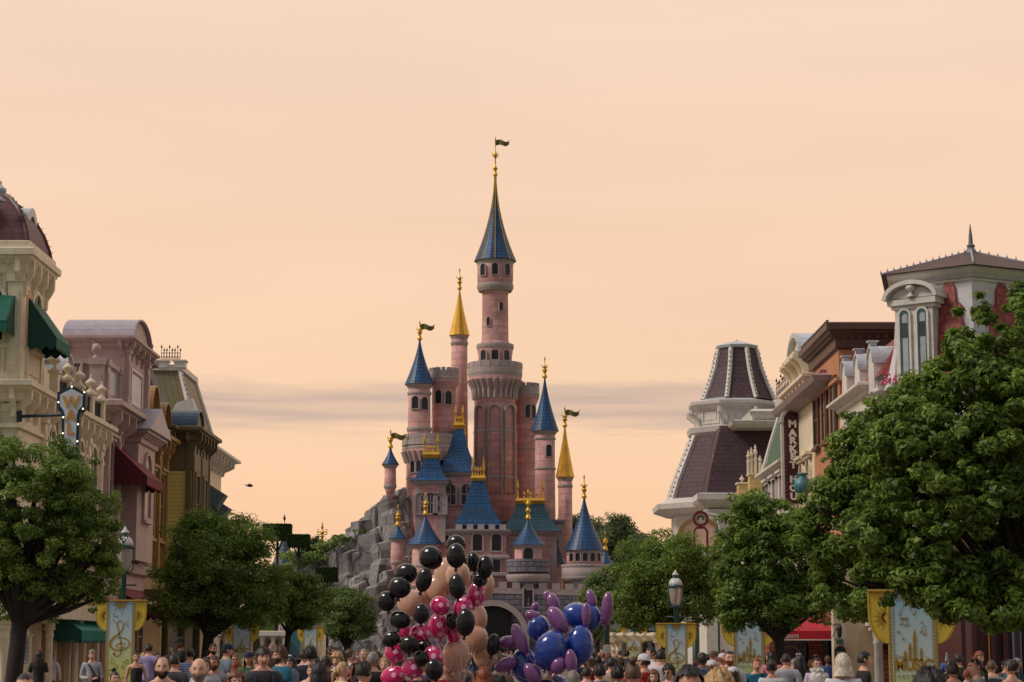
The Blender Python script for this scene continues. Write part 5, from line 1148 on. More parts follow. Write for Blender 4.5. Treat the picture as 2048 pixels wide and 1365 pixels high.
# ------------------------------------------------------------------ rock cliff left of the castle
ROCK = mat('grey_rock', (138, 133, 131), .9, scale=2.5, var=.25, bump=1.0, kind='rock')
rn = random.Random(4)
def rock_block(m, c, s, tilt):
    m.M = Matrix.Translation(c) @ Matrix.Rotation(rn.uniform(-.15, .15), 4, 'Y') @ Matrix.Rotation(tilt, 4, 'X') @ Matrix.Rotation(rn.uniform(-.5, .5), 4, 'Z')
    n = rn.choice((5, 6, 7)); ang = sorted(rn.uniform(0, 2 * pi / n * .6) + 2 * pi * q / n for q in range(n)); rs = []
    for z, sc_ in ((-1, 1.0), (-.2, rn.uniform(.95, 1.05)), (.55, rn.uniform(.82, .98)), (.92, rn.uniform(.7, .9)), (1.0, rn.uniform(.45, .7))):
        rs.append([(s[0] * cos(a) * sc_, s[1] * sin(a) * sc_, s[2] * z + .12 * s[2] * (cos(a) if z > .5 else 0)) for a in ang])
    m.rings(rs, True, True, True)
ck = thing('rock_cliff', 'grey blocky rock cliff stepping up to the left side of the castle', 'rock', (xx(755, 202, 1200), 202, 0))
m = MB()
prof = [(575, 1150), (610, 1140), (640, 1120), (665, 1104), (690, 1088), (708, 1058), (725, 1040), (745, 1022), (765, 1006), (785, 985), (805, 975), (830, 1010), (850, 1060)]
def ctop(x):
    for (a, ya), (b, yb) in zip(prof, prof[1:]):
        if a <= x <= b: return ya + (yb - ya) * (x - a) / (b - a)
    return 1150
for _ in range(300):
    px = rn.uniform(580, 850); yt = ctop(px); f = rn.random() ** .9; py = yt + f * (1300 - yt) + 14
    d = 207 - 9 * f + rn.uniform(-1, 1); s_ = rn.uniform(.8, 1.9); h = rn.uniform(1.0, 2.6)
    if py - 2 < yt: continue
    p = at(px, py, d); rock_block(m, (p.x, d, p.z - h * .6), (s_, s_ * 1.1, h), rn.uniform(-.08, .08))
for px in range(580, 850, 6):   # skyline blocks
    p = at(px + rn.uniform(-3, 3), ctop(px), 206); s_ = rn.uniform(.7, 1.4); h = rn.uniform(1.2, 2.6); rock_block(m, (p.x, 206 + rn.uniform(-1, 1), p.z - h), (s_, s_, h), 0)
m.M = Matrix.Identity(4)
top = [at(x, ctop(x) + 16, 209) for x, _ in prof]; m.rings([[(p.x, 209, p.z) for p in top], [(p.x, 200, 0) for p in top]], close=False)
m.build('rock_face', ROCK, ck)
m = MB()
for _ in range(70):
    px = rn.uniform(625, 835); p = at(px, 1300, 199); hh = rn.uniform(2.5, 8.5); d = 199 + rn.uniform(-1.5, 2) + (hh - 5) * .3; s_ = rn.uniform(.9, 1.7); rock_block(m, (p.x, d, hh / 2), (s_, s_, hh / 2), 0)
m.M = Matrix.Identity(4); m.build('lower_rock', ROCK, ck)
# grassy slope with topiary
m = MB(); hp = [(500, 1150), (560, 1130), (600, 1116), (640, 1103), (680, 1084), (708, 1072), (730, 1075)]
rows = []
for j, dd in enumerate((208, 209, 213, 219)):
    rows.append([(at(x, 1300 if j == 0 else y + (30 if j == 1 else 0) + (0 if j < 3 else 25), dd).x, dd, zz(1300 if j == 0 else y + (30 if j == 1 else 0) + (0 if j < 3 else 25), dd) + (rn.uniform(-.15, .15) if j else -1.5)) for x, y in hp])
m.rings(rows, close=False); hl = m.build('hill', GRASS); hl['kind'] = 'structure'
m = MB(); m.M = Matrix.Identity(4)
for (a, b) in zip([(560, 1106), (610, 1104), (650, 1100), (690, 1084)], [(610, 1104), (650, 1100), (690, 1084), (715, 1074)]):
    pa, pb = at(*a, 214), at(*b, 214)
    for q in range(6): p = pa.lerp(pb, q / 6); m.tube([p - Vector((0, 0, .6)), p + Vector((0, 0, .7))], .03, 4)
    for hh in (.4, .8): m.tube([pa + Vector((0, 0, hh)), pb + Vector((0, 0, hh))], .02, 4)
fnc = thing('hill_fence', 'thin post and rail fence climbing the grassy slope beside the cliff', 'fence', (xx(630, 206), 206, 5)); m.build('rails', mat('grey_timber', (110, 104, 98), .8), fnc)
# distant tops beyond the hill
dt = thing('distant_roof', 'grey blue pointed tent roof far behind the square topiary', 'building', (xx(568, 230), 230, 0))
m = MB(); c = (xx(568, 230, 1100), 230); m.lathe((c[0], c[1], 0), [(34 * mpp(230), zz(1160, 230)), (20 * mpp(230), zz(1120, 230)), (7 * mpp(230), zz(1082, 230)), (.1, zz(1074, 230))], 8); r_ = m.build('roof', mat('grey_blue_tiles', (84, 104, 124), .6, kind='tile', a=(.6, .5)), dt)
m = MB(); m.lathe((c[0], c[1], zz(1075, 230)), [(.12, 0), (.05, .5), (.04, 1.8), (.16, 2.1), (.01, 2.6)], 6); m.build('finial', BLACKI, r_)
m = MB(); m.lathe((c[0], c[1], 0), [(30 * mpp(230), 0), (30 * mpp(230), zz(1160, 230))], 8); m.build('wall', CPALE, dt)
ds = thing('distant_spire', 'small blue cone with curled gold finial far beyond the grassy slope', 'spire', (xx(644, 230), 230, 0))
m = MB(); c = (xx(644, 230, 1100), 230); kz = zz(1086, 230); m.lathe((c[0], c[1], 0), [(1.6, 0), (1.6, zz(1115, 230)), (.9, zz(1112, 230)), (.5, zz(1098, 230)), (.15, kz)], 10); m.build('roof', CBLUE, ds)
m = MB(); H_ = zz(1044, 230) - kz; m.lathe((c[0], c[1], kz), [(.2, 0), (.15, H_ * .25), (.3, H_ * .3), (.08, H_ * .38), (.25, H_ * .5), (.06, H_ * .6), (.16, H_ * .75), (.02, H_)], 8)
for s in (-1, 1):
    for zq in (.42, .55): m.tube([(c[0], c[1], kz + H_ * zq), (c[0] + s * .5, c[1], kz + H_ * (zq - .04)), (c[0] + s * .55, c[1], kz + H_ * (zq + .07)), (c[0] + s * .35, c[1], kz + H_ * (zq + .08))], .06, 5)
m.build('finial', CGOLD, ds)
# bird
bd = MB(); p = at(500, 972, 120); bd.sphere(tuple(p), .1, 8, 5, (1.9, .8, .8))
for s in (-1, 1): bd.poly([p + Vector((-.06, 0, .03)), p + Vector((.1, 0, .05)), p + Vector((s * .1 - .12, s * .32, .16)), p + Vector((-.12, s * .3, .12))])
bd.tube([p + Vector((-.15, 0, 0)), p + Vector((-.3, 0, .07))], [.05, .02], 5)
b_ = bd.build('bird', mat('dark_feathers', (38, 36, 40), .8)); tag(b_, 'small dark bird flying in the open sky left of the castle', 'bird')

# rough shrubs and weeds on the slope
rg = np.random.default_rng(77); P = []
for (x, y, rx, ry, n_) in ((600, 1112, 40, 7, 1500), (660, 1092, 30, 7, 1400), (690, 1078, 22, 6, 1000), (640, 1118, 45, 5, 900), (720, 1062, 14, 5, 300), (700, 1100, 12, 3, 260), (735, 1130, 12, 3, 200)):
    for _ in range(n_):
        p = at(x + rg.normal() * rx * .5, y + rg.normal() * ry * .5, 205 + rg.uniform(-1, 8)); P.append(tuple(p))
WEEDP = np.array(P)
# ------------------------------------------------------------------ trees
def leaf_mat(name, c1, c2, rough=.38):
    m, n, b = nodes_mat(name); N = n.nodes.new; L = n.links.new
    a = N('ShaderNodeAttribute'); a.attribute_name = 'tint'; a.attribute_type = 'GEOMETRY'
    r = N('ShaderNodeValToRGB'); L(a.outputs['Fac'], r.inputs[0])
    ramp(r.color_ramp.elements, [(0, c1), (.75, c2), (.93, tuple(x * 1.4 for x in c2)), (1, (c2[0] * 2.0, c2[1] * 1.6, c2[2] * 1.2))])
    L(r.outputs[0], b.inputs['Base Color']); b.inputs['Roughness'].default_value = rough; b.inputs['Specular IOR Level'].default_value = .38
    tr = N('ShaderNodeBsdfTranslucent'); L(r.outputs[0], tr.inputs[0]); mx = N('ShaderNodeMixShader'); mx.inputs[0].default_value = .36
    L(b.outputs[0], mx.inputs[1]); L(tr.outputs[0], mx.inputs[2]); L(mx.outputs[0], n.nodes['Material Output'].inputs[0])
    return m
LEAF = leaf_mat('evergreen_leaves', (.045, .095, .013), (.235, .345, .055), .45)
LEAFL = leaf_mat('lighter_leaves', (.06, .11, .028), (.21, .29, .075), .5)
LEAFF = leaf_mat('far_leaves', (.07, .11, .045), (.17, .22, .09), .6)
HEDGE = leaf_mat('clipped_leaves', (.02, .05, .01), (.06, .11, .025), .6)
BARK = mat('dark_bark', (44, 36, 32), .9, scale=6, var=.35, bump=.8, stain=False)
def leaves_mesh(name, P, Nn, size, mt, parent, asp=.42, rng=None):
    """P positions, Nn facing normals, one folded kite per leaf"""
    n = len(P); rng = rng or np.random.default_rng(1)
    r = rng.normal(size=(n, 3)); t = np.cross(Nn, r); t /= np.linalg.norm(t, axis=1)[:, None] + 1e-9
    b = np.cross(Nn, t); s = size * rng.uniform(.6, 1.25, n)[:, None]
    base = P - t * s * .5; tip = P + t * s * .5 - Nn * s * .12; l = P + b * s * asp * .5 + Nn * s * .10; rr = P - b * s * asp * .5 + Nn * s * .10
    V = np.stack([base, l, tip, rr], 1).reshape(-1, 3).astype(np.float32)
    if parent is not None:
        A = np.array(ABS[parent.name].inverted()); V = (V @ A[:3, :3].T + A[:3, 3]).astype(np.float32)
    me = bpy.data.meshes.new(name); me.vertices.add(4 * n); me.vertices.foreach_set('co', V.ravel())
    me.loops.add(4 * n); me.loops.foreach_set('vertex_index', np.arange(4 * n, dtype=np.int32))
    me.polygons.add(n); me.polygons.foreach_set('loop_start', np.arange(0, 4 * n, 4, dtype=np.int32)); me.polygons.foreach_set('loop_total', np.full(n, 4, dtype=np.int32))
    at_ = me.attributes.new('tint', 'FLOAT', 'FACE')
    return me, at_, rng, n
def finish_leaves(me, at_, tint, mt, name, parent):
    at_.data.foreach_set('value', np.clip(tint, 0, 1).astype(np.float32)); me.materials.append(mt); me.update(); me.validate()
    o = bpy.data.objects.new(name, me); COL.objects.link(o)
    if parent is not None: o.parent = parent; ABS[o.name] = ABS[parent.name]
    return o
def tree(label, px, d, blobs, nleaf, size, mt, seed, trunk_w=.22, group='trees lining the street', fork=.45, yfork=1240, nclump=230, cat='tree', name='street_tree', crad=.3, asp=.42, dens=.5):
    """blobs: (px, py, rx, ry, depth shift) in photo pixels at distance d"""
    rng = np.random.default_rng(seed); k = mpp(d); bx = xx(px, d, 1300)
    T = thing(name, label, cat, (bx, d, 0), group)
    B = []
    for (x, y, rx, ry, dy) in blobs:
        c = at(x, y, d); rx *= 1.08; ry *= 1.06
        B.append((np.array([c.x, d + dy, c.z]), np.array([rx * k, (rx + ry) / 2 * k, ry * k])))
    vol = np.array([b[1].prod() ** .72 for b in B]); cnt = np.maximum(6, (vol / vol.sum() * nclump)).astype(int)
    C = []; CR = []; CO = []
    for (c, r), m_ in zip(B, cnt):
        v = rng.normal(size=(m_, 3)); v /= np.linalg.norm(v, axis=1)[:, None]
        f = rng.uniform(.25, 1, m_) ** dens * rng.uniform(.86, 1.06, m_); st = rng.random(m_) < .2; f[st] = rng.uniform(1.02, 1.17, st.sum())
        C.append(c + v * r * f[:, None]); CR.append(np.where(st, .55, 1.0) * crad * rng.uniform(.6, 1.35, m_) * (.8 + .25 * r.mean() / 2)); CO.append(v)
    C = np.concatenate(C); CR = np.concatenate(CR); CO = np.concatenate(CO)
    w = CR ** 2; idx = rng.choice(len(C), nleaf, p=w / w.sum())
    v = rng.normal(size=(nleaf, 3)); v /= np.linalg.norm(v, axis=1)[:, None]
    rad = CR[idx] * rng.uniform(.25, 1, nleaf) ** .6
    sq = np.array([1.15, 1.15, .75])
    P = C[idx] + v * rad[:, None] * sq
    # stray sprays that break the outline
    Nn = v * .75 + CO[idx] * .35 + np.array([0, 0, .55]) + rng.normal(size=(nleaf, 3)) * .45
    Nn /= np.linalg.norm(Nn, axis=1)[:, None]
    me, a_, rng, n = leaves_mesh('crown', P, Nn, size, mt, T, asp, rng)
    ct = rng.uniform(.2, .8, len(C)); tint = ct[idx] ** 1.2 * .75 + rng.uniform(-.08, .34, n) + (rng.random(n) > .985) * .5
    finish_leaves(me, a_, tint, mt, 'crown', T)
    m = MB(); zf = zz(yfork, d); base = Vector((bx, d, 0)); cen = Vector(tuple(np.mean([b[0] for b in B], axis=0)))
    fk = Vector((bx + (cen.x - bx) * .15, d, zf)); m.smooth = True
    rn_ = random.Random(seed)
    m.tube([base, base + Vector((rn_.uniform(-.04, .04), 0, zf * .5)), fk], [trunk_w * .62, trunk_w * .5, trunk_w * .46], 9)
    sel = rng.choice(len(C), min(16, len(C)), replace=False)
    for j in sel:
        e = Vector(tuple(C[j])); mid = fk.lerp(e, .5) + Vector((rn_.uniform(-.2, .2), rn_.uniform(-.2, .2), -.12)); st = fk.lerp(mid, rn_.uniform(-.05, .1))
        m.tube([st - Vector((0, 0, .15)), mid, e], [trunk_w * .26, trunk_w * .15, trunk_w * .05], 6)
    for b in B:
        e = Vector(tuple(b[0])); m.tube([fk - Vector((0, 0, .2)), fk.lerp(e, .5), e], [trunk_w * .4, trunk_w * .28, trunk_w * .12], 7)
    m.build('trunk', BARK, T)
    return T
tree('large evergreen street tree in front of the cream domed building and its porch', 30, 43, [(70, 990, 125, 110, 0), (20, 930, 70, 60, -.3), (112, 945, 55, 50, .2), (170, 1020, 58, 66, 0), (60, 1110, 150, 80, 0), (170, 1150, 65, 60, .3), (208, 1090, 36, 60, 0), (-30, 1080, 90, 100, 0), (60, 1180, 120, 50, .4)], 62000, .095, LEAF, 11, .36, yfork=1235, nclump=420, crad=.24)
tree('round dense evergreen street tree between the yellow house and the cliff', 412, 70, [(430, 1120, 112, 78, 0), (410, 1080, 80, 52, 0), (470, 1075, 62, 45, 0), (365, 1175, 62, 65, 0), (500, 1170, 70, 72, 0), (430, 1205, 105, 55, 0), (548, 1190, 30, 45, .4)], 62000, .12, LEAF, 12, .40, yfork=1262, nclump=420, crad=.38)
tree('smaller open crowned street tree between the round evergreen and the pale clipped tree', 572, 94, [(590, 1180, 48, 40, 0), (615, 1215, 45, 38, 0), (570, 1215, 45, 38, 0), (640, 1195, 22, 25, 0)], 20000, .15, LEAF, 13, .30, yfork=1262, nclump=130, crad=.42, dens=.3)
tree('pale clipped street tree between the black balloons and the cliff foot', 694, 130, [(696, 1228, 48, 40, 0), (690, 1200, 38, 20, 0), (720, 1255, 25, 26, 0), (665, 1255, 22, 22, 0)], 24000, .19, LEAFL, 14, .42, yfork=1290, nclump=170, crad=.5)
tree('biggest street tree, its crown hiding the mansard house above the largest banner', 2075, 27, [(1960, 790, 120, 110, 0), (1990, 690, 80, 90, 0), (2040, 620, 45, 50, 0), (1900, 880, 130, 110, 0), (1840, 970, 120, 110, -.2), (1950, 1060, 140, 130, 0), (1810, 1110, 90, 90, .2), (1870, 1160, 110, 60, 0), (2010, 1170, 95, 75, 0), (2060, 900, 130, 160, 0), (2060, 1180, 80, 60, -.3), (1900, 1175, 80, 55, -.2), (1990, 1215, 75, 38, -.4), (1920, 1205, 60, 34, -.5), (1745, 1090, 55, 80, 0), (1925, 690, 35, 40, 0)], 70000, .115, LEAF, 15, .22, yfork=1225, nclump=700, crad=.17)
tree('tall street tree partly behind the biggest one, under the terracotta building', 1824, 36, [(1790, 860, 90, 80, 0), (1750, 900, 75, 75, 0), (1700, 960, 58, 66, 0), (1760, 980, 90, 90, 0), (1690, 1050, 90, 90, 0), (1630, 1050, 42, 42, 0), (1720, 1160, 95, 80, 0), (1830, 800, 60, 50, 0)], 46000, .11, LEAF, 16, .2, yfork=1200, nclump=420, crad=.2)
tree('leaning street tree with dark trunk between the banner and red awning', 1563, 45, [(1530, 1070, 75, 60, 0), (1500, 1130, 70, 70, 0), (1580, 1120, 80, 80, 0), (1540, 1195, 100, 55, 0), (1470, 1215, 40, 40, 0), (1620, 1190, 55, 55, 0), (1475, 1060, 42, 40, 0), (1500, 1020, 40, 35, 0)], 52000, .11, LEAF, 17, .24, yfork=1262, nclump=420, crad=.25)
tree('broad round street tree behind the clef banner and lamp', 1338, 84, [(1335, 1130, 95, 58, 0), (1300, 1170, 75, 60, 0), (1380, 1165, 75, 65, 0), (1340, 1210, 105, 48, 0), (1330, 1098, 65, 28, 0), (1270, 1215, 48, 45, 0), (1425, 1190, 35, 55, 0)], 56000, .14, LEAF, 18, .30, yfork=1250, nclump=420, crad=.42)
tree('small distant street tree between the blue balloons and the clef banner tree', 1194, 118, [(1205, 1180, 34, 36, 0), (1195, 1215, 30, 36, 0), (1225, 1165, 25, 25, 0), (1190, 1250, 18, 30, 0)], 17000, .18, LEAFL, 19, .28, yfork=1270, nclump=120, crad=.48)
# looser trees far behind the castle
for q, (px, d, bl, lb) in enumerate(((1240, 250, [(1230, 1075, 32, 38, 0), (1245, 1055, 22, 20, 0), (1215, 1100, 25, 28, 0), (1262, 1090, 18, 24, 0)], 'loose leafy tree behind the castle, tallest of the four on that skyline'),
        (1190, 262, [(1180, 1065, 25, 26, 0), (1195, 1095, 30, 26, 0)], 'loose leafy tree behind the large blue cone beside the castle gate'),
        (1140, 256, [(1145, 1060, 16, 24, 0), (1140, 1090, 16, 26, 0)], 'narrow leafy tree tucked against the castle wall below the gold cone'),
        (1290, 246, [(1285, 1095, 26, 22, 0), (1262, 1110, 30, 20, 0)], 'low leafy tree sloping down toward the round street tree'))):
    tree(lb, px, d, bl, 9000, .42, LEAFF, 30 + q, .5, 'far trees behind the castle', yfork=1180, nclump=90, crad=1.1, name='background_tree')
for q, (px, py) in enumerate(((632, 1085), (614, 1100))):
    tree(('tiny pine on the hill left of the distant spire', 'tiny round bush tree under the square topiary')[q], px, 212, [(px, py, 8, 10, 0), (px, py + 8, 10, 7, 0)], 2200, .3, HEDGE, 40 + q, .15, 'small trees on the hill', yfork=py + 18, nclump=30, crad=.5, name='hill_tree')
# clipped box-shaped topiary trees
def topiary(label, x0, x1, y0, y1, d, seed, ybase=1150):
    rng = np.random.default_rng(seed); A_, B_ = at(x0, y0, d), at(x1, y1, d); cx = (A_.x + B_.x) / 2; cz = (A_.z + B_.z) / 2; hx, hz = (B_.x - A_.x) / 2, (A_.z - B_.z) / 2; hy = hx * .7
    T = thing('topiary_tree', label, 'tree', (cx, d, 0), 'box clipped topiary trees')
    n = 14000; P = rng.uniform(-1, 1, (n, 3)); ax = rng.integers(0, 3, n); sg_ = rng.choice([-1, 1], n); P[np.arange(n), ax] = sg_ * rng.uniform(.93, 1.02, n)
    Nn = np.zeros((n, 3)); Nn[np.arange(n), ax] = sg_; Nn = Nn + rng.normal(size=(n, 3)) * .5; Nn /= np.linalg.norm(Nn, axis=1)[:, None]
    P = P * np.array([hx, hy, hz]) + np.array([cx, d, cz]); me, a_, rng, n = leaves_mesh('crown', P, Nn, .26, HEDGE, T, .5, rng)
    finish_leaves(me, a_, rng.uniform(0, 1, n), HEDGE, 'crown', T)
    m = MB(); m.smooth = True; m.tube([(cx, d, 0), (cx + .05, d, cz * .5), (cx, d, cz)], [.22, .16, .12], 7)
    for s in (-1, 1): m.tube([(cx, d, cz - hz - 1.2), (cx + s * hx * .5, d, cz - hz + .1)], .07, 5)
    m.build('trunk', BARK, T)
topiary('large box clipped topiary tree, highest of the three on the slope', 529, 581, 1050, 1080, 190, 50)
topiary('box clipped topiary tree next to and just below the highest one', 577, 618, 1071, 1094, 188, 51)
topiary('box clipped topiary tree in front of the grey cliff', 634, 674, 1137, 1163, 180, 52)

Nn = rg.normal(size=(len(WEEDP), 3)) * .7 + np.array([0, -.3, .6]); Nn /= np.linalg.norm(Nn, axis=1)[:, None]
me, a_, rg2, n = leaves_mesh('hill_weeds', WEEDP, Nn, .45, LEAFF, None, .5, rg)
o = finish_leaves(me, a_, rg2.uniform(0, 1, n), LEAFL, 'hill_weeds', None); o['kind'] = 'stuff'; o['label'] = 'rough green weeds on the rocky slope'
# ------------------------------------------------------------------ lamp posts, banners
CLEAR = mat('lamp_glass', (196, 186, 176), .15, var=.1, stain=False, bump=0); _b = CLEAR.node_tree.nodes['Principled BSDF']; _b.inputs['Transmission Weight'].default_value = .45
LAMPW = mat('lamp_white_cap', (206, 204, 208), .35)
def lamp_proto(z_head, sc=1.0):
    """z_head: height of the finial tip"""
    T = thing('street_lamp', 'x', 'street lamp'); k = .0169
    Zl = lambda y: z_head - (y - 1140) * k
    m = MB(); m.smooth = True; m.lathe((0, 0, 0), [(.2, 0), (.2, .25), (.15, .35), (.13, .8), (.09, .95), (.075, 1.4), (.07, Zl(1217)), (.1, Zl(1215)), (.05, Zl(1212))], 12)
    m.tube([(-.3, 0, Zl(1233)), (.3, 0, Zl(1233))], .022, 6); m.sphere((-.3, 0, Zl(1233)), .04); m.sphere((.3, 0, Zl(1233)), .04)
    for s in (-1, 1): m.tube([(s * .245, 0, Zl(1173)), (s * .255, 0, Zl(1195)), (s * .24, 0, Zl(1207)), (s * .15, 0, Zl(1214)), (0, 0, Zl(1216))], .02, 6)
    m.build('post', TEALP, T)
    m = MB(); m.smooth = True; m.lathe((0, 0, 0), [(.12, Zl(1211)), (.17, Zl(1205)), (.215, Zl(1190)), (.225, Zl(1174))], 16, True, False); m.build('glass_globe', CLEAR, T)
    m = MB(); m.smooth = True; m.lathe((0, 0, 0), [(.24, Zl(1172)), (.225, Zl(1166)), (.19, Zl(1161)), (.12, Zl(1157))], 16, True, True); m.lathe((0, 0, 0), [(.115, Zl(1151)), (.12, Zl(1149)), (.06, Zl(1146)), (.035, Zl(1143)), (.01, Zl(1140))], 12, True, True); m.build('white_cap', LAMPW, T)
    m = MB(); m.lathe((0, 0, 0), [(.1, Zl(1158)), (.075, Zl(1152)), (.105, Zl(1150))], 12, True, True); m.lathe((0, 0, 0), [(.24, Zl(1175)), (.25, Zl(1172)), (.235, Zl(1170))], 20, True, True)
    for q in range(20): m.sphere((.245 * cos(q * pi / 10), .245 * sin(q * pi / 10), Zl(1174.5)), .03, 6, 4)
    m.lathe((0, 0, 0), [(.13, Zl(1214)), (.13, Zl(1210)), (.05, Zl(1208))], 12, True, True); m.build('collar', TEALP, T)
    m = MB(); m.tube([(0, 0, Zl(1212)), (0, 0, Zl(1192))], .03, 6); m.sphere((0, 0, Zl(1190)), .05, 8, 6, (1, 1, 1.6)); m.build('burner', LAMPW, T)
    return T
for px, d, yh, lab, s in ((1352, 69, 1140, 'teal street lamp with white cap before the broad round tree', 1.0), (245, 55, 1053, 'teal street lamp with white cap over the clef banner before the pink house', 1.0)):
    t = lamp_proto(zz(yh, d)); t['label'] = lab; t['group'] = 'teal street lamps'; t.location = (xx(px, d, 1250), d, 0)
# small coach lamp by the round sign
cl = thing('coach_lamp', 'small green coach lantern beside the round cameo sign', 'street lamp', (xx(1435, 97, 1070), 97, 0))
m = MB(); x = xx(1435, 97, 1070); m.lathe((x, 97, 0), [(.1, 0), (.06, 1), (.05, zz(1085, 97)), (.1, zz(1083, 97))], 8); m.lathe((x, 97, 0), [(.2, zz(1066, 97)), (.12, zz(1062, 97)), (.04, zz(1058, 97)), (.03, zz(1052, 97)), (.005, zz(1046, 97))], 6); m.build('post', mat('dark_green_metal', (38, 66, 54), .4), cl)
m = MB(); m.lathe((x, 97, 0), [(.07, zz(1083, 97)), (.16, zz(1067, 97))], 6, True, True); m.build('glass', CLEAR, cl)
def banner_print():
    m, n, b = nodes_mat('banner_print'); N = n.nodes.new; L = n.links.new
    tc = N('ShaderNodeTexCoord'); sx = N('ShaderNodeSeparateXYZ'); L(tc.outputs['UV'], sx.inputs[0])
    nz = N('ShaderNodeTexNoise'); nz.inputs['Scale'].default_value = 2.2; nz.inputs['Detail'].default_value = 5; L(tc.outputs['UV'], nz.inputs[0])
    ad = N('ShaderNodeMath'); ad.operation = 'MULTIPLY_ADD'; L(nz.outputs[0], ad.inputs[0]); ad.inputs[1].default_value = .5; L(sx.outputs['Y'], ad.inputs[2])
    dv = N('ShaderNodeMath'); dv.operation = 'DIVIDE'; L(ad.outputs[0], dv.inputs[0]); dv.inputs[1].default_value = 2.9
    r = N('ShaderNodeValToRGB'); L(dv.outputs[0], r.inputs[0])
    ramp(r.color_ramp.elements, [(0, s2l((200, 202, 96))), (.3, s2l((206, 210, 124))), (.48, s2l((202, 216, 160))), (.58, s2l((200, 216, 208))), (.75, s2l((186, 208, 212))), (.93, s2l((146, 194, 212))), (1, s2l((118, 180, 208)))])
    L(r.outputs[0], b.inputs['Base Color']); b.inputs['Roughness'].default_value = .6; return m
BPRINT = banner_print()
BGOLD = mat('banner_gold_print', (164, 126, 34), .6, var=.1, stain=False)
BYEL = mat('banner_yellow_wing', (216, 186, 66), .6, var=.18, stain=False)
BYELD = mat('banner_wing_ray', (168, 132, 36), .6, var=.1, stain=False)
BEDGE = mat('banner_edge', (190, 178, 110), .6, stain=False)
def ribbon(m, pts, ws, y0=.012, y1=.02):
    """flat stroke of varying width in the local xz plane"""
    n = len(pts); L_ = []; R_ = []
    for i, p in enumerate(pts):
        a = pts[max(i - 1, 0)]; b = pts[min(i + 1, n - 1)]; t = Vector((b[0] - a[0], b[1] - a[1])); t = t.normalized() if t.length else Vector((1, 0)); nn = Vector((-t.y, t.x)) * ws[i] / 2
        L_.append((p[0] + nn.x, p[1] + nn.y)); R_.append((p[0] - nn.x, p[1] - nn.y))
    m.rings([[(x, y1, z) for x, z in L_], [(x, y1, z) for x, z in R_], [(x, y0, z) for x, z in R_], [(x, y0, z) for x, z in L_]], close=False)
    m.rings([[(x, y0, z) for x, z in L_], [(x, y1, z) for x, z in L_]], close=False)
def catmull(p, k=6):
    o = []
    for i in range(len(p) - 1):
        p0, p1, p2, p3 = [Vector(p[max(0, min(len(p) - 1, i + j))]) for j in (-1, 0, 1, 2)]
        for q in range(k):
            t = q / k; o.append(tuple(.5 * ((2 * p1) + (-p0 + p2) * t + (2 * p0 - 5 * p1 + 4 * p2 - p3) * t * t + (-p0 + 3 * p1 - 3 * p2 + p3) * t ** 3)))
    o.append(tuple(p[-1])); return o
def star(m, x, z, r, n=4, y=.016):
    pts = [((x + (r if q % 2 == 0 else r * .35) * cos(q * pi / n)), z + (r if q % 2 == 0 else r * .35) * sin(q * pi / n)) for q in range(2 * n)]
    m.prism(pts, y - .004, y)
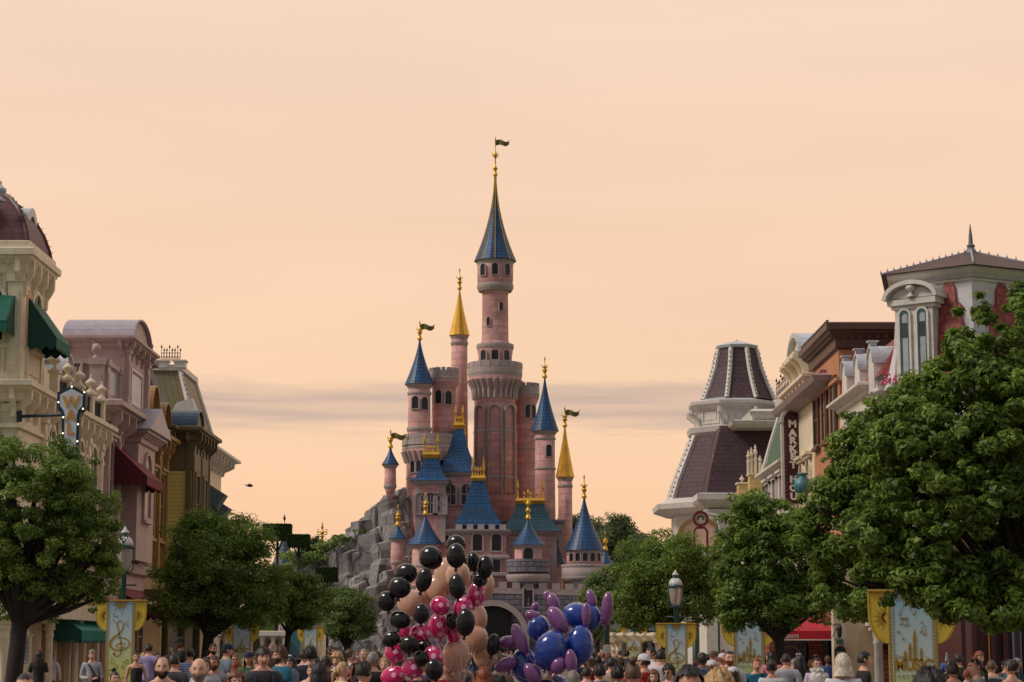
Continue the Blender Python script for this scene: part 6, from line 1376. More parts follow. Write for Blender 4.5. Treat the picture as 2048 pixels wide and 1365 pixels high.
def banner(label, px, d, ytop, kind, w=.75, Ln=2.5, wing=.3):
    T = thing('festival_banner', label, 'banner', (xx(px, d, 1290), d - .14, 0), 'festival banners on posts')
    M = Matrix.Translation((xx(px, d, 1290), d - .14, zz(ytop, d))) @ Matrix.Rotation(pi, 4, 'Z'); h = w / 2
    m = MB(); m.M = M; m.cur = 0; n = 10
    m.box(-h, h, -.02, .0, -Ln, 0)
    m.quad((-h + .05, .003, -Ln + .04), (h - .05, .003, -Ln + .04), (h - .05, .003, -.01), (-h + .05, .003, -.01), [(0, 0), (w - .1, 0), (w - .1, Ln), (0, Ln)])
    m.mi[-1] = 1; m.build('panel', [BEDGE, BPRINT], T)
    m = MB(); m.M = M
    for s in (-1, 1): m.box(s * (h - .075), s * (h - .085), .004, .009, -Ln + .06, -.05); m.box(s * (h - .012), s * (h - .022), .001, .006, -Ln + .03, -.01)
    for s in (-1, 1):
        for q in range(int(Ln / .055)): m.box(s * (h - .048) - .01, s * (h - .048) + .01, .004, .008, -.06 - q * .055 - .022, -.06 - q * .055)
    m.tube([(-h - wing, .02, .0), (h + wing, .02, .0)], .025, 6); m.build('border', BGOLD, T)
    for s in (-1, 1):
        m = MB(); m.M = M; pts = [(s * h, -.02), (s * (h + wing), -.02), (s * (h + wing), -.32)] + [(s * (h + wing * cos(a)), -.32 - .48 * sin(a)) for a in [pi / 2 * q / 8 for q in range(1, 9)]]
        m.prism(pts, -.02, -.005); wg = m.build('wing', BYEL, T)
        m = MB(); m.M = M
        for q in range(13):
            a = pi / 2 + s * (.25 + 2.6 * q / 12) if s < 0 else pi / 2 - (.25 + 2.6 * q / 12); L_ = .2 if q % 2 == 0 else .15
            if s < 0: a = pi / 2 + (.25 + 2.6 * q / 12)
            c = (s * h + s * .02, -.4); ribbon(m, [(c[0] + .05 * cos(a), c[1] + .05 * sin(a)), (c[0] + L_ * cos(a + .12), c[1] + L_ * sin(a + .12))], [.028, .004], -.004, .0)
        rs = [pts[1], pts[2]] + pts[3:]; ribbon(m, [(x - s * .025, z) for x, z in rs], [.012] * len(rs), -.004, .0); m.build('wing_print', BYELD, wg)
    # half sun at the head
    m = MB(); m.M = M
    m.prism([(.08 * cos(a), -.03 - .08 * sin(a)) for a in [pi * q / 10 for q in range(11)]], .006, .012)
    for q in range(13):
        a = pi * (q + .5) / 13; L_ = .27 if q % 2 else .2; ribbon(m, [(.1 * cos(a), -.03 - .1 * sin(a)), (L_ * cos(a + .1) * 1.0, -.03 - L_ * sin(a + .1))], [.034, .004], .006, .011)
    m.build('sun_emblem', BGOLD, T)
    m = MB(); m.M = M
    if kind == 'clef':
        cp = [(1020, 338), (1022, 352), (1050, 362), (1080, 340), (1090, 300), (1080, 220), (1062, 140), (1046, 80), (1058, 42), (1080, 38), (1100, 68), (1094, 115), (1060, 160), (1012, 195), (986, 240), (1000, 285), (1050, 306), (1110, 300), (1158, 262), (1150, 220), (1100, 192), (1040, 196)]
        ws = [.05, .02, .02, .025, .03, .03, .03, .028, .02, .02, .025, .035, .045, .055, .06, .05, .03, .025, .03, .03, .025, .008]
        c2 = catmull([((-(x - 1076)) * .0029, (200 - y) * .0029 - 1.0) for x, y in cp], 5); w2 = []
        for q in range(len(c2)): f = q / 5; i = min(int(f), len(ws) - 2); w2.append(ws[i] + (ws[i + 1] - ws[i]) * (f - i))
        ribbon(m, c2, w2, .006, .012)
        c3 = catmull([((-(x - 1076)) * .0029, (200 - y) * .0029 - 1.0) for x, y in [(1125, 252), (1085, 240), (1045, 258), (1050, 280), (1090, 286), (1120, 270)]], 5); ribbon(m, c3, [.02] * len(c3), .006, .012)
        m.prism([(.148 + .035 * cos(a), -1.395 + .035 * sin(a)) for a in [2 * pi * q / 12 for q in range(12)]][::-1], .006, .012)
        m.build('treble_clef', BGOLD, T)
        st = [(.2, -.52, .03), (.13, -.58, .025), (-.2, -.5, .02), (-.22, -.72, .02), (.22, -1.5, .02), (-.1, -1.62, .03)]
    else:
        text(T, 'MUSIC', M @ Matrix.Translation((0, .008, -1.19)), .235, BGOLD, 'lettering', .004, .84, .009, space=1.0)
        text(T, 'FESTIVAL', M @ Matrix.Translation((0, .008, -1.32)), .085, mat('banner_thin_print', (176, 158, 128), .6, stain=False), 'small_lettering', .002, 1.0, 0, space=1.5)
        text(T, 'Disney', M @ Matrix.Translation((.18, .008, -1.01)), .07, MATS['banner_thin_print'], 'script_lettering', .002, 1.0, 0)
        # plain generic spires standing on the letters
        for x, hh, ww in ((.13, .16, .034), (.055, .28, .04), (-.02, .48, .045), (-.115, .2, .034)):
            m.prism([(x - ww / 2, -1.05), (x + ww / 2, -1.05), (x + ww / 2, -1.05 + hh * .62), (x + ww * .72, -1.05 + hh * .62), (x, -1.05 + hh), (x - ww * .72, -1.05 + hh * .62), (x - ww / 2, -1.05 + hh * .62)], .006, .012)
        m.build('spires_emblem', BGOLD, T)
        st = [(.22, -.62, .035), (.15, -.72, .03), (.1, -.42, .02), (-.13, -.47, .025), (-.18, -.53, .02), (.06, -.5, .015), (-.2, -1.0, .015)]
    m = MB(); m.M = M
    for x, z, r in st: star(m, x, z, r, 4, .012)
    for x, z in ((.2, -.35), (-.02, -.35), (.18, -.5), (.11, -.52), (-.12, -.62), (-.17, -.66)):
        if kind == 'clef' and x > -.05 and z < -.45: continue
        m.prism([(x + .02 * cos(a), z + .014 * sin(a)) for a in [2 * pi * q / 8 for q in range(8)]][::-1], .006, .011); m.box(x - .02, x - .015, .006, .011, z, z + .09)
    m.box(.07, .2, .006, .011, -.41, -.4); m.box(.07, .2, .006, .011, -.43, -.425)
    m.build('notes_and_stars', BGOLD, T)
    m = MB(); m.M = M
    for s in (-1, 1):
        for cx_, cz_, r in ((.2, -1.62, .07), (.1, -1.75, .06), (.24, -1.9, .08), (.1, -2.1, .09)):
            ribbon(m, [(s * (cx_ + r * (1 - .06 * q) * cos(q * .6 + 1)), cz_ + r * (1 - .06 * q) * sin(q * .6 + 1)) for q in range(11)], [.012] * 11, .006, .01)
    m.build('scroll_print', BYELD, T)
    # carrying post behind
    if kind != 'clef':
        P_ = thing('banner_post', 'slim teal post carrying ' + label.split(' ', 1)[1] if False else 'slim teal post carrying the ' + ' '.join(label.split()[:9]), 'post', (xx(px, d, 1290), d, 0), 'posts behind the banners')
        m = MB(); m.lathe((xx(px, d, 1290), d, 0), [(.14, 0), (.14, .3), (.06, .5), (.05, zz(ytop, d) + .15), (.08, zz(ytop, d) + .2), (.01, zz(ytop, d) + .32)], 10); m.build('shaft', TEALP, P_)
banner('largest music banner, in front of the beige porch with white columns', 1823, 31.5, 1183, 'music')
banner('middle sized music banner between the dark tree trunk and a clef banner', 1497, 50, 1226, 'music')
banner('blue green clef banner under the lamp before the broad round tree', 1352, 69, 1248, 'clef', w=.75)
banner('narrow music banner between the cream columns and the blue balloons', 1267, 103, 1254, 'music', w=.78)
banner('clef banner under the lamp in front of the pink townhouse', 242, 55, 1202, 'clef', w=.77)
banner('pale music banner under the round tree by the yellow house', 484, 79, 1243, 'music', w=.76)
banner('small music banner beside the teal kiosk', 621, 108, 1254, 'music', w=.78)
banner('distant small banner low at the foot of the cliff', 720, 145, 1301, 'music', w=.78)
# direction sign on a green pillar
sp_ = thing('pillar_sign', 'small white shaped notice fixed on a dark green pillar by the cream colonnade', 'sign', (xx(1213, 92, 1300), 92, 0))
ks = mpp(92); M = Matrix.Translation((xx(1214, 92, 1300), 91.7, zz(1300, 92))) @ Matrix.Rotation(pi, 4, 'Z')
m = MB(); m.M = M; m.prism([(x * ks, -(y - 1300) * ks) for x, y in ((-8, 1308), (0, 1311), (8, 1308), (8, 1292), (0, 1289.5), (-8, 1292))], -.02, .03); m.build('board', WHITE, sp_)
m = MB(); m.M = M
for q in range(6): w_ = (4, 6, 6.5, 5, 6, 3.5)[q]; m.box(-w_ * ks, w_ * ks, .031, .034, -(1293.6 + q * 2.5 - 1300) * ks - .012, -(1293.6 + q * 2.5 - 1300) * ks + .008)
m.build('printed_lines', mat('grey_print', (140, 140, 138), .6), sp_)
pl = thing('green_pillar', 'dark green round pillar behind the small white notice', 'pillar', (xx(1214, 92.4, 1300), 92.4, 0))
m = MB(); m.smooth = True; m.lathe((xx(1214, 92.4, 1300), 92.4, 0), [(.2, 0), (.15, .4), (.13, zz(1255, 92)), (.2, zz(1250, 92)), (.05, zz(1246, 92))], 12); m.build('shaft', mat('dark_green_metal', (0, 0, 0)), pl)
pl = thing('green_pillar', 'thick dark green pillar beside the clef banner of the broad tree', 'pillar', (xx(1392, 88, 1300), 88, 0))
m = MB(); m.smooth = True; m.lathe((xx(1392, 88, 1300), 88, 0), [(.2, 0), (.16, .4), (.15, 4)], 12); m.build('shaft', mat('dark_green_metal', (0, 0, 0)), pl)
# pergola-like colonnade on the right by the plaza
cp_ = thing('colonnade', 'short cream colonnade with projecting beams beside the narrow banner', 'colonnade', (xx(1245, 98, 1300), 98, 0))
for px, d in ((1227, 100), (1237, 96), (1316, 97)): column(cp_, (xx(px, d, 1300), d), 0, zz(1282, d), .12, CREAM, leaf=False)
m = MB(); m.box(xx(1218, 98, 1300), xx(1330, 98, 1300), 95.6, 95.9, zz(1282, 96), zz(1272, 96)); m.box(xx(1222, 98, 1300), xx(1330, 98, 1300), 99.9, 100.2, zz(1282, 100), zz(1270, 100))
for q in range(6): x = xx(1222 + q * 20, 98, 1300); m.box(x - .08, x + .08, 94.9, 100.8, zz(1272, 98), zz(1266, 98))
m.build('beam', CREAM, cp_)
# pale pavilion walls across the plaza at the far end of the street
bk = thing('plaza_pavilion', 'low pale pavilion with white columns beyond the yellow house', 'building', (xx(520, 128), 128, 0))
m = MB(); m.box(xx(380, 130, 1300), xx(640, 130, 1300), 130, 134, 0, zz(1262, 130)); m.build('wall', CREAM, bk)
for q in range(9): column(bk, (xx(392 + q * 22, 127, 1300), 127), 0, zz(1272, 127), .13, WHITE, leaf=False)
m = MB(); m.box(xx(380, 127, 1300), xx(590, 127, 1300), 126.6, 130, zz(1272, 127), zz(1264, 127)); m.build('eaves', WHITE, bk)
m = MB()
for q in range(6): x = xx(398 + q * 34, 129.9, 1300); m.box(x, x + .7, 129.85, 130, .3, zz(1280, 130))
m.build('dark_opening', GLASSD, bk)
kio = thing('teal_kiosk', 'narrow teal kiosk with white poster panels before the pale pavilion', 'kiosk', (xx(583, 112, 1300), 112, 0))
m = MB(); m.box(xx(572, 112, 1300), xx(600, 112, 1300), 112, 113.2, 0, zz(1262, 112)); m.build('body', mat('teal_kiosk_paint', (58, 108, 120), .5), kio)
m = MB(); m.box(xx(567, 111.9, 1300), xx(577, 111.9, 1300), 111.8, 111.98, .3, zz(1278, 112)); m.build('poster', WHITE, kio)

# low grey garden buildings and hedge beyond the plaza on the right
gb = thing('garden_building', 'low grey building with a slate roof beyond the plaza', 'building', (xx(1300, 225), 225, 0))
m = MB(); m.box(xx(1205, 225, 1300), xx(1360, 225, 1300), 225, 230, 0, zz(1262, 225)); m.build('wall', mat('grey_lilac_wall', (150, 142, 146), .8), gb)
m = MB(); m.loft(rect(xx(1200, 225, 1300), xx(1365, 225, 1300), 224.4, 230.6), [(0, zz(1264, 225)), (0, zz(1261, 225)), (-2.6, zz(1225, 225))]); m.build('roof', mat('grey_tiles', (88, 92, 100), .7, kind='tile', a=(.6, .5)), gb)
m = MB()
for q in range(8): x = xx(1214 + q * 18, 224.9, 1300); m.box(x, x + .5, 224.9, 225, 1.0, 2.6)
m.build('window', GLASSD, gb)
m = MB(); m.box(xx(1340, 135, 1300), 40, 135, 136, 0, zz(1248, 135)); w_ = m.build('garden_wall', BRICK); tag(w_, 'long red brick garden wall closing the street end', 'wall')
# ------------------------------------------------------------------ foil balloons (plain rounds and ovals)
ORD = ['topmost', 'second', 'third', 'fourth', 'fifth', 'sixth', 'seventh', 'eighth', 'ninth', 'tenth', 'eleventh', 'twelfth', 'thirteenth', 'fourteenth', 'fifteenth', 'sixteenth', 'seventeenth', 'eighteenth', 'nineteenth', 'twentieth', 'twenty first', 'twenty second', 'twenty third', 'twenty fourth', 'twenty fifth', 'twenty sixth', 'twenty seventh', 'twenty eighth', 'twenty ninth', 'thirtieth', 'thirty first', 'thirty second', 'thirty third', 'thirty fourth', 'thirty fifth', 'thirty sixth', 'thirty seventh', 'thirty eighth', 'thirty ninth', 'fortieth']
FB = mat('black_foil', (12, 10, 13), .12, var=.2, bump=.12, scale=14, stain=False, spec=.4, coat=.35)
FP = mat('pink_dotted_foil', (206, 14, 104), .16, var=.08, scale=8, kind='polka', a=(8.5, 0), bump=0, stain=False, coat=1)
FN = mat('beige_foil', (206, 160, 132), .2, var=.08, bump=.1, scale=12, stain=False, coat=.8)
FU = mat('blue_foil', (24, 62, 150), .2, var=.15, bump=.14, scale=12, stain=False, coat=.8)
FV = mat('violet_foil', (126, 74, 130), .24, var=.15, bump=.14, scale=12, stain=False, coat=.6)
def foil(label, px, py, rx, ry, d, mt, hand, grp, tilt=0.0, yaw=0.0, flat=.55):
    k = mpp(d); c = at(px, py, d); RX, RZ = rx * k, ry * k; RY = min(RX, RZ) * flat * 1.3
    T = thing('foil_balloon', label, 'balloon', tuple(c), grp); m = MB(); m.smooth = True
    R = Matrix.Translation(c) @ Matrix.Rotation(yaw, 4, 'Z') @ Matrix.Rotation(tilt, 4, 'Y'); m.M = R
    n, mm = 56, 20; rs = []; rnd = random.Random(int(px * 7 + py)); ph = rnd.uniform(0, 6); nc = rnd.choice((17, 19, 23))
    for j in range(mm + 1):      # poles point along the view axis (two foil halves, crimped seam between)
        a = pi * j / mm; rr = sin(a) ** .8; y = -cos(a); rim = math.exp(-(y / .28) ** 2)
        rs.append([((RX * rr * (1 + rim * .035 * sin(nc * 2 * pi * q / n * 1.0 + ph))) * cos(2 * pi * q / n), RY * y * (1 + .16 * rim * sin(nc * 2 * pi * q / n + ph)), RZ * max(rr, .002) * (1 + rim * .022 * sin(nc * 2 * pi * q / n + ph)) * sin(2 * pi * q / n)) for q in range(n)])
    m.rings(rs)
    m.build('envelope', mt, T)
    m = MB(); m.M = R; m.lathe((0, 0, -RZ * .98), [(.004, .03), (.018, -.01), (.028, -.045)], 8, True, True); m.build('neck', mt, T)
    m = MB(); s = R @ Vector((0, 0, -RZ * 1.02)); e = Vector(hand); mid = s.lerp(e, .5) + Vector((0, 0, -.06)); m.tube([s, mid, e], .0022, 4); m.build('ribbon', mat('pale_ribbon', (200, 170, 160), .5, stain=False), T)
HB = (xx(925, 26.5, 1400), 26.2, 1.35); HU = (xx(1125, 26.5, 1400), 26.2, 1.35)
blk = [(912, 1090, 21, 20, .3, 0), (912, 1112, 20, 25, -.1, 0), (862, 1116, 26, 23, .1, .3), (947, 1124, 14, 20, .25, 0), (970, 1135, 17, 24, 0, 0), (812, 1148, 25, 21, .2, 0), (848, 1160, 17, 25, -.2, .3), (799, 1176, 25, 21, 0, 0), (914, 1173, 18, 25, -.35, 0), (773, 1203, 20, 20, .1, 0), (842, 1228, 17, 20, -.2, 0), (800, 1240, 24, 18, .1, 0), (904, 1243, 14, 17, .15, 0), (931, 1245, 20, 28, -.35, 0), (782, 1279, 20, 16, 0, 0), (818, 1290, 22, 18, -.1, 0), (848, 1296, 18, 17, .1, 0), (868, 1340, 19, 22, -.35, 0), (842, 1318, 15, 16, -.1, .2), (986, 1290, 14, 22, .3, 0), (960, 1160, 16, 14, .1, 0)]
pnk = [(952, 1189, 19, 26, .0, .4), (880, 1212, 22, 19, -.1, .2), (926, 1216, 20, 25, -.1, 0), (878, 1252, 23, 26, .1, 0), (840, 1268, 23, 20, -.1, 0), (808, 1262, 15, 15, .2, 0), (790, 1305, 22, 20, 0, 0), (866, 1314, 22, 22, -.3, 0), (826, 1336, 24, 21, -.15, 0), (786, 1352, 28, 19, 0, 0), (908, 1272, 14, 18, .1, 0)]
nud = [(893, 1150, 26, 34, .2, 0), (916, 1152, 26, 28, -.1, 0), (874, 1178, 26, 28, .25, 0), (968, 1174, 22, 30, .2, 0), (820, 1206, 28, 26, .2, 0), (952, 1238, 24, 30, .05, 0), (950, 1276, 28, 26, 0, 0), (912, 1310, 29, 33, -.3, 0), (968, 1308, 24, 30, .1, 0), (893, 1352, 34, 20, -.05, 0), (846, 1190, 18, 24, .3, 0)]
for lst, nm, mt, base in ((blk, 'glossy black', FB, 26.2), (pnk, 'pink white dotted', FP, 26.45), (nud, 'plain beige', FN, 26.9)):
    for i, (x, y, rx, ry, dy, tl) in enumerate(sorted(lst, key=lambda b: b[1])):
        foil(f'{nm} foil balloon, {ORD[i]} of its colour from the top, black and pink bunch', x, y, rx, ry, base + dy, mt, HB, 'balloons in the black and pink bunch', tilt=tl + .1 * ((i * 7) % 5 - 2), yaw=.25 * ((i * 5) % 5 - 2))
blu = [(1155, 1232, 30, 26, .1, .2), (1181, 1236, 22, 27, .3, 0), (1078, 1258, 24, 27, .3, 0), (1102, 1301, 32, 40, -.3, .35), (1160, 1291, 27, 40, -.2, .1), (1050, 1332, 27, 36, .1, -.2), (1112, 1372, 26, 22, .2, 0)]
vio = [(1214, 1218, 12, 34, .2, .12), (1183, 1199, 10, 20, .3, -.3), (1172, 1230, 9, 24, -.2, 0), (1107, 1206, 12, 20, .2, -.35), (1095, 1193, 8, 12, .3, -.3), (1116, 1240, 16, 30, -.2, -.6), (1066, 1232, 17, 11, .3, .3), (1040, 1278, 14, 32, -.1, -.45), (1016, 1285, 21, 13, 0, -.1), (1012, 1330, 26, 14, 0, -.35), (1142, 1323, 12, 24, -.5, -.1), (1117, 1332, 15, 18, -.45, .5), (1066, 1348, 15, 25, -.3, -.7), (1070, 1215, 8, 10, .4, .2)]
for lst, nm, mt in ((blu, 'blue round', FU), (vio, 'slim violet', FV)):
    for i, (x, y, rx, ry, dy, tl) in enumerate(sorted(lst, key=lambda b: b[1])):
        foil(f'{nm} foil balloon, {ORD[i]} of its colour from the top, blue and violet bunch', x, y, rx, ry, 26.6 + dy, mt, HU, 'balloons in the blue and violet bunch', tilt=tl, yaw=.2 * ((i * 5) % 5 - 2), flat=.75)
# ------------------------------------------------------------------ people
SKIN = {'light': mat('skin_light', (214, 164, 138), .5, var=.05, bump=.05, stain=False), 'tan': mat('skin_tan', (190, 134, 106), .5, var=.05, bump=.05, stain=False), 'brown': mat('skin_brown', (120, 80, 60), .5, var=.05, bump=.05, stain=False)}
for s_ in SKIN.values(): s_.node_tree.nodes['Principled BSDF'].inputs['Subsurface Weight'].default_value = .08; s_.node_tree.nodes['Principled BSDF'].inputs['Subsurface Radius'].default_value = (.02, .008, .004)
LIP = mat('lips', (168, 92, 84), .45, var=.05, bump=0, stain=False); EYEW = mat('eye_white', (222, 214, 206), .3, var=.02, bump=0, stain=False); IRIS = mat('iris', (46, 34, 28), .25, var=.1, bump=0, stain=False)
def hair_mat(name, c):
    m, n, b = nodes_mat('hair_' + name); N = n.nodes.new; L = n.links.new
    tc = N('ShaderNodeTexCoord'); mp = N('ShaderNodeMapping'); mp.inputs['Scale'].default_value = (70, 70, 9); L(tc.outputs['Object'], mp.inputs[0])
    nz = N('ShaderNodeTexNoise'); nz.inputs['Scale'].default_value = 1; nz.inputs['Detail'].default_value = 4; L(mp.outputs[0], nz.inputs[0])
    r = N('ShaderNodeValToRGB'); L(nz.outputs[0], r.inputs[0]); col = s2l(c); ramp(r.color_ramp.elements, [(.3, tuple(x * .45 for x in col)), (.7, tuple(min(1, x * 1.5) for x in col))])
    L(r.outputs[0], b.inputs['Base Color']); b.inputs['Roughness'].default_value = .5
    bp = N('ShaderNodeBump'); bp.inputs['Strength'].default_value = .7; bp.inputs['Distance'].default_value = .01; L(nz.outputs[0], bp.inputs['Height']); L(bp.outputs[0], b.inputs['Normal']); return m
HAIR = {k: hair_mat(k, c) for k, c in dict(black=(24, 20, 20), dark=(44, 32, 26), brown=(84, 58, 40), chestnut=(112, 66, 42), auburn=(140, 66, 32), blonde=(186, 150, 104), pale=(204, 190, 168), grey=(132, 124, 118)).items()}
def cloth(name, c): return mat('cloth_' + name, c, .85, var=.16, scale=9, bump=.5, stain=False)
CL = {k: cloth(k, c) for k, c in dict(black=(30, 29, 32), charcoal=(64, 62, 68), grey=(120, 118, 126), lightgrey=(168, 168, 176), white=(204, 202, 206), navy=(32, 38, 62), teal=(24, 98, 122), lavender=(156, 142, 186), lilac=(196, 172, 206), yellow=(216, 206, 138), red=(168, 36, 44), pink=(206, 128, 142), green=(60, 96, 66), blue=(62, 92, 150), dustyblue=(112, 130, 146), beige=(186, 166, 140), orange=(220, 100, 50), brown=(96, 74, 60), maroon=(96, 36, 48), jeans=(58, 70, 98)).items()}
STRIPE, n_, b_ = nodes_mat('cloth_striped')
_t = n_.nodes.new('ShaderNodeTexWave'); _t.wave_type = 'BANDS'; _t.bands_direction = 'Z'; _t.inputs['Scale'].default_value = 9; _c = n_.nodes.new('ShaderNodeTexCoord'); n_.links.new(_c.outputs['Object'], _t.inputs[0])
_r = n_.nodes.new('ShaderNodeValToRGB'); n_.links.new(_t.outputs[0], _r.inputs[0]); ramp(_r.color_ramp.elements, [(0, s2l((60, 84, 150))), (.45, s2l((60, 84, 150))), (.55, s2l((190, 196, 214)))]); n_.links.new(_r.outputs[0], b_.inputs['Base Color']); b_.inputs['Roughness'].default_value = .85; CL['striped'] = STRIPE
FLOR, n_, b_ = nodes_mat('cloth_floral')
_t = n_.nodes.new('ShaderNodeTexVoronoi'); _t.inputs['Scale'].default_value = 16; _c = n_.nodes.new('ShaderNodeTexCoord'); n_.links.new(_c.outputs['Object'], _t.inputs[0])
_r = n_.nodes.new('ShaderNodeValToRGB'); n_.links.new(_t.outputs[0], _r.inputs[0]); ramp(_r.color_ramp.elements, [(0, s2l((120, 90, 120))), (.2, s2l((150, 130, 160))), (.3, s2l((206, 204, 212)))]); n_.links.new(_r.outputs[0], b_.inputs['Base Color']); b_.inputs['Roughness'].default_value = .85; CL['floral'] = FLOR
def skin_mesh(verts, edges, rad, root=0, sub=1):
    me = bpy.data.meshes.new('tmp'); me.from_pydata(verts, edges, []); ob = bpy.data.objects.new('tmp', me); COL.objects.link(ob)
    sm = ob.modifiers.new('s', 'SKIN'); sm.use_smooth_shade = True
    for i, r in enumerate(rad):
        sv = me.skin_vertices[0].data[i]; sv.radius = r if isinstance(r, tuple) else (r, r); sv.use_root = (i == root)
    if sub: ss = ob.modifiers.new('ss', 'SUBSURF'); ss.levels = sub; ss.render_levels = sub
    dg = bpy.context.evaluated_depsgraph_get(); out_ = bpy.data.meshes.new_from_object(ob.evaluated_get(dg)); bpy.data.objects.remove(ob); return out_
def skeleton(pose, fem):
    """joints for a 1.75 m adult facing -Y; returns dict of joints"""
    sw = .165 if fem else .19; J = dict(pel=(0, .01, .95), wai=(0, .0, 1.1), che=(0, .005, 1.28), upc=(0, .015, 1.405), nek=(0, .014, 1.48), hed=(0, -.002, 1.56))
    for s, n in ((-1, 'R'), (1, 'L')):
        J['sh' + n] = (s * sw, .015, 1.425); st = .0
        if pose == 'walk': st = s * .17
        J['hip' + n] = (s * .09, 0, .90); J['kn' + n] = (s * .1, -.02 + st * .8, .5); J['an' + n] = (s * .105, .03 + st * 1.3, .09); J['to' + n] = (s * .12, -.14 + st * 1.3, .04)
        if pose == 'bent' or (pose == 'face' and s < 0): J['el' + n] = (s * (sw + .06), .05, 1.13); J['wr' + n] = (s * .1, -.24, 1.12 if pose == 'bent' else 1.18)
        else: J['el' + n] = (s * (sw + .07), .04 - st * .3, 1.12); J['wr' + n] = (s * (sw + .09), -.04 - st * .7, .88)
        if pose == 'face' and s > 0: J['el' + n] = (s * (sw + .04), -.12, 1.18); J['wr' + n] = (s * .09, -.17, 1.42)
    return J
def head_bm(fem):
    """head with brow, sockets, nose, lips, jaw and ears; faces -Y; centre at (0,-.012,1.62)"""
    NA, NE = 64, 48; rx, ry, rz = (.0735, .095, .116) if fem else (.0775, .099, .121); V = []; 
    for j in range(NE + 1):
        e = pi * j / NE
        for i in range(NA):
            a = 2 * pi * i / NA; x = rx * sin(e) * cos(a); y = ry * sin(e) * sin(a); z = -rz * cos(e)
            zn = z / rz
            if zn < -.1: t = (-.1 - zn) / .9; x *= 1 - .30 * t ** 1.2; y = y * (1 - .25 * t) - .012 * t if y < 0 else y * (1 - .5 * t)
            if zn > .2: x *= 1 + .04 * sin(pi * (zn - .2) / .8)
            fr = max(0.0, -y / ry); ax = abs(x)
            if y < 0:
                g = lambda u, s: math.exp(-(u / s) ** 2)
                y += -.004 * g(z - .03, .011) * g(ax - .026, .03) * fr
                y += .012 * g(z - .010, .013) * g(ax - .031, .017) * fr
                if -.045 < z < .03:
                    pr = (.03 - z) / .07; y -= (.006 + .022 * pr) * g(x, .0085 + .006 * pr) * (1 if z > -.032 else max(0, 1 - (-.032 - z) / .01))
                y -= .007 * g(z + .056, .006) * g(x, .02); y -= .006 * g(z + .069, .007) * g(x, .018); y += .004 * g(z + .0625, .0028) * g(x, .024)
                y -= .008 * g(z + .1, .016) * g(x, .022); y -= .004 * g(z + .03, .02) * g(ax - .045, .016)
            V.append((x, y - .012, z + 1.62))
    F_ = []; MI = []
    for j in range(NE):
        for i in range(NA):
            q = (j * NA + i, j * NA + (i + 1) % NA, (j + 1) * NA + (i + 1) % NA, (j + 1) * NA + i); F_.append(q)
            c = [sum(V[k][w] for k in q) / 4 for w in range(3)]; z = c[2] - 1.62; mi = 0
            if c[1] < -.08 and abs(c[0]) < .025 and -.074 < z < -.052: mi = 1
            if c[1] < -.06 and .012 < abs(c[0]) < .052 and .026 + .08 * (.03 - abs(abs(c[0]) - .03)) - .003 < z < .033 + .1 * (.03 - abs(abs(c[0]) - .03)): mi = 2
            MI.append(mi)
    m = MB(); m.smooth = True
    for v in V: m.v.append(Vector(v))
    for f, mi in zip(F_, MI): m.f.append(list(f)); m.uv.append([(0, 0)] * 4); m.mi.append(mi); m.sm.append(True)
    for s in (-1, 1):
        m.cur = 3; m.sphere((s * .031, -.0855, 1.629), .0118, 10, 8); m.cur = 4; m.sphere((s * .031, -.0928, 1.629), .0068, 8, 6)
        m.cur = 0; m.sphere((s * .031, -.0845, 1.637), .0145, 10, 6, (1.05, .9, .55))
        m.sphere((s * (rx + .005), .004, 1.622), .032, 10, 8, (.34, .62, 1.0)); m.sphere((s * (rx + .012), .012, 1.634), .021, 8, 6, (.35, .7, 1.0))
    return m
PROTO = {}
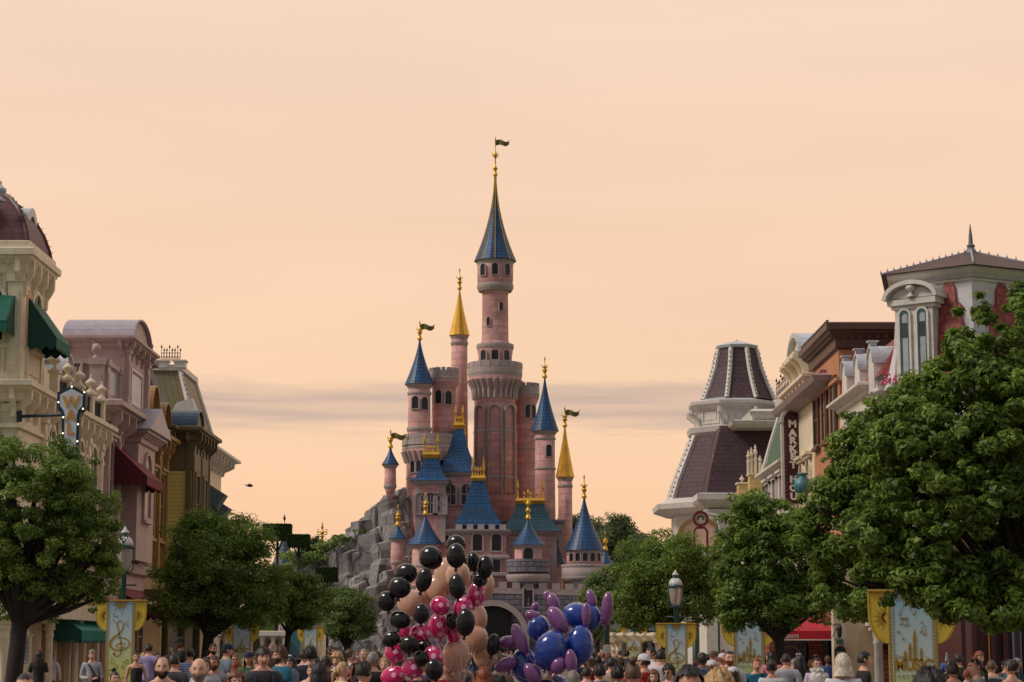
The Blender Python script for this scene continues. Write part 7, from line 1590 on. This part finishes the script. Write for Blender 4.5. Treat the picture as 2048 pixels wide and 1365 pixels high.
def proto(pose, fem):
    key = (pose, fem)
    if key in PROTO: return PROTO[key]
    J = skeleton(pose, fem); names = ['pel', 'wai', 'che', 'upc', 'nek', 'hed']; V = [J[n] for n in names]
    R = [(.1, .085), (.1, .08) if not fem else (.085, .07), (.135, .1) if not fem else (.12, .1), (.115, .085) if not fem else (.1, .075), (.07, .07) if not fem else (.056, .056), (.062, .062)]
    Ed = [(0, 1), (1, 2), (2, 3), (3, 4), (4, 5)]
    for n in 'RL':
        b = len(V); s = -1 if n == 'R' else 1
        V += [J['sh' + n], J['el' + n], J['wr' + n]]; R += [.056 if not fem else .046, .04 if not fem else .034, .026]; Ed += [(3, b), (b, b + 1), (b + 1, b + 2)]
        e, w = Vector(J['el' + n]), Vector(J['wr' + n]); d = (w - e).normalized(); side = d.cross(Vector((0, 0, 1))); side = Vector((0, -1, 0)) if side.length < .5 else side.normalized()
        side = (side - d * side.dot(d)).normalized(); nrm = d.cross(side) * s
        p = len(V); V.append(tuple(w + d * .055)); R.append((.036, .02)); Ed.append((b + 2, p))
        for q, (o, L_) in enumerate(((-.03, .062), (-.01, .075), (.011, .072), (.03, .056))):
            f = len(V); k0_ = w + d * .092 + side * o; k1_ = k0_ + d * L_ * .5 + nrm * .008; k2_ = k1_ + d * L_ * .42 + nrm * .022
            V += [tuple(k0_), tuple(k1_), tuple(k2_)]; R += [.0095, .0085, .007]; Ed += [(p, f), (f, f + 1), (f + 1, f + 2)]
        f = len(V); t0_ = w + d * .03 - side * .032 + nrm * .008; V += [tuple(t0_), tuple(t0_ + d * .035 - side * .018 + nrm * .015)]; R += [.012, .009]; Ed += [(p, f), (f, f + 1)]
        b = len(V); V += [J['hip' + n], J['kn' + n], J['an' + n], J['to' + n]]; R += [.068, .05, .036, .032]; Ed += [(0, b), (b, b + 1), (b + 1, b + 2), (b + 2, b + 3)]
    body = skin_mesh(V, Ed, R)
    # join the head into the same mesh
    hm = head_bm(fem); bm = bmesh.new(); bm.from_mesh(body)
    for f in bm.faces: f.material_index = 0; f.smooth = True
    vs = [bm.verts.new(v) for v in hm.v]
    for f, mi in zip(hm.f, hm.mi):
        try: ff = bm.faces.new([vs[i] for i in f]); ff.material_index = mi; ff.smooth = True
        except ValueError: pass
    bmesh.ops.remove_doubles(bm, verts=bm.verts, dist=1e-5); bmesh.ops.recalc_face_normals(bm, faces=bm.faces)
    bd_ = bpy.data.meshes.new('body'); bm.to_mesh(bd_); bm.free()
    for mt in (SKIN['light'], LIP, HAIR['brown'], EYEW, IRIS): bd_.materials.append(mt)
    # garments grown on the same joints
    def garment(long, tank=False):
        V = [(0, .01, .88), J['pel'], J['wai'], J['che'], J['upc'], (0, .012, 1.45)]; e = .014; R = [(.17, .145), (.165, .14), (.15 if not fem else .13, .12), (.152 if not fem else .134, .117), (.155 if not fem else .132, .108), (.082, .08)]; Ed = [(0, 1), (1, 2), (2, 3), (3, 4), (4, 5)]
        for n in 'RL':
            b = len(V); sh, el, wr = [Vector(J[q + n]) for q in ('sh', 'el', 'wr')]
            if tank: V += [tuple(Vector(J['upc']).lerp(sh, .62))]; R += [.05]; Ed += [(4, b)]; continue
            V += [tuple(sh)]; R += [.088 if not fem else .072]; Ed += [(4, b)]
            if long: V += [tuple(el), tuple(el.lerp(wr, .93))]; R += [.056, .04]; Ed += [(b, b + 1), (b + 1, b + 2)]
            else: V += [tuple(sh.lerp(el, .72))]; R += [.07 if not fem else .058]; Ed += [(b, b + 1)]
        return skin_mesh(V, Ed, R)
    V = [(0, .01, 1.04), J['pel']]; R = [(.145, .122), (.155, .13)]; Ed = [(0, 1)]
    for n in 'RL':
        b = len(V); V += [J['hip' + n], J['kn' + n], tuple(Vector(J['an' + n]) + Vector((0, 0, .02)))]; R += [.11, .08, .065]; Ed += [(1, b), (b, b + 1), (b + 1, b + 2)]
    tr = skin_mesh(V, Ed, R)
    m = MB()
    m.smooth = True
    for n in 'RL':
        a, t_ = J['an' + n], J['to' + n]; m.tube([(a[0], a[1] + .05, .045), (a[0], a[1] - .02, .05), ((a[0] + t_[0]) / 2, (a[1] + t_[1]) / 2 - .02, .045), (t_[0], t_[1] - .05, .035)], [.042, .05, .048, .034], 10)
    sh_ = m.build('shoes', CL['charcoal']); shm = sh_.data; bpy.data.objects.remove(sh_)
    PROTO[key] = dict(body=bd_, short=garment(False), long=garment(True), tank=garment(False, True), trousers=tr, shoes=shm)
    return PROTO[key]
HM = {}
def hair_mesh(style, fem):
    key = (style, fem)
    if key in HM: return HM[key]
    rx, ry, rz = (.0735, .095, .116) if fem else (.0775, .099, .121); C = Vector((0, -.012, 1.62)); m = MB(); m.smooth = True; rnd = random.Random(hash(style) % 97 if False else len(style) * 13 + (5 if fem else 0))
    th = dict(buzz=.003, short=.011, fringe=.016, spiky=.015, curly=.026, long=.017, bob=.02, bun=.009, pony=.009, updo=.013, side=.016, waves=.022).get(style, .014)
    NA, NE = 40, 26; line = dict(buzz=.62, short=.6, fringe=.38, spiky=.62, curly=.5, long=.55, bob=.5, bun=.62, pony=.6, updo=.6, side=.52, waves=.52, receding=.86).get(style, .6)
    low = dict(buzz=-.68, short=-.75, fringe=-.75, spiky=-.6, curly=-.8, side=-.75, receding=-.7, updo=-.72, bun=-.72, pony=-.72).get(style, -.75)
    def nz(a, e, k): return sin(a * 7 + e * 3 + k) * .35 + sin(a * 17 + e * 11 + 2 * k) * .3 + sin(a * 31 - e * 23 + k) * .2
    G = {}
    for j in range(NE + 1):
        e = pi * j / NE
        for i in range(NA):
            a = 2 * pi * i / NA; zn = -cos(e); yy = sin(e) * sin(a); xn = sin(e) * cos(a)
            t = th * min(1.0, max(.12, 1 + 1.3 * (zn + .25))) * (1 + {'curly': 1.0, 'spiky': .8, 'waves': .6, 'short': .8, 'fringe': .9, 'side': .6, 'long': .5}.get(style, .4) * nz(a, e, 1.7)) * (1 + .5 * max(0, zn)) + .002
            back = max(0, yy)
            p = Vector((xn * (rx + t), yy * (ry + t * (1.2 if yy > 0 else 1)), zn * (rz + t)))
            if zn < -.1: k = (-.1 - zn) / .9; p.x *= 1 - .18 * k; p.y *= 1 - .28 * k
            G[j, i] = m.P(C + p)
    for j in range(NE):
        for i in range(NA):
            e = pi * (j + .5) / NE; a = 2 * pi * (i + .5) / NA; zn = -cos(e); yy = sin(e) * sin(a); xn = sin(e) * cos(a)
            f = max(0, -yy); lim = low + (line - low) * min(1, max(0, (f + .15) / .5)) ** .8 + .07 * nz(a, 1, 3)
            if style == 'receding' and f < .35 and zn > .62: continue
            if f < .02 and yy < .25 and zn < -.25: continue
            if zn > lim: m.F([G[j, i], G[j, (i + 1) % NA], G[j + 1, (i + 1) % NA], G[j + 1, i]])
    def curtain(z1, front, w=1.0, out_=1.0):
        n = 26; rs = []
        for q, z in enumerate([1.66, 1.62, 1.57, 1.5, 1.43, 1.36, 1.28, 1.2, 1.1]):
            if z < z1: break
            k = min(1, (1.66 - z) / .12); r = []
            for i in range(n + 1):
                a = -front + (pi + 2 * front) * i / n; rr = 1 + .05 * nz(a, z * 6, 2) + .03 * sin(a * 23); ww = w * (1 + .25 * k * out_ * (1 if z > 1.45 else .8)); r.append((C.x + (rx + .012) * ww * rr * cos(a), C.y + .0 + (ry + .01) * (1 + .12 * k) * rr * sin(a) + (.02 * k if sin(a) > 0 else 0), z))
            rs.append(r)
        m.rings(rs, close=False); m.rings([[(x * .93, y * .95 - .002, z) for x, y, z in r] for r in rs], close=False)
    if style == 'long': curtain(1.19, .55)
    if style == 'waves': curtain(1.3, .5, 1.1, 1.6)
    if style == 'bob': curtain(1.48, .6, 1.06, 1.1)
    if style == 'bun': m.sphere((0, .05, 1.775), .042, 12, 8, (1, 1, .95)); m.tube([(0, .03, 1.73), (0, .05, 1.76)], .028, 8)
    if style == 'updo': m.sphere((0, .1, 1.68), .055, 12, 8, (1.1, .8, 1)); m.sphere((.01, .08, 1.72), .04, 10, 6)
    if style == 'pony': m.sphere((0, .1, 1.6), .036, 12, 8); m.tube([(0, .11, 1.62), (0, .14, 1.56), (0, .14, 1.46), (0, .12, 1.4)], [.02, .028, .022, .006], 8)
    if style in ('curly', 'waves'):
        for q in range(70 if style == 'curly' else 30):
            a = rnd.uniform(-.4, pi + .4); e = rnd.uniform(.1, 1.2); m.sphere(C + Vector((cos(a) * sin(e) * (rx + .022), sin(a) * sin(e) * (ry + .022), cos(e) * (rz + .02))), rnd.uniform(.014, .024), 6, 4)
    o = m.build('hair', HAIR['brown']); me = o.data; bpy.data.objects.remove(o); HM[key] = me; return me
def beard_mesh():
    if 'beard' in HM: return HM['beard']
    hb = head_bm(False); m = MB(); m.smooth = True; idm = {}
    for f in hb.f[:64 * 48]:
        c = sum((hb.v[k] for k in f), Vector()) / 4; z = c.z - 1.62; th = abs(atan2(c.x, -(c.y + .012)))
        if z < -.035 - .01 * (th < .35) and th < 1.5 and z > -.119 and not (th < .3 and -.073 < z < -.054) and c.y < .01:
            ids = []
            for k in f:
                if k not in idm:
                    v = hb.v[k]; o_ = (v - Vector((0, 0, 1.6))).normalized(); idm[k] = m.P(v + o_ * (.007 + .003 * sin(v.x * 400) * sin(v.z * 500)))
                ids.append(idm[k])
            m.F(ids)
    o = m.build('beard', HAIR['brown']); me = o.data; bpy.data.objects.remove(o); HM['beard'] = me; return me
def acc_mesh(kind):
    if kind in HM: return HM[kind]
    m = MB(); m.smooth = True; C = Vector((0, -.012, 1.62))
    if kind in ('cap', 'backcap'):
        s = -1 if kind == 'cap' else 1
        m.rings([[(C.x + r * .088 * cos(2 * pi * q / 20), C.y + r * .112 * sin(2 * pi * q / 20), C.z + z) for q in range(20)] for r, z in ((1.0, .04), (1.0, .075), (.86, .115), (.55, .138), (.02, .146))], cap1=True)
        m.rings([[(x * .075, C.y + s * (.09 + .085 * math.sqrt(max(0, 1 - x * x))) , C.z + .044 - .012 * (1 - x * x)) for x in [-1 + q / 5 for q in range(11)]], [(x * .082, C.y + s * .07, C.z + .05) for x in [-1 + q / 5 for q in range(11)]]], close=False)
        m.sphere((0, C.y, C.z + .147), .01, 6, 4)
    if kind in ('glasses', 'sunglasses', 'topglasses'):
        m.smooth = False; up = .095 if kind == 'topglasses' else 0; yo = .03 if kind == 'topglasses' else 0
        for s in (-1, 1):
            if kind == 'glasses':
                m.tube([(s * .031 + .021 * cos(a), -.112 + yo, 1.627 + up + .018 * sin(a)) for a in [2 * pi * q / 14 for q in range(15)]], .0022, 4, False)
            else: m.sphere((s * .031, -.106 + yo, 1.627 + up), .024, 10, 6, (1.05, .35, .8))
            m.tube([(s * .05, -.112 + yo, 1.63 + up), (s * .08, -.09 + yo, 1.632 + up), (s * .084, 0, 1.63 + up)], .0025, 4)
        m.tube([(-.012, -.116 + yo, 1.63 + up), (.012, -.116 + yo, 1.63 + up)], .002, 4)
    if kind == 'headband': m.tube([((.092) * cos(a), -.02 - .02 * sin(a), 1.62 + .137 * sin(a)) for a in [pi * q / 14 for q in range(15)]], .009, 6)
    if kind == 'bow':
        m.tube([((.092) * cos(a), -.02 - .02 * sin(a), 1.62 + .137 * sin(a)) for a in [pi * q / 14 for q in range(15)]], .006, 6)
        for s in (-1, 1): m.lathe_s((s * .035, -.04, 1.765), [(.001, -.03), (.02, -.02), (.028, 0), (.02, .02), (.001, .03)], 8, (1.2, .6, 1))
        m.sphere((0, -.04, 1.765), .014, 8, 5)
    if kind == 'backpack':
        m.smooth = False; m.loft([(-.14, .12), (.14, .12), (.14, .27), (-.14, .27)], [(-.03, 1.0), (0, 1.04), (0, 1.36), (-.04, 1.42), (-.09, 1.44)], True, True)
        for s in (-1, 1): m.tube([(s * .11, .14, 1.4), (s * .12, .02, 1.475), (s * .115, -.1, 1.36), (s * .12, -.12, 1.2), (s * .14, -.02, 1.08)], .017, 6)
    if kind == 'crossbody':
        m.tube([(-.11, .0, 1.475), (-.04, -.115, 1.38), (.06, -.14, 1.22), (.13, -.13, 1.1)], .018, 6); m.smooth = False; m.loft([(.02, -.2), (.2, -.2), (.2, -.13), (.02, -.13)], [(-.01, .93), (0, .95), (0, 1.16), (-.02, 1.18)], True, True)
    o = m.build('acc', CL['black']); me = o.data; bpy.data.objects.remove(o); HM[kind] = me; return me
ACC = {'cap': 'cap', 'backcap': 'cap', 'glasses': 'glasses', 'sunglasses': 'sunglasses', 'topglasses': 'sunglasses', 'headband': 'headband', 'bow': 'bow_headband', 'backpack': 'backpack', 'crossbody': 'crossbody_bag'}
def child(name, me, parent, mt, idx=None):
    o = bpy.data.objects.new(name, me); COL.objects.link(o); o.parent = parent
    if not me.materials: me.materials.append(mt)
    o.material_slots[0].link = 'OBJECT'; o.material_slots[0].material = mt; return o
def person(label, px, py, hpx, rz, hair, hcol, top, slv='short', pose='stand', fem=False, skin='light', acc=(), group=None, beard=None, far=False, trouser=None, tilt=0.0):
    """px,py: middle of the head in the photo, hpx: its height there"""
    d = .24 * FPX / hpx; zc = zz(py, d); s = min(1.12, max(.72, zc / 1.62)); pr = proto(pose, fem)
    T = bpy.data.objects.new('person', pr['body']); COL.objects.link(T); tag(T, label, 'person', group)
    T.location = (xx(px, d, py), d, 0 if .72 < zc / 1.62 < 1.12 else max(0, zc - 1.62 * s)); T.rotation_euler = (0, 0, radians(rz)); T.scale = (s,) * 3
    hm_ = HAIR.get(hcol, HAIR['brown'])
    for i, mt in ((0, SKIN[skin]), (2, hm_)): T.material_slots[i].link = 'OBJECT'; T.material_slots[i].material = mt
    child({'long': 'sweater', 'short': 'shirt', 'tank': 'tank_top'}[slv], pr[slv], T, CL[top])
    child('trousers', pr['trousers'], T, trouser or CL['jeans']); child('shoes', pr['shoes'], T, CL['charcoal'])
    if hair != 'bald': child('hair', hair_mesh(hair, fem), T, hm_)
    if beard: child('beard', beard_mesh(), T, HAIR[beard])
    for a in acc:
        k, c = a if isinstance(a, tuple) else (a, 'black'); child(ACC[k], acc_mesh(k), T, CL[c])
    return T
# rz: 0 faces the camera, 180 seen from behind, 90 looks to the viewer's right, -90 to the left
PPL = [
 ('man with cropped dark hair, only his forehead showing by the big tree trunk', 50, 1378, 62, 8, 'buzz', 'black', 'grey', {}),
 ('woman with long wavy dark hair seen from behind beside the cream column', 78, 1313, 19, 180, 'waves', 'dark', 'black', dict(fem=True, acc=[('bow', 'red')])),
 ('grey haired woman in pale grey sweater with black crossbody bag', 184, 1312, 20, 12, 'side', 'grey', 'lightgrey', dict(slv='long', pose='bent', fem=True, acc=['crossbody'])),
 ('young woman with dark pulled back hair low in front of the clef banner', 229, 1359, 33, 30, 'bun', 'dark', 'maroon', dict(fem=True)),
 ('woman in black tank top half hidden by the pink townhouse banner', 273, 1316, 20, 10, 'bun', 'dark', 'black', dict(slv='tank', fem=True)),
 ('person in lavender shirt seen from behind under the dark shop porch', 298, 1300, 18, 170, 'short', 'black', 'lavender', {}),
 ('balding man with dark beard in a black shirt looking ahead', 325, 1337, 42, 5, 'receding', 'brown', 'black', dict(beard='dark')),
 ('man with buzz cut in a white and black vest looking down', 351, 1332, 26, -5, 'buzz', 'brown', 'black', dict(slv='tank', skin='tan', acc=[('backpack', 'charcoal')])),
 ('man in dark cap with hand raised to his face under the porch', 361, 1288, 20, -70, 'buzz', 'black', 'black', dict(pose='face', skin='brown', acc=['cap'])),
 ('person with black hair and blue white striped shirt seen from behind', 380, 1311, 22, 175, 'updo', 'black', 'striped', dict(fem=True)),
 ('bald man with long grey beard and light shirt', 398, 1342, 48, 4, 'bald', 'grey', 'lightgrey', dict(beard='grey')),
 ('man with short brown hair and stubble in a grey shirt', 429, 1328, 29, -15, 'short', 'brown', 'grey', dict(beard='brown', skin='tan')),
 ('bearded man in dark clothes beside the round tree trunk', 426, 1300, 19, 40, 'short', 'black', 'black', dict(beard='black', skin='tan')),
 ('man in navy cap and dusty blue shirt', 453, 1303, 23, 120, 'short', 'dark', 'dustyblue', dict(acc=[('cap', 'navy')])),
 ('woman with loose light brown hair before the man with dark fringe', 472, 1366, 44, 15, 'waves', 'chestnut', 'grey', dict(fem=True)),
 ('man with dark fringe in grey polo shirt looking down', 526, 1317, 36, 20, 'fringe', 'dark', 'charcoal', dict(pose='bent', acc=[('backpack', 'navy')], tilt=.25)),
 ('man with curly brown hair and beard in teal shirt', 560, 1313, 29, -55, 'curly', 'brown', 'teal', dict(beard='brown', acc=[('backpack', 'dustyblue')])),
 ('older man with short grey hair in dark shirt behind the teal shirt', 545, 1300, 22, -10, 'buzz', 'grey', 'brown', dict(skin='tan')),
 ('child in white cap behind the man in teal', 579, 1322, 20, -15, 'short', 'brown', 'black', dict(acc=[('cap', 'white')])),
 ('person with curly black hair and navy top seen from behind', 621, 1313, 26, 175, 'curly', 'black', 'navy', dict(slv='long')),
 ('woman with very long straight black hair seen from behind', 637, 1348, 40, 180, 'long', 'black', 'black', dict(fem=True, slv='long', acc=[('headband', 'black')])),
 ('blonde woman with ponytail and yellow shirt in profile', 684, 1342, 34, 110, 'pony', 'blonde', 'yellow', dict(fem=True, acc=[('topglasses', 'brown')])),
 ('man with black swept hair and shaved neck seen from behind', 727, 1349, 43, 150, 'spiky', 'black', 'lightgrey', {}),
 ('bald man in black seen from behind', 745, 1322, 33, 172, 'buzz', 'grey', 'black', dict(skin='tan')),
 ('blonde woman with hairband looking at the camera beside the balloons', 770, 1332, 30, -8, 'bun', 'blonde', 'white', dict(fem=True, acc=[('headband', 'beige')])),
 ('man in dark sunglasses behind the blonde woman', 757, 1322, 24, 5, 'short', 'dark', 'charcoal', dict(acc=['sunglasses'], skin='tan')),
 ('bearded man in profile with black backpack under the trees', 660, 1305, 19, 80, 'short', 'dark', 'charcoal', dict(beard='black', acc=['backpack'])),
 ('person with black straight bob seen from behind in the middle distance', 684, 1316, 24, 178, 'bob', 'black', 'grey', dict(fem=True)),
 ('person with side parted brown hair and white shirt', 698, 1312, 22, 120, 'side', 'brown', 'white', dict(fem=True)),
 ('grey haired man with glasses beside the bald man in black', 727, 1311, 23, 20, 'buzz', 'grey', 'dustyblue', dict(acc=['glasses'])),
 ('woman with curly auburn hair below the left balloon bunch', 968, 1356, 38, 170, 'waves', 'auburn', 'red', dict(fem=True)),
 ('person with brown hair and a high top knot seen from behind', 1266, 1352, 48, 178, 'bun', 'brown', 'maroon', dict(fem=True)),
 ('young woman with straight brown hair facing the camera', 1308, 1357, 34, -5, 'long', 'chestnut', 'black', dict(fem=True)),
 ('person in white backwards cap and red shirt', 1289, 1326, 30, -140, 'short', 'dark', 'red', dict(acc=[('backcap', 'white')])),
 ('man with dark hair in profile behind the white cap', 1303, 1309, 23, -80, 'short', 'dark', 'white', {}),
 ('dark haired person in white shirt seen from behind by the clef banner', 1321, 1315, 26, 170, 'short', 'black', 'white', {}),
 ('big man with short black hair standing before the clef banner and broad tree', 1378, 1380, 80, 6, 'spiky', 'black', 'navy', dict(skin='tan')),
 ('big head with short curly blonde hair seen from behind', 1440, 1386, 72, 176, 'curly', 'blonde', 'grey', {}),
 ('bearded man with sunglasses pushed up beside the music banner', 1458, 1318, 29, 12, 'buzz', 'chestnut', 'white', dict(beard='auburn', acc=[('topglasses', 'blue')])),
 ('man in brown cap and glasses between two banners', 1428, 1316, 23, -20, 'short', 'grey', 'green', dict(acc=[('cap', 'brown'), 'glasses'])),
 ('person in pale grey long sleeved top by the dark tree trunk', 1572, 1322, 26, 172, 'buzz', 'black', 'lightgrey', dict(slv='long')),
 ('woman with long black hair holding up her arm beside the red shop', 1600, 1324, 24, -150, 'long', 'black', 'navy', dict(fem=True, pose='face', acc=[('bow', 'white')])),
 ('woman with glasses and lilac sweater facing the camera by red bricks', 1634, 1330, 27, 5, 'bun', 'dark', 'lilac', dict(fem=True, slv='long', pose='bent', acc=['glasses'])),
 ('woman with platinum bob and floral blouse seen from behind', 1686, 1332, 40, 176, 'bob', 'pale', 'floral', dict(fem=True, slv='long')),
 ('man in black shirt in profile between the white columns', 1728, 1322, 30, 95, 'short', 'black', 'black', {}),
 ('big man with thick black wavy hair and dark glasses before the largest banner', 1859, 1391, 80, 4, 'waves' if False else 'curly', 'black', 'charcoal', dict(skin='tan', acc=['sunglasses'])),
 ('man with dark hair, white shirt and teal backpack seen from behind', 1906, 1344, 36, 176, 'short', 'black', 'white', dict(acc=[('backpack', 'teal')], skin='tan')),
 ('woman with pink headband in profile by the dark shopfront', 1952, 1336, 36, -85, 'pony', 'dark', 'grey', dict(fem=True, acc=[('headband', 'pink')])),
 ('man with cropped hair in grey shirt seen from behind by the dark shopfront', 1983, 1336, 30, 175, 'buzz', 'brown', 'grey', dict(acc=['backpack'])),
 ('woman with dark pinned up hair by the pale glass strips', 2022, 1338, 34, -150, 'updo', 'dark', 'beige', dict(fem=True, slv='tank')),
 ('ginger haired person between the backpack and the pink headband', 1934, 1352, 26, 150, 'side', 'auburn', 'brown', dict(fem=True)),
 ('dark haired woman in pale top turned away beside the navy curls', 608, 1314, 24, 160, 'side', 'dark', 'lightgrey', dict(fem=True)),
 ('child with light brown hair low beside the long black hair', 616, 1357, 26, 10, 'side', 'chestnut', 'white', dict(fem=True)),
 ('person with silver hair in pale top under the blue balloons', 1146, 1362, 38, 178, 'bob', 'grey', 'lightgrey', dict(fem=True)),
 ('person in black hat like beanie near the shop window', 1544, 1316, 22, 165, 'long', 'black', 'pink', dict(fem=True)),
 ('dark haired person low between the top knot and blue balloons', 1236, 1352, 34, 176, 'curly', 'black', 'maroon', dict(fem=True)),
 ('person with black hair and beige top before the cream columns', 1222, 1330, 26, 172, 'short', 'black', 'beige', {}),
]
seen = []
for (lb, x, y, h, rz, hs, hc, tp, kw) in PPL:
    kw = dict(kw); kw.pop('tilt', 0); person(lb, x, y, h, rz, hs, hc, tp, group='people in the crowd', **kw); seen.append((x, y, h))
# bag and cone held out by two of them
bgp = thing('shopping_bag', 'crumpled white paper bag held by the woman in lilac', 'bag', tuple(at(1636, 1356, 35)))
m = MB(); c = at(1636, 1358, 35); rs = []
for z, r in ((-.18, .13), (-.05, .16), (.05, .15), (.1, .1), (.14, .12), (.17, .08)): rs.append([(c.x + r * (1 + .25 * sin(q * 2.4 + z * 30)) * cos(2 * pi * q / 14), c.y + r * .6 * sin(2 * pi * q / 14), c.z + z + .02 * sin(q * 3)) for q in range(14)])
m.rings(rs, True, True, True); m.build('bag', WHITE, bgp)
# the deeper crowd, row upon row
rc_ = random.Random(21)
HSM = ['short', 'short', 'buzz', 'spiky', 'curly', 'side']; HSF = ['long', 'bob', 'bun', 'pony', 'waves', 'updo', 'side']
zones = [(285, 345, 3, 17, 21), (400, 560, 9, 12, 19), (565, 780, 34, 8, 21), (1000, 1010, 2, 6, 8), (1165, 1250, 14, 8, 22), (1205, 1300, 9, 9, 20), (1395, 1450, 9, 10, 22), (1525, 1560, 4, 14, 21), (1000, 1040, 6, 5, 7), (940, 1010, 6, 6, 9), (60, 180, 2, 15, 18), (1890, 1930, 2, 22, 26), (1400, 1460, 4, 18, 26), (800, 1000, 6, 22, 30), (420, 620, 8, 14, 24), (580, 790, 8, 24, 31), (1170, 1340, 5, 24, 32), (1395, 1560, 4, 26, 34), (330, 560, 4, 24, 32), (1480, 1660, 5, 15, 22), (1890, 2040, 4, 20, 26)]
allp = []
for (x0, x1, n_, h0, h1) in zones:
    k = 0; tries = 0
    while k < n_ and tries < 400:
        tries += 1; x = rc_.uniform(x0, x1); h = rc_.uniform(h0, h1); d = .24 * FPX / h; zc = rc_.uniform(1.42, 1.66); y = 1300 + (CH - zc) * FPX / d
        if any(abs(x - a) < (h + hh) * .3 and abs(h - hh) < 3 for a, b_, hh in seen): continue
        seen.append((x, y, h)); allp.append((x, y, h)); k += 1
allp.sort()
cols = ['black', 'navy', 'black', 'grey', 'charcoal', 'lightgrey', 'black', 'blue', 'navy', 'red', 'green', 'charcoal', 'dustyblue', 'maroon', 'brown', 'teal', 'white', 'black']
hcs = ['black', 'dark', 'brown', 'dark', 'black', 'blonde', 'black', 'grey', 'dark', 'brown', 'chestnut', 'auburn']
count = {}
recs = []
for (x, y, h) in allp:
    fem = rc_.random() < .5; tp = rc_.choice(cols); hc = rc_.choice(hcs); hs = rc_.choice(HSF if fem else HSM); back = rc_.random() < .68
    rz = rc_.uniform(150, 210) if back else rc_.uniform(-60, 60); recs.append((x, y, h, fem, tp, hc, hs, back, rz))
    count[(fem, tp, hc)] = count.get((fem, tp, hc), 0) + 1
idx_ = {}
names_c = dict(dustyblue='dusty blue', lightgrey='light grey', lavender='lavender')
for (x, y, h, fem, tp, hc, hs, back, rz) in recs:
    kk = (fem, tp, hc); idx_[kk] = idx_.get(kk, 0) + 1
    who = 'woman' if fem else 'man'; tot = count[kk]; pos = '' if tot == 1 else (f', {["leftmost", *ORD[1:]][idx_[kk] - 1]} such from the left')
    lb = f'{hc} haired {who} in {names_c.get(tp, tp)} top{pos} in the distant crowd'
    person(lb, x, y, h, rz, hs, hc, tp, slv=rc_.choice(['short', 'short', 'long', 'tank']), pose=rc_.choice(['stand', 'walk', 'walk', 'bent']), fem=fem, skin=rc_.choice(['light', 'light', 'tan', 'brown']), acc=[a for a in ([('cap', rc_.choice(['black', 'navy', 'white', 'red', 'grey'])) if rc_.random() < .14 else None, ('backpack', rc_.choice(['black', 'charcoal', 'navy', 'maroon', 'teal'])) if rc_.random() < .3 else None, 'sunglasses' if rc_.random() < .15 else None]) if a], group='people in the distant crowd')
# balloon sellers standing under their bunches, the ribbons gathered in front of them
for hb, x, lb, tp in ((HB, 896, 'balloon seller in red hidden behind the black and pink bunch', 'red'), (HU, 1104, 'balloon seller in navy hidden behind the blue and violet bunch', 'navy')):
    d = hb[1] + .55; person(lb, x, 1300 + (CH - 1.58) * FPX / d, .24 * FPX / d, 15, 'short', 'dark', tp, slv='long', pose='bent', group='balloon sellers')
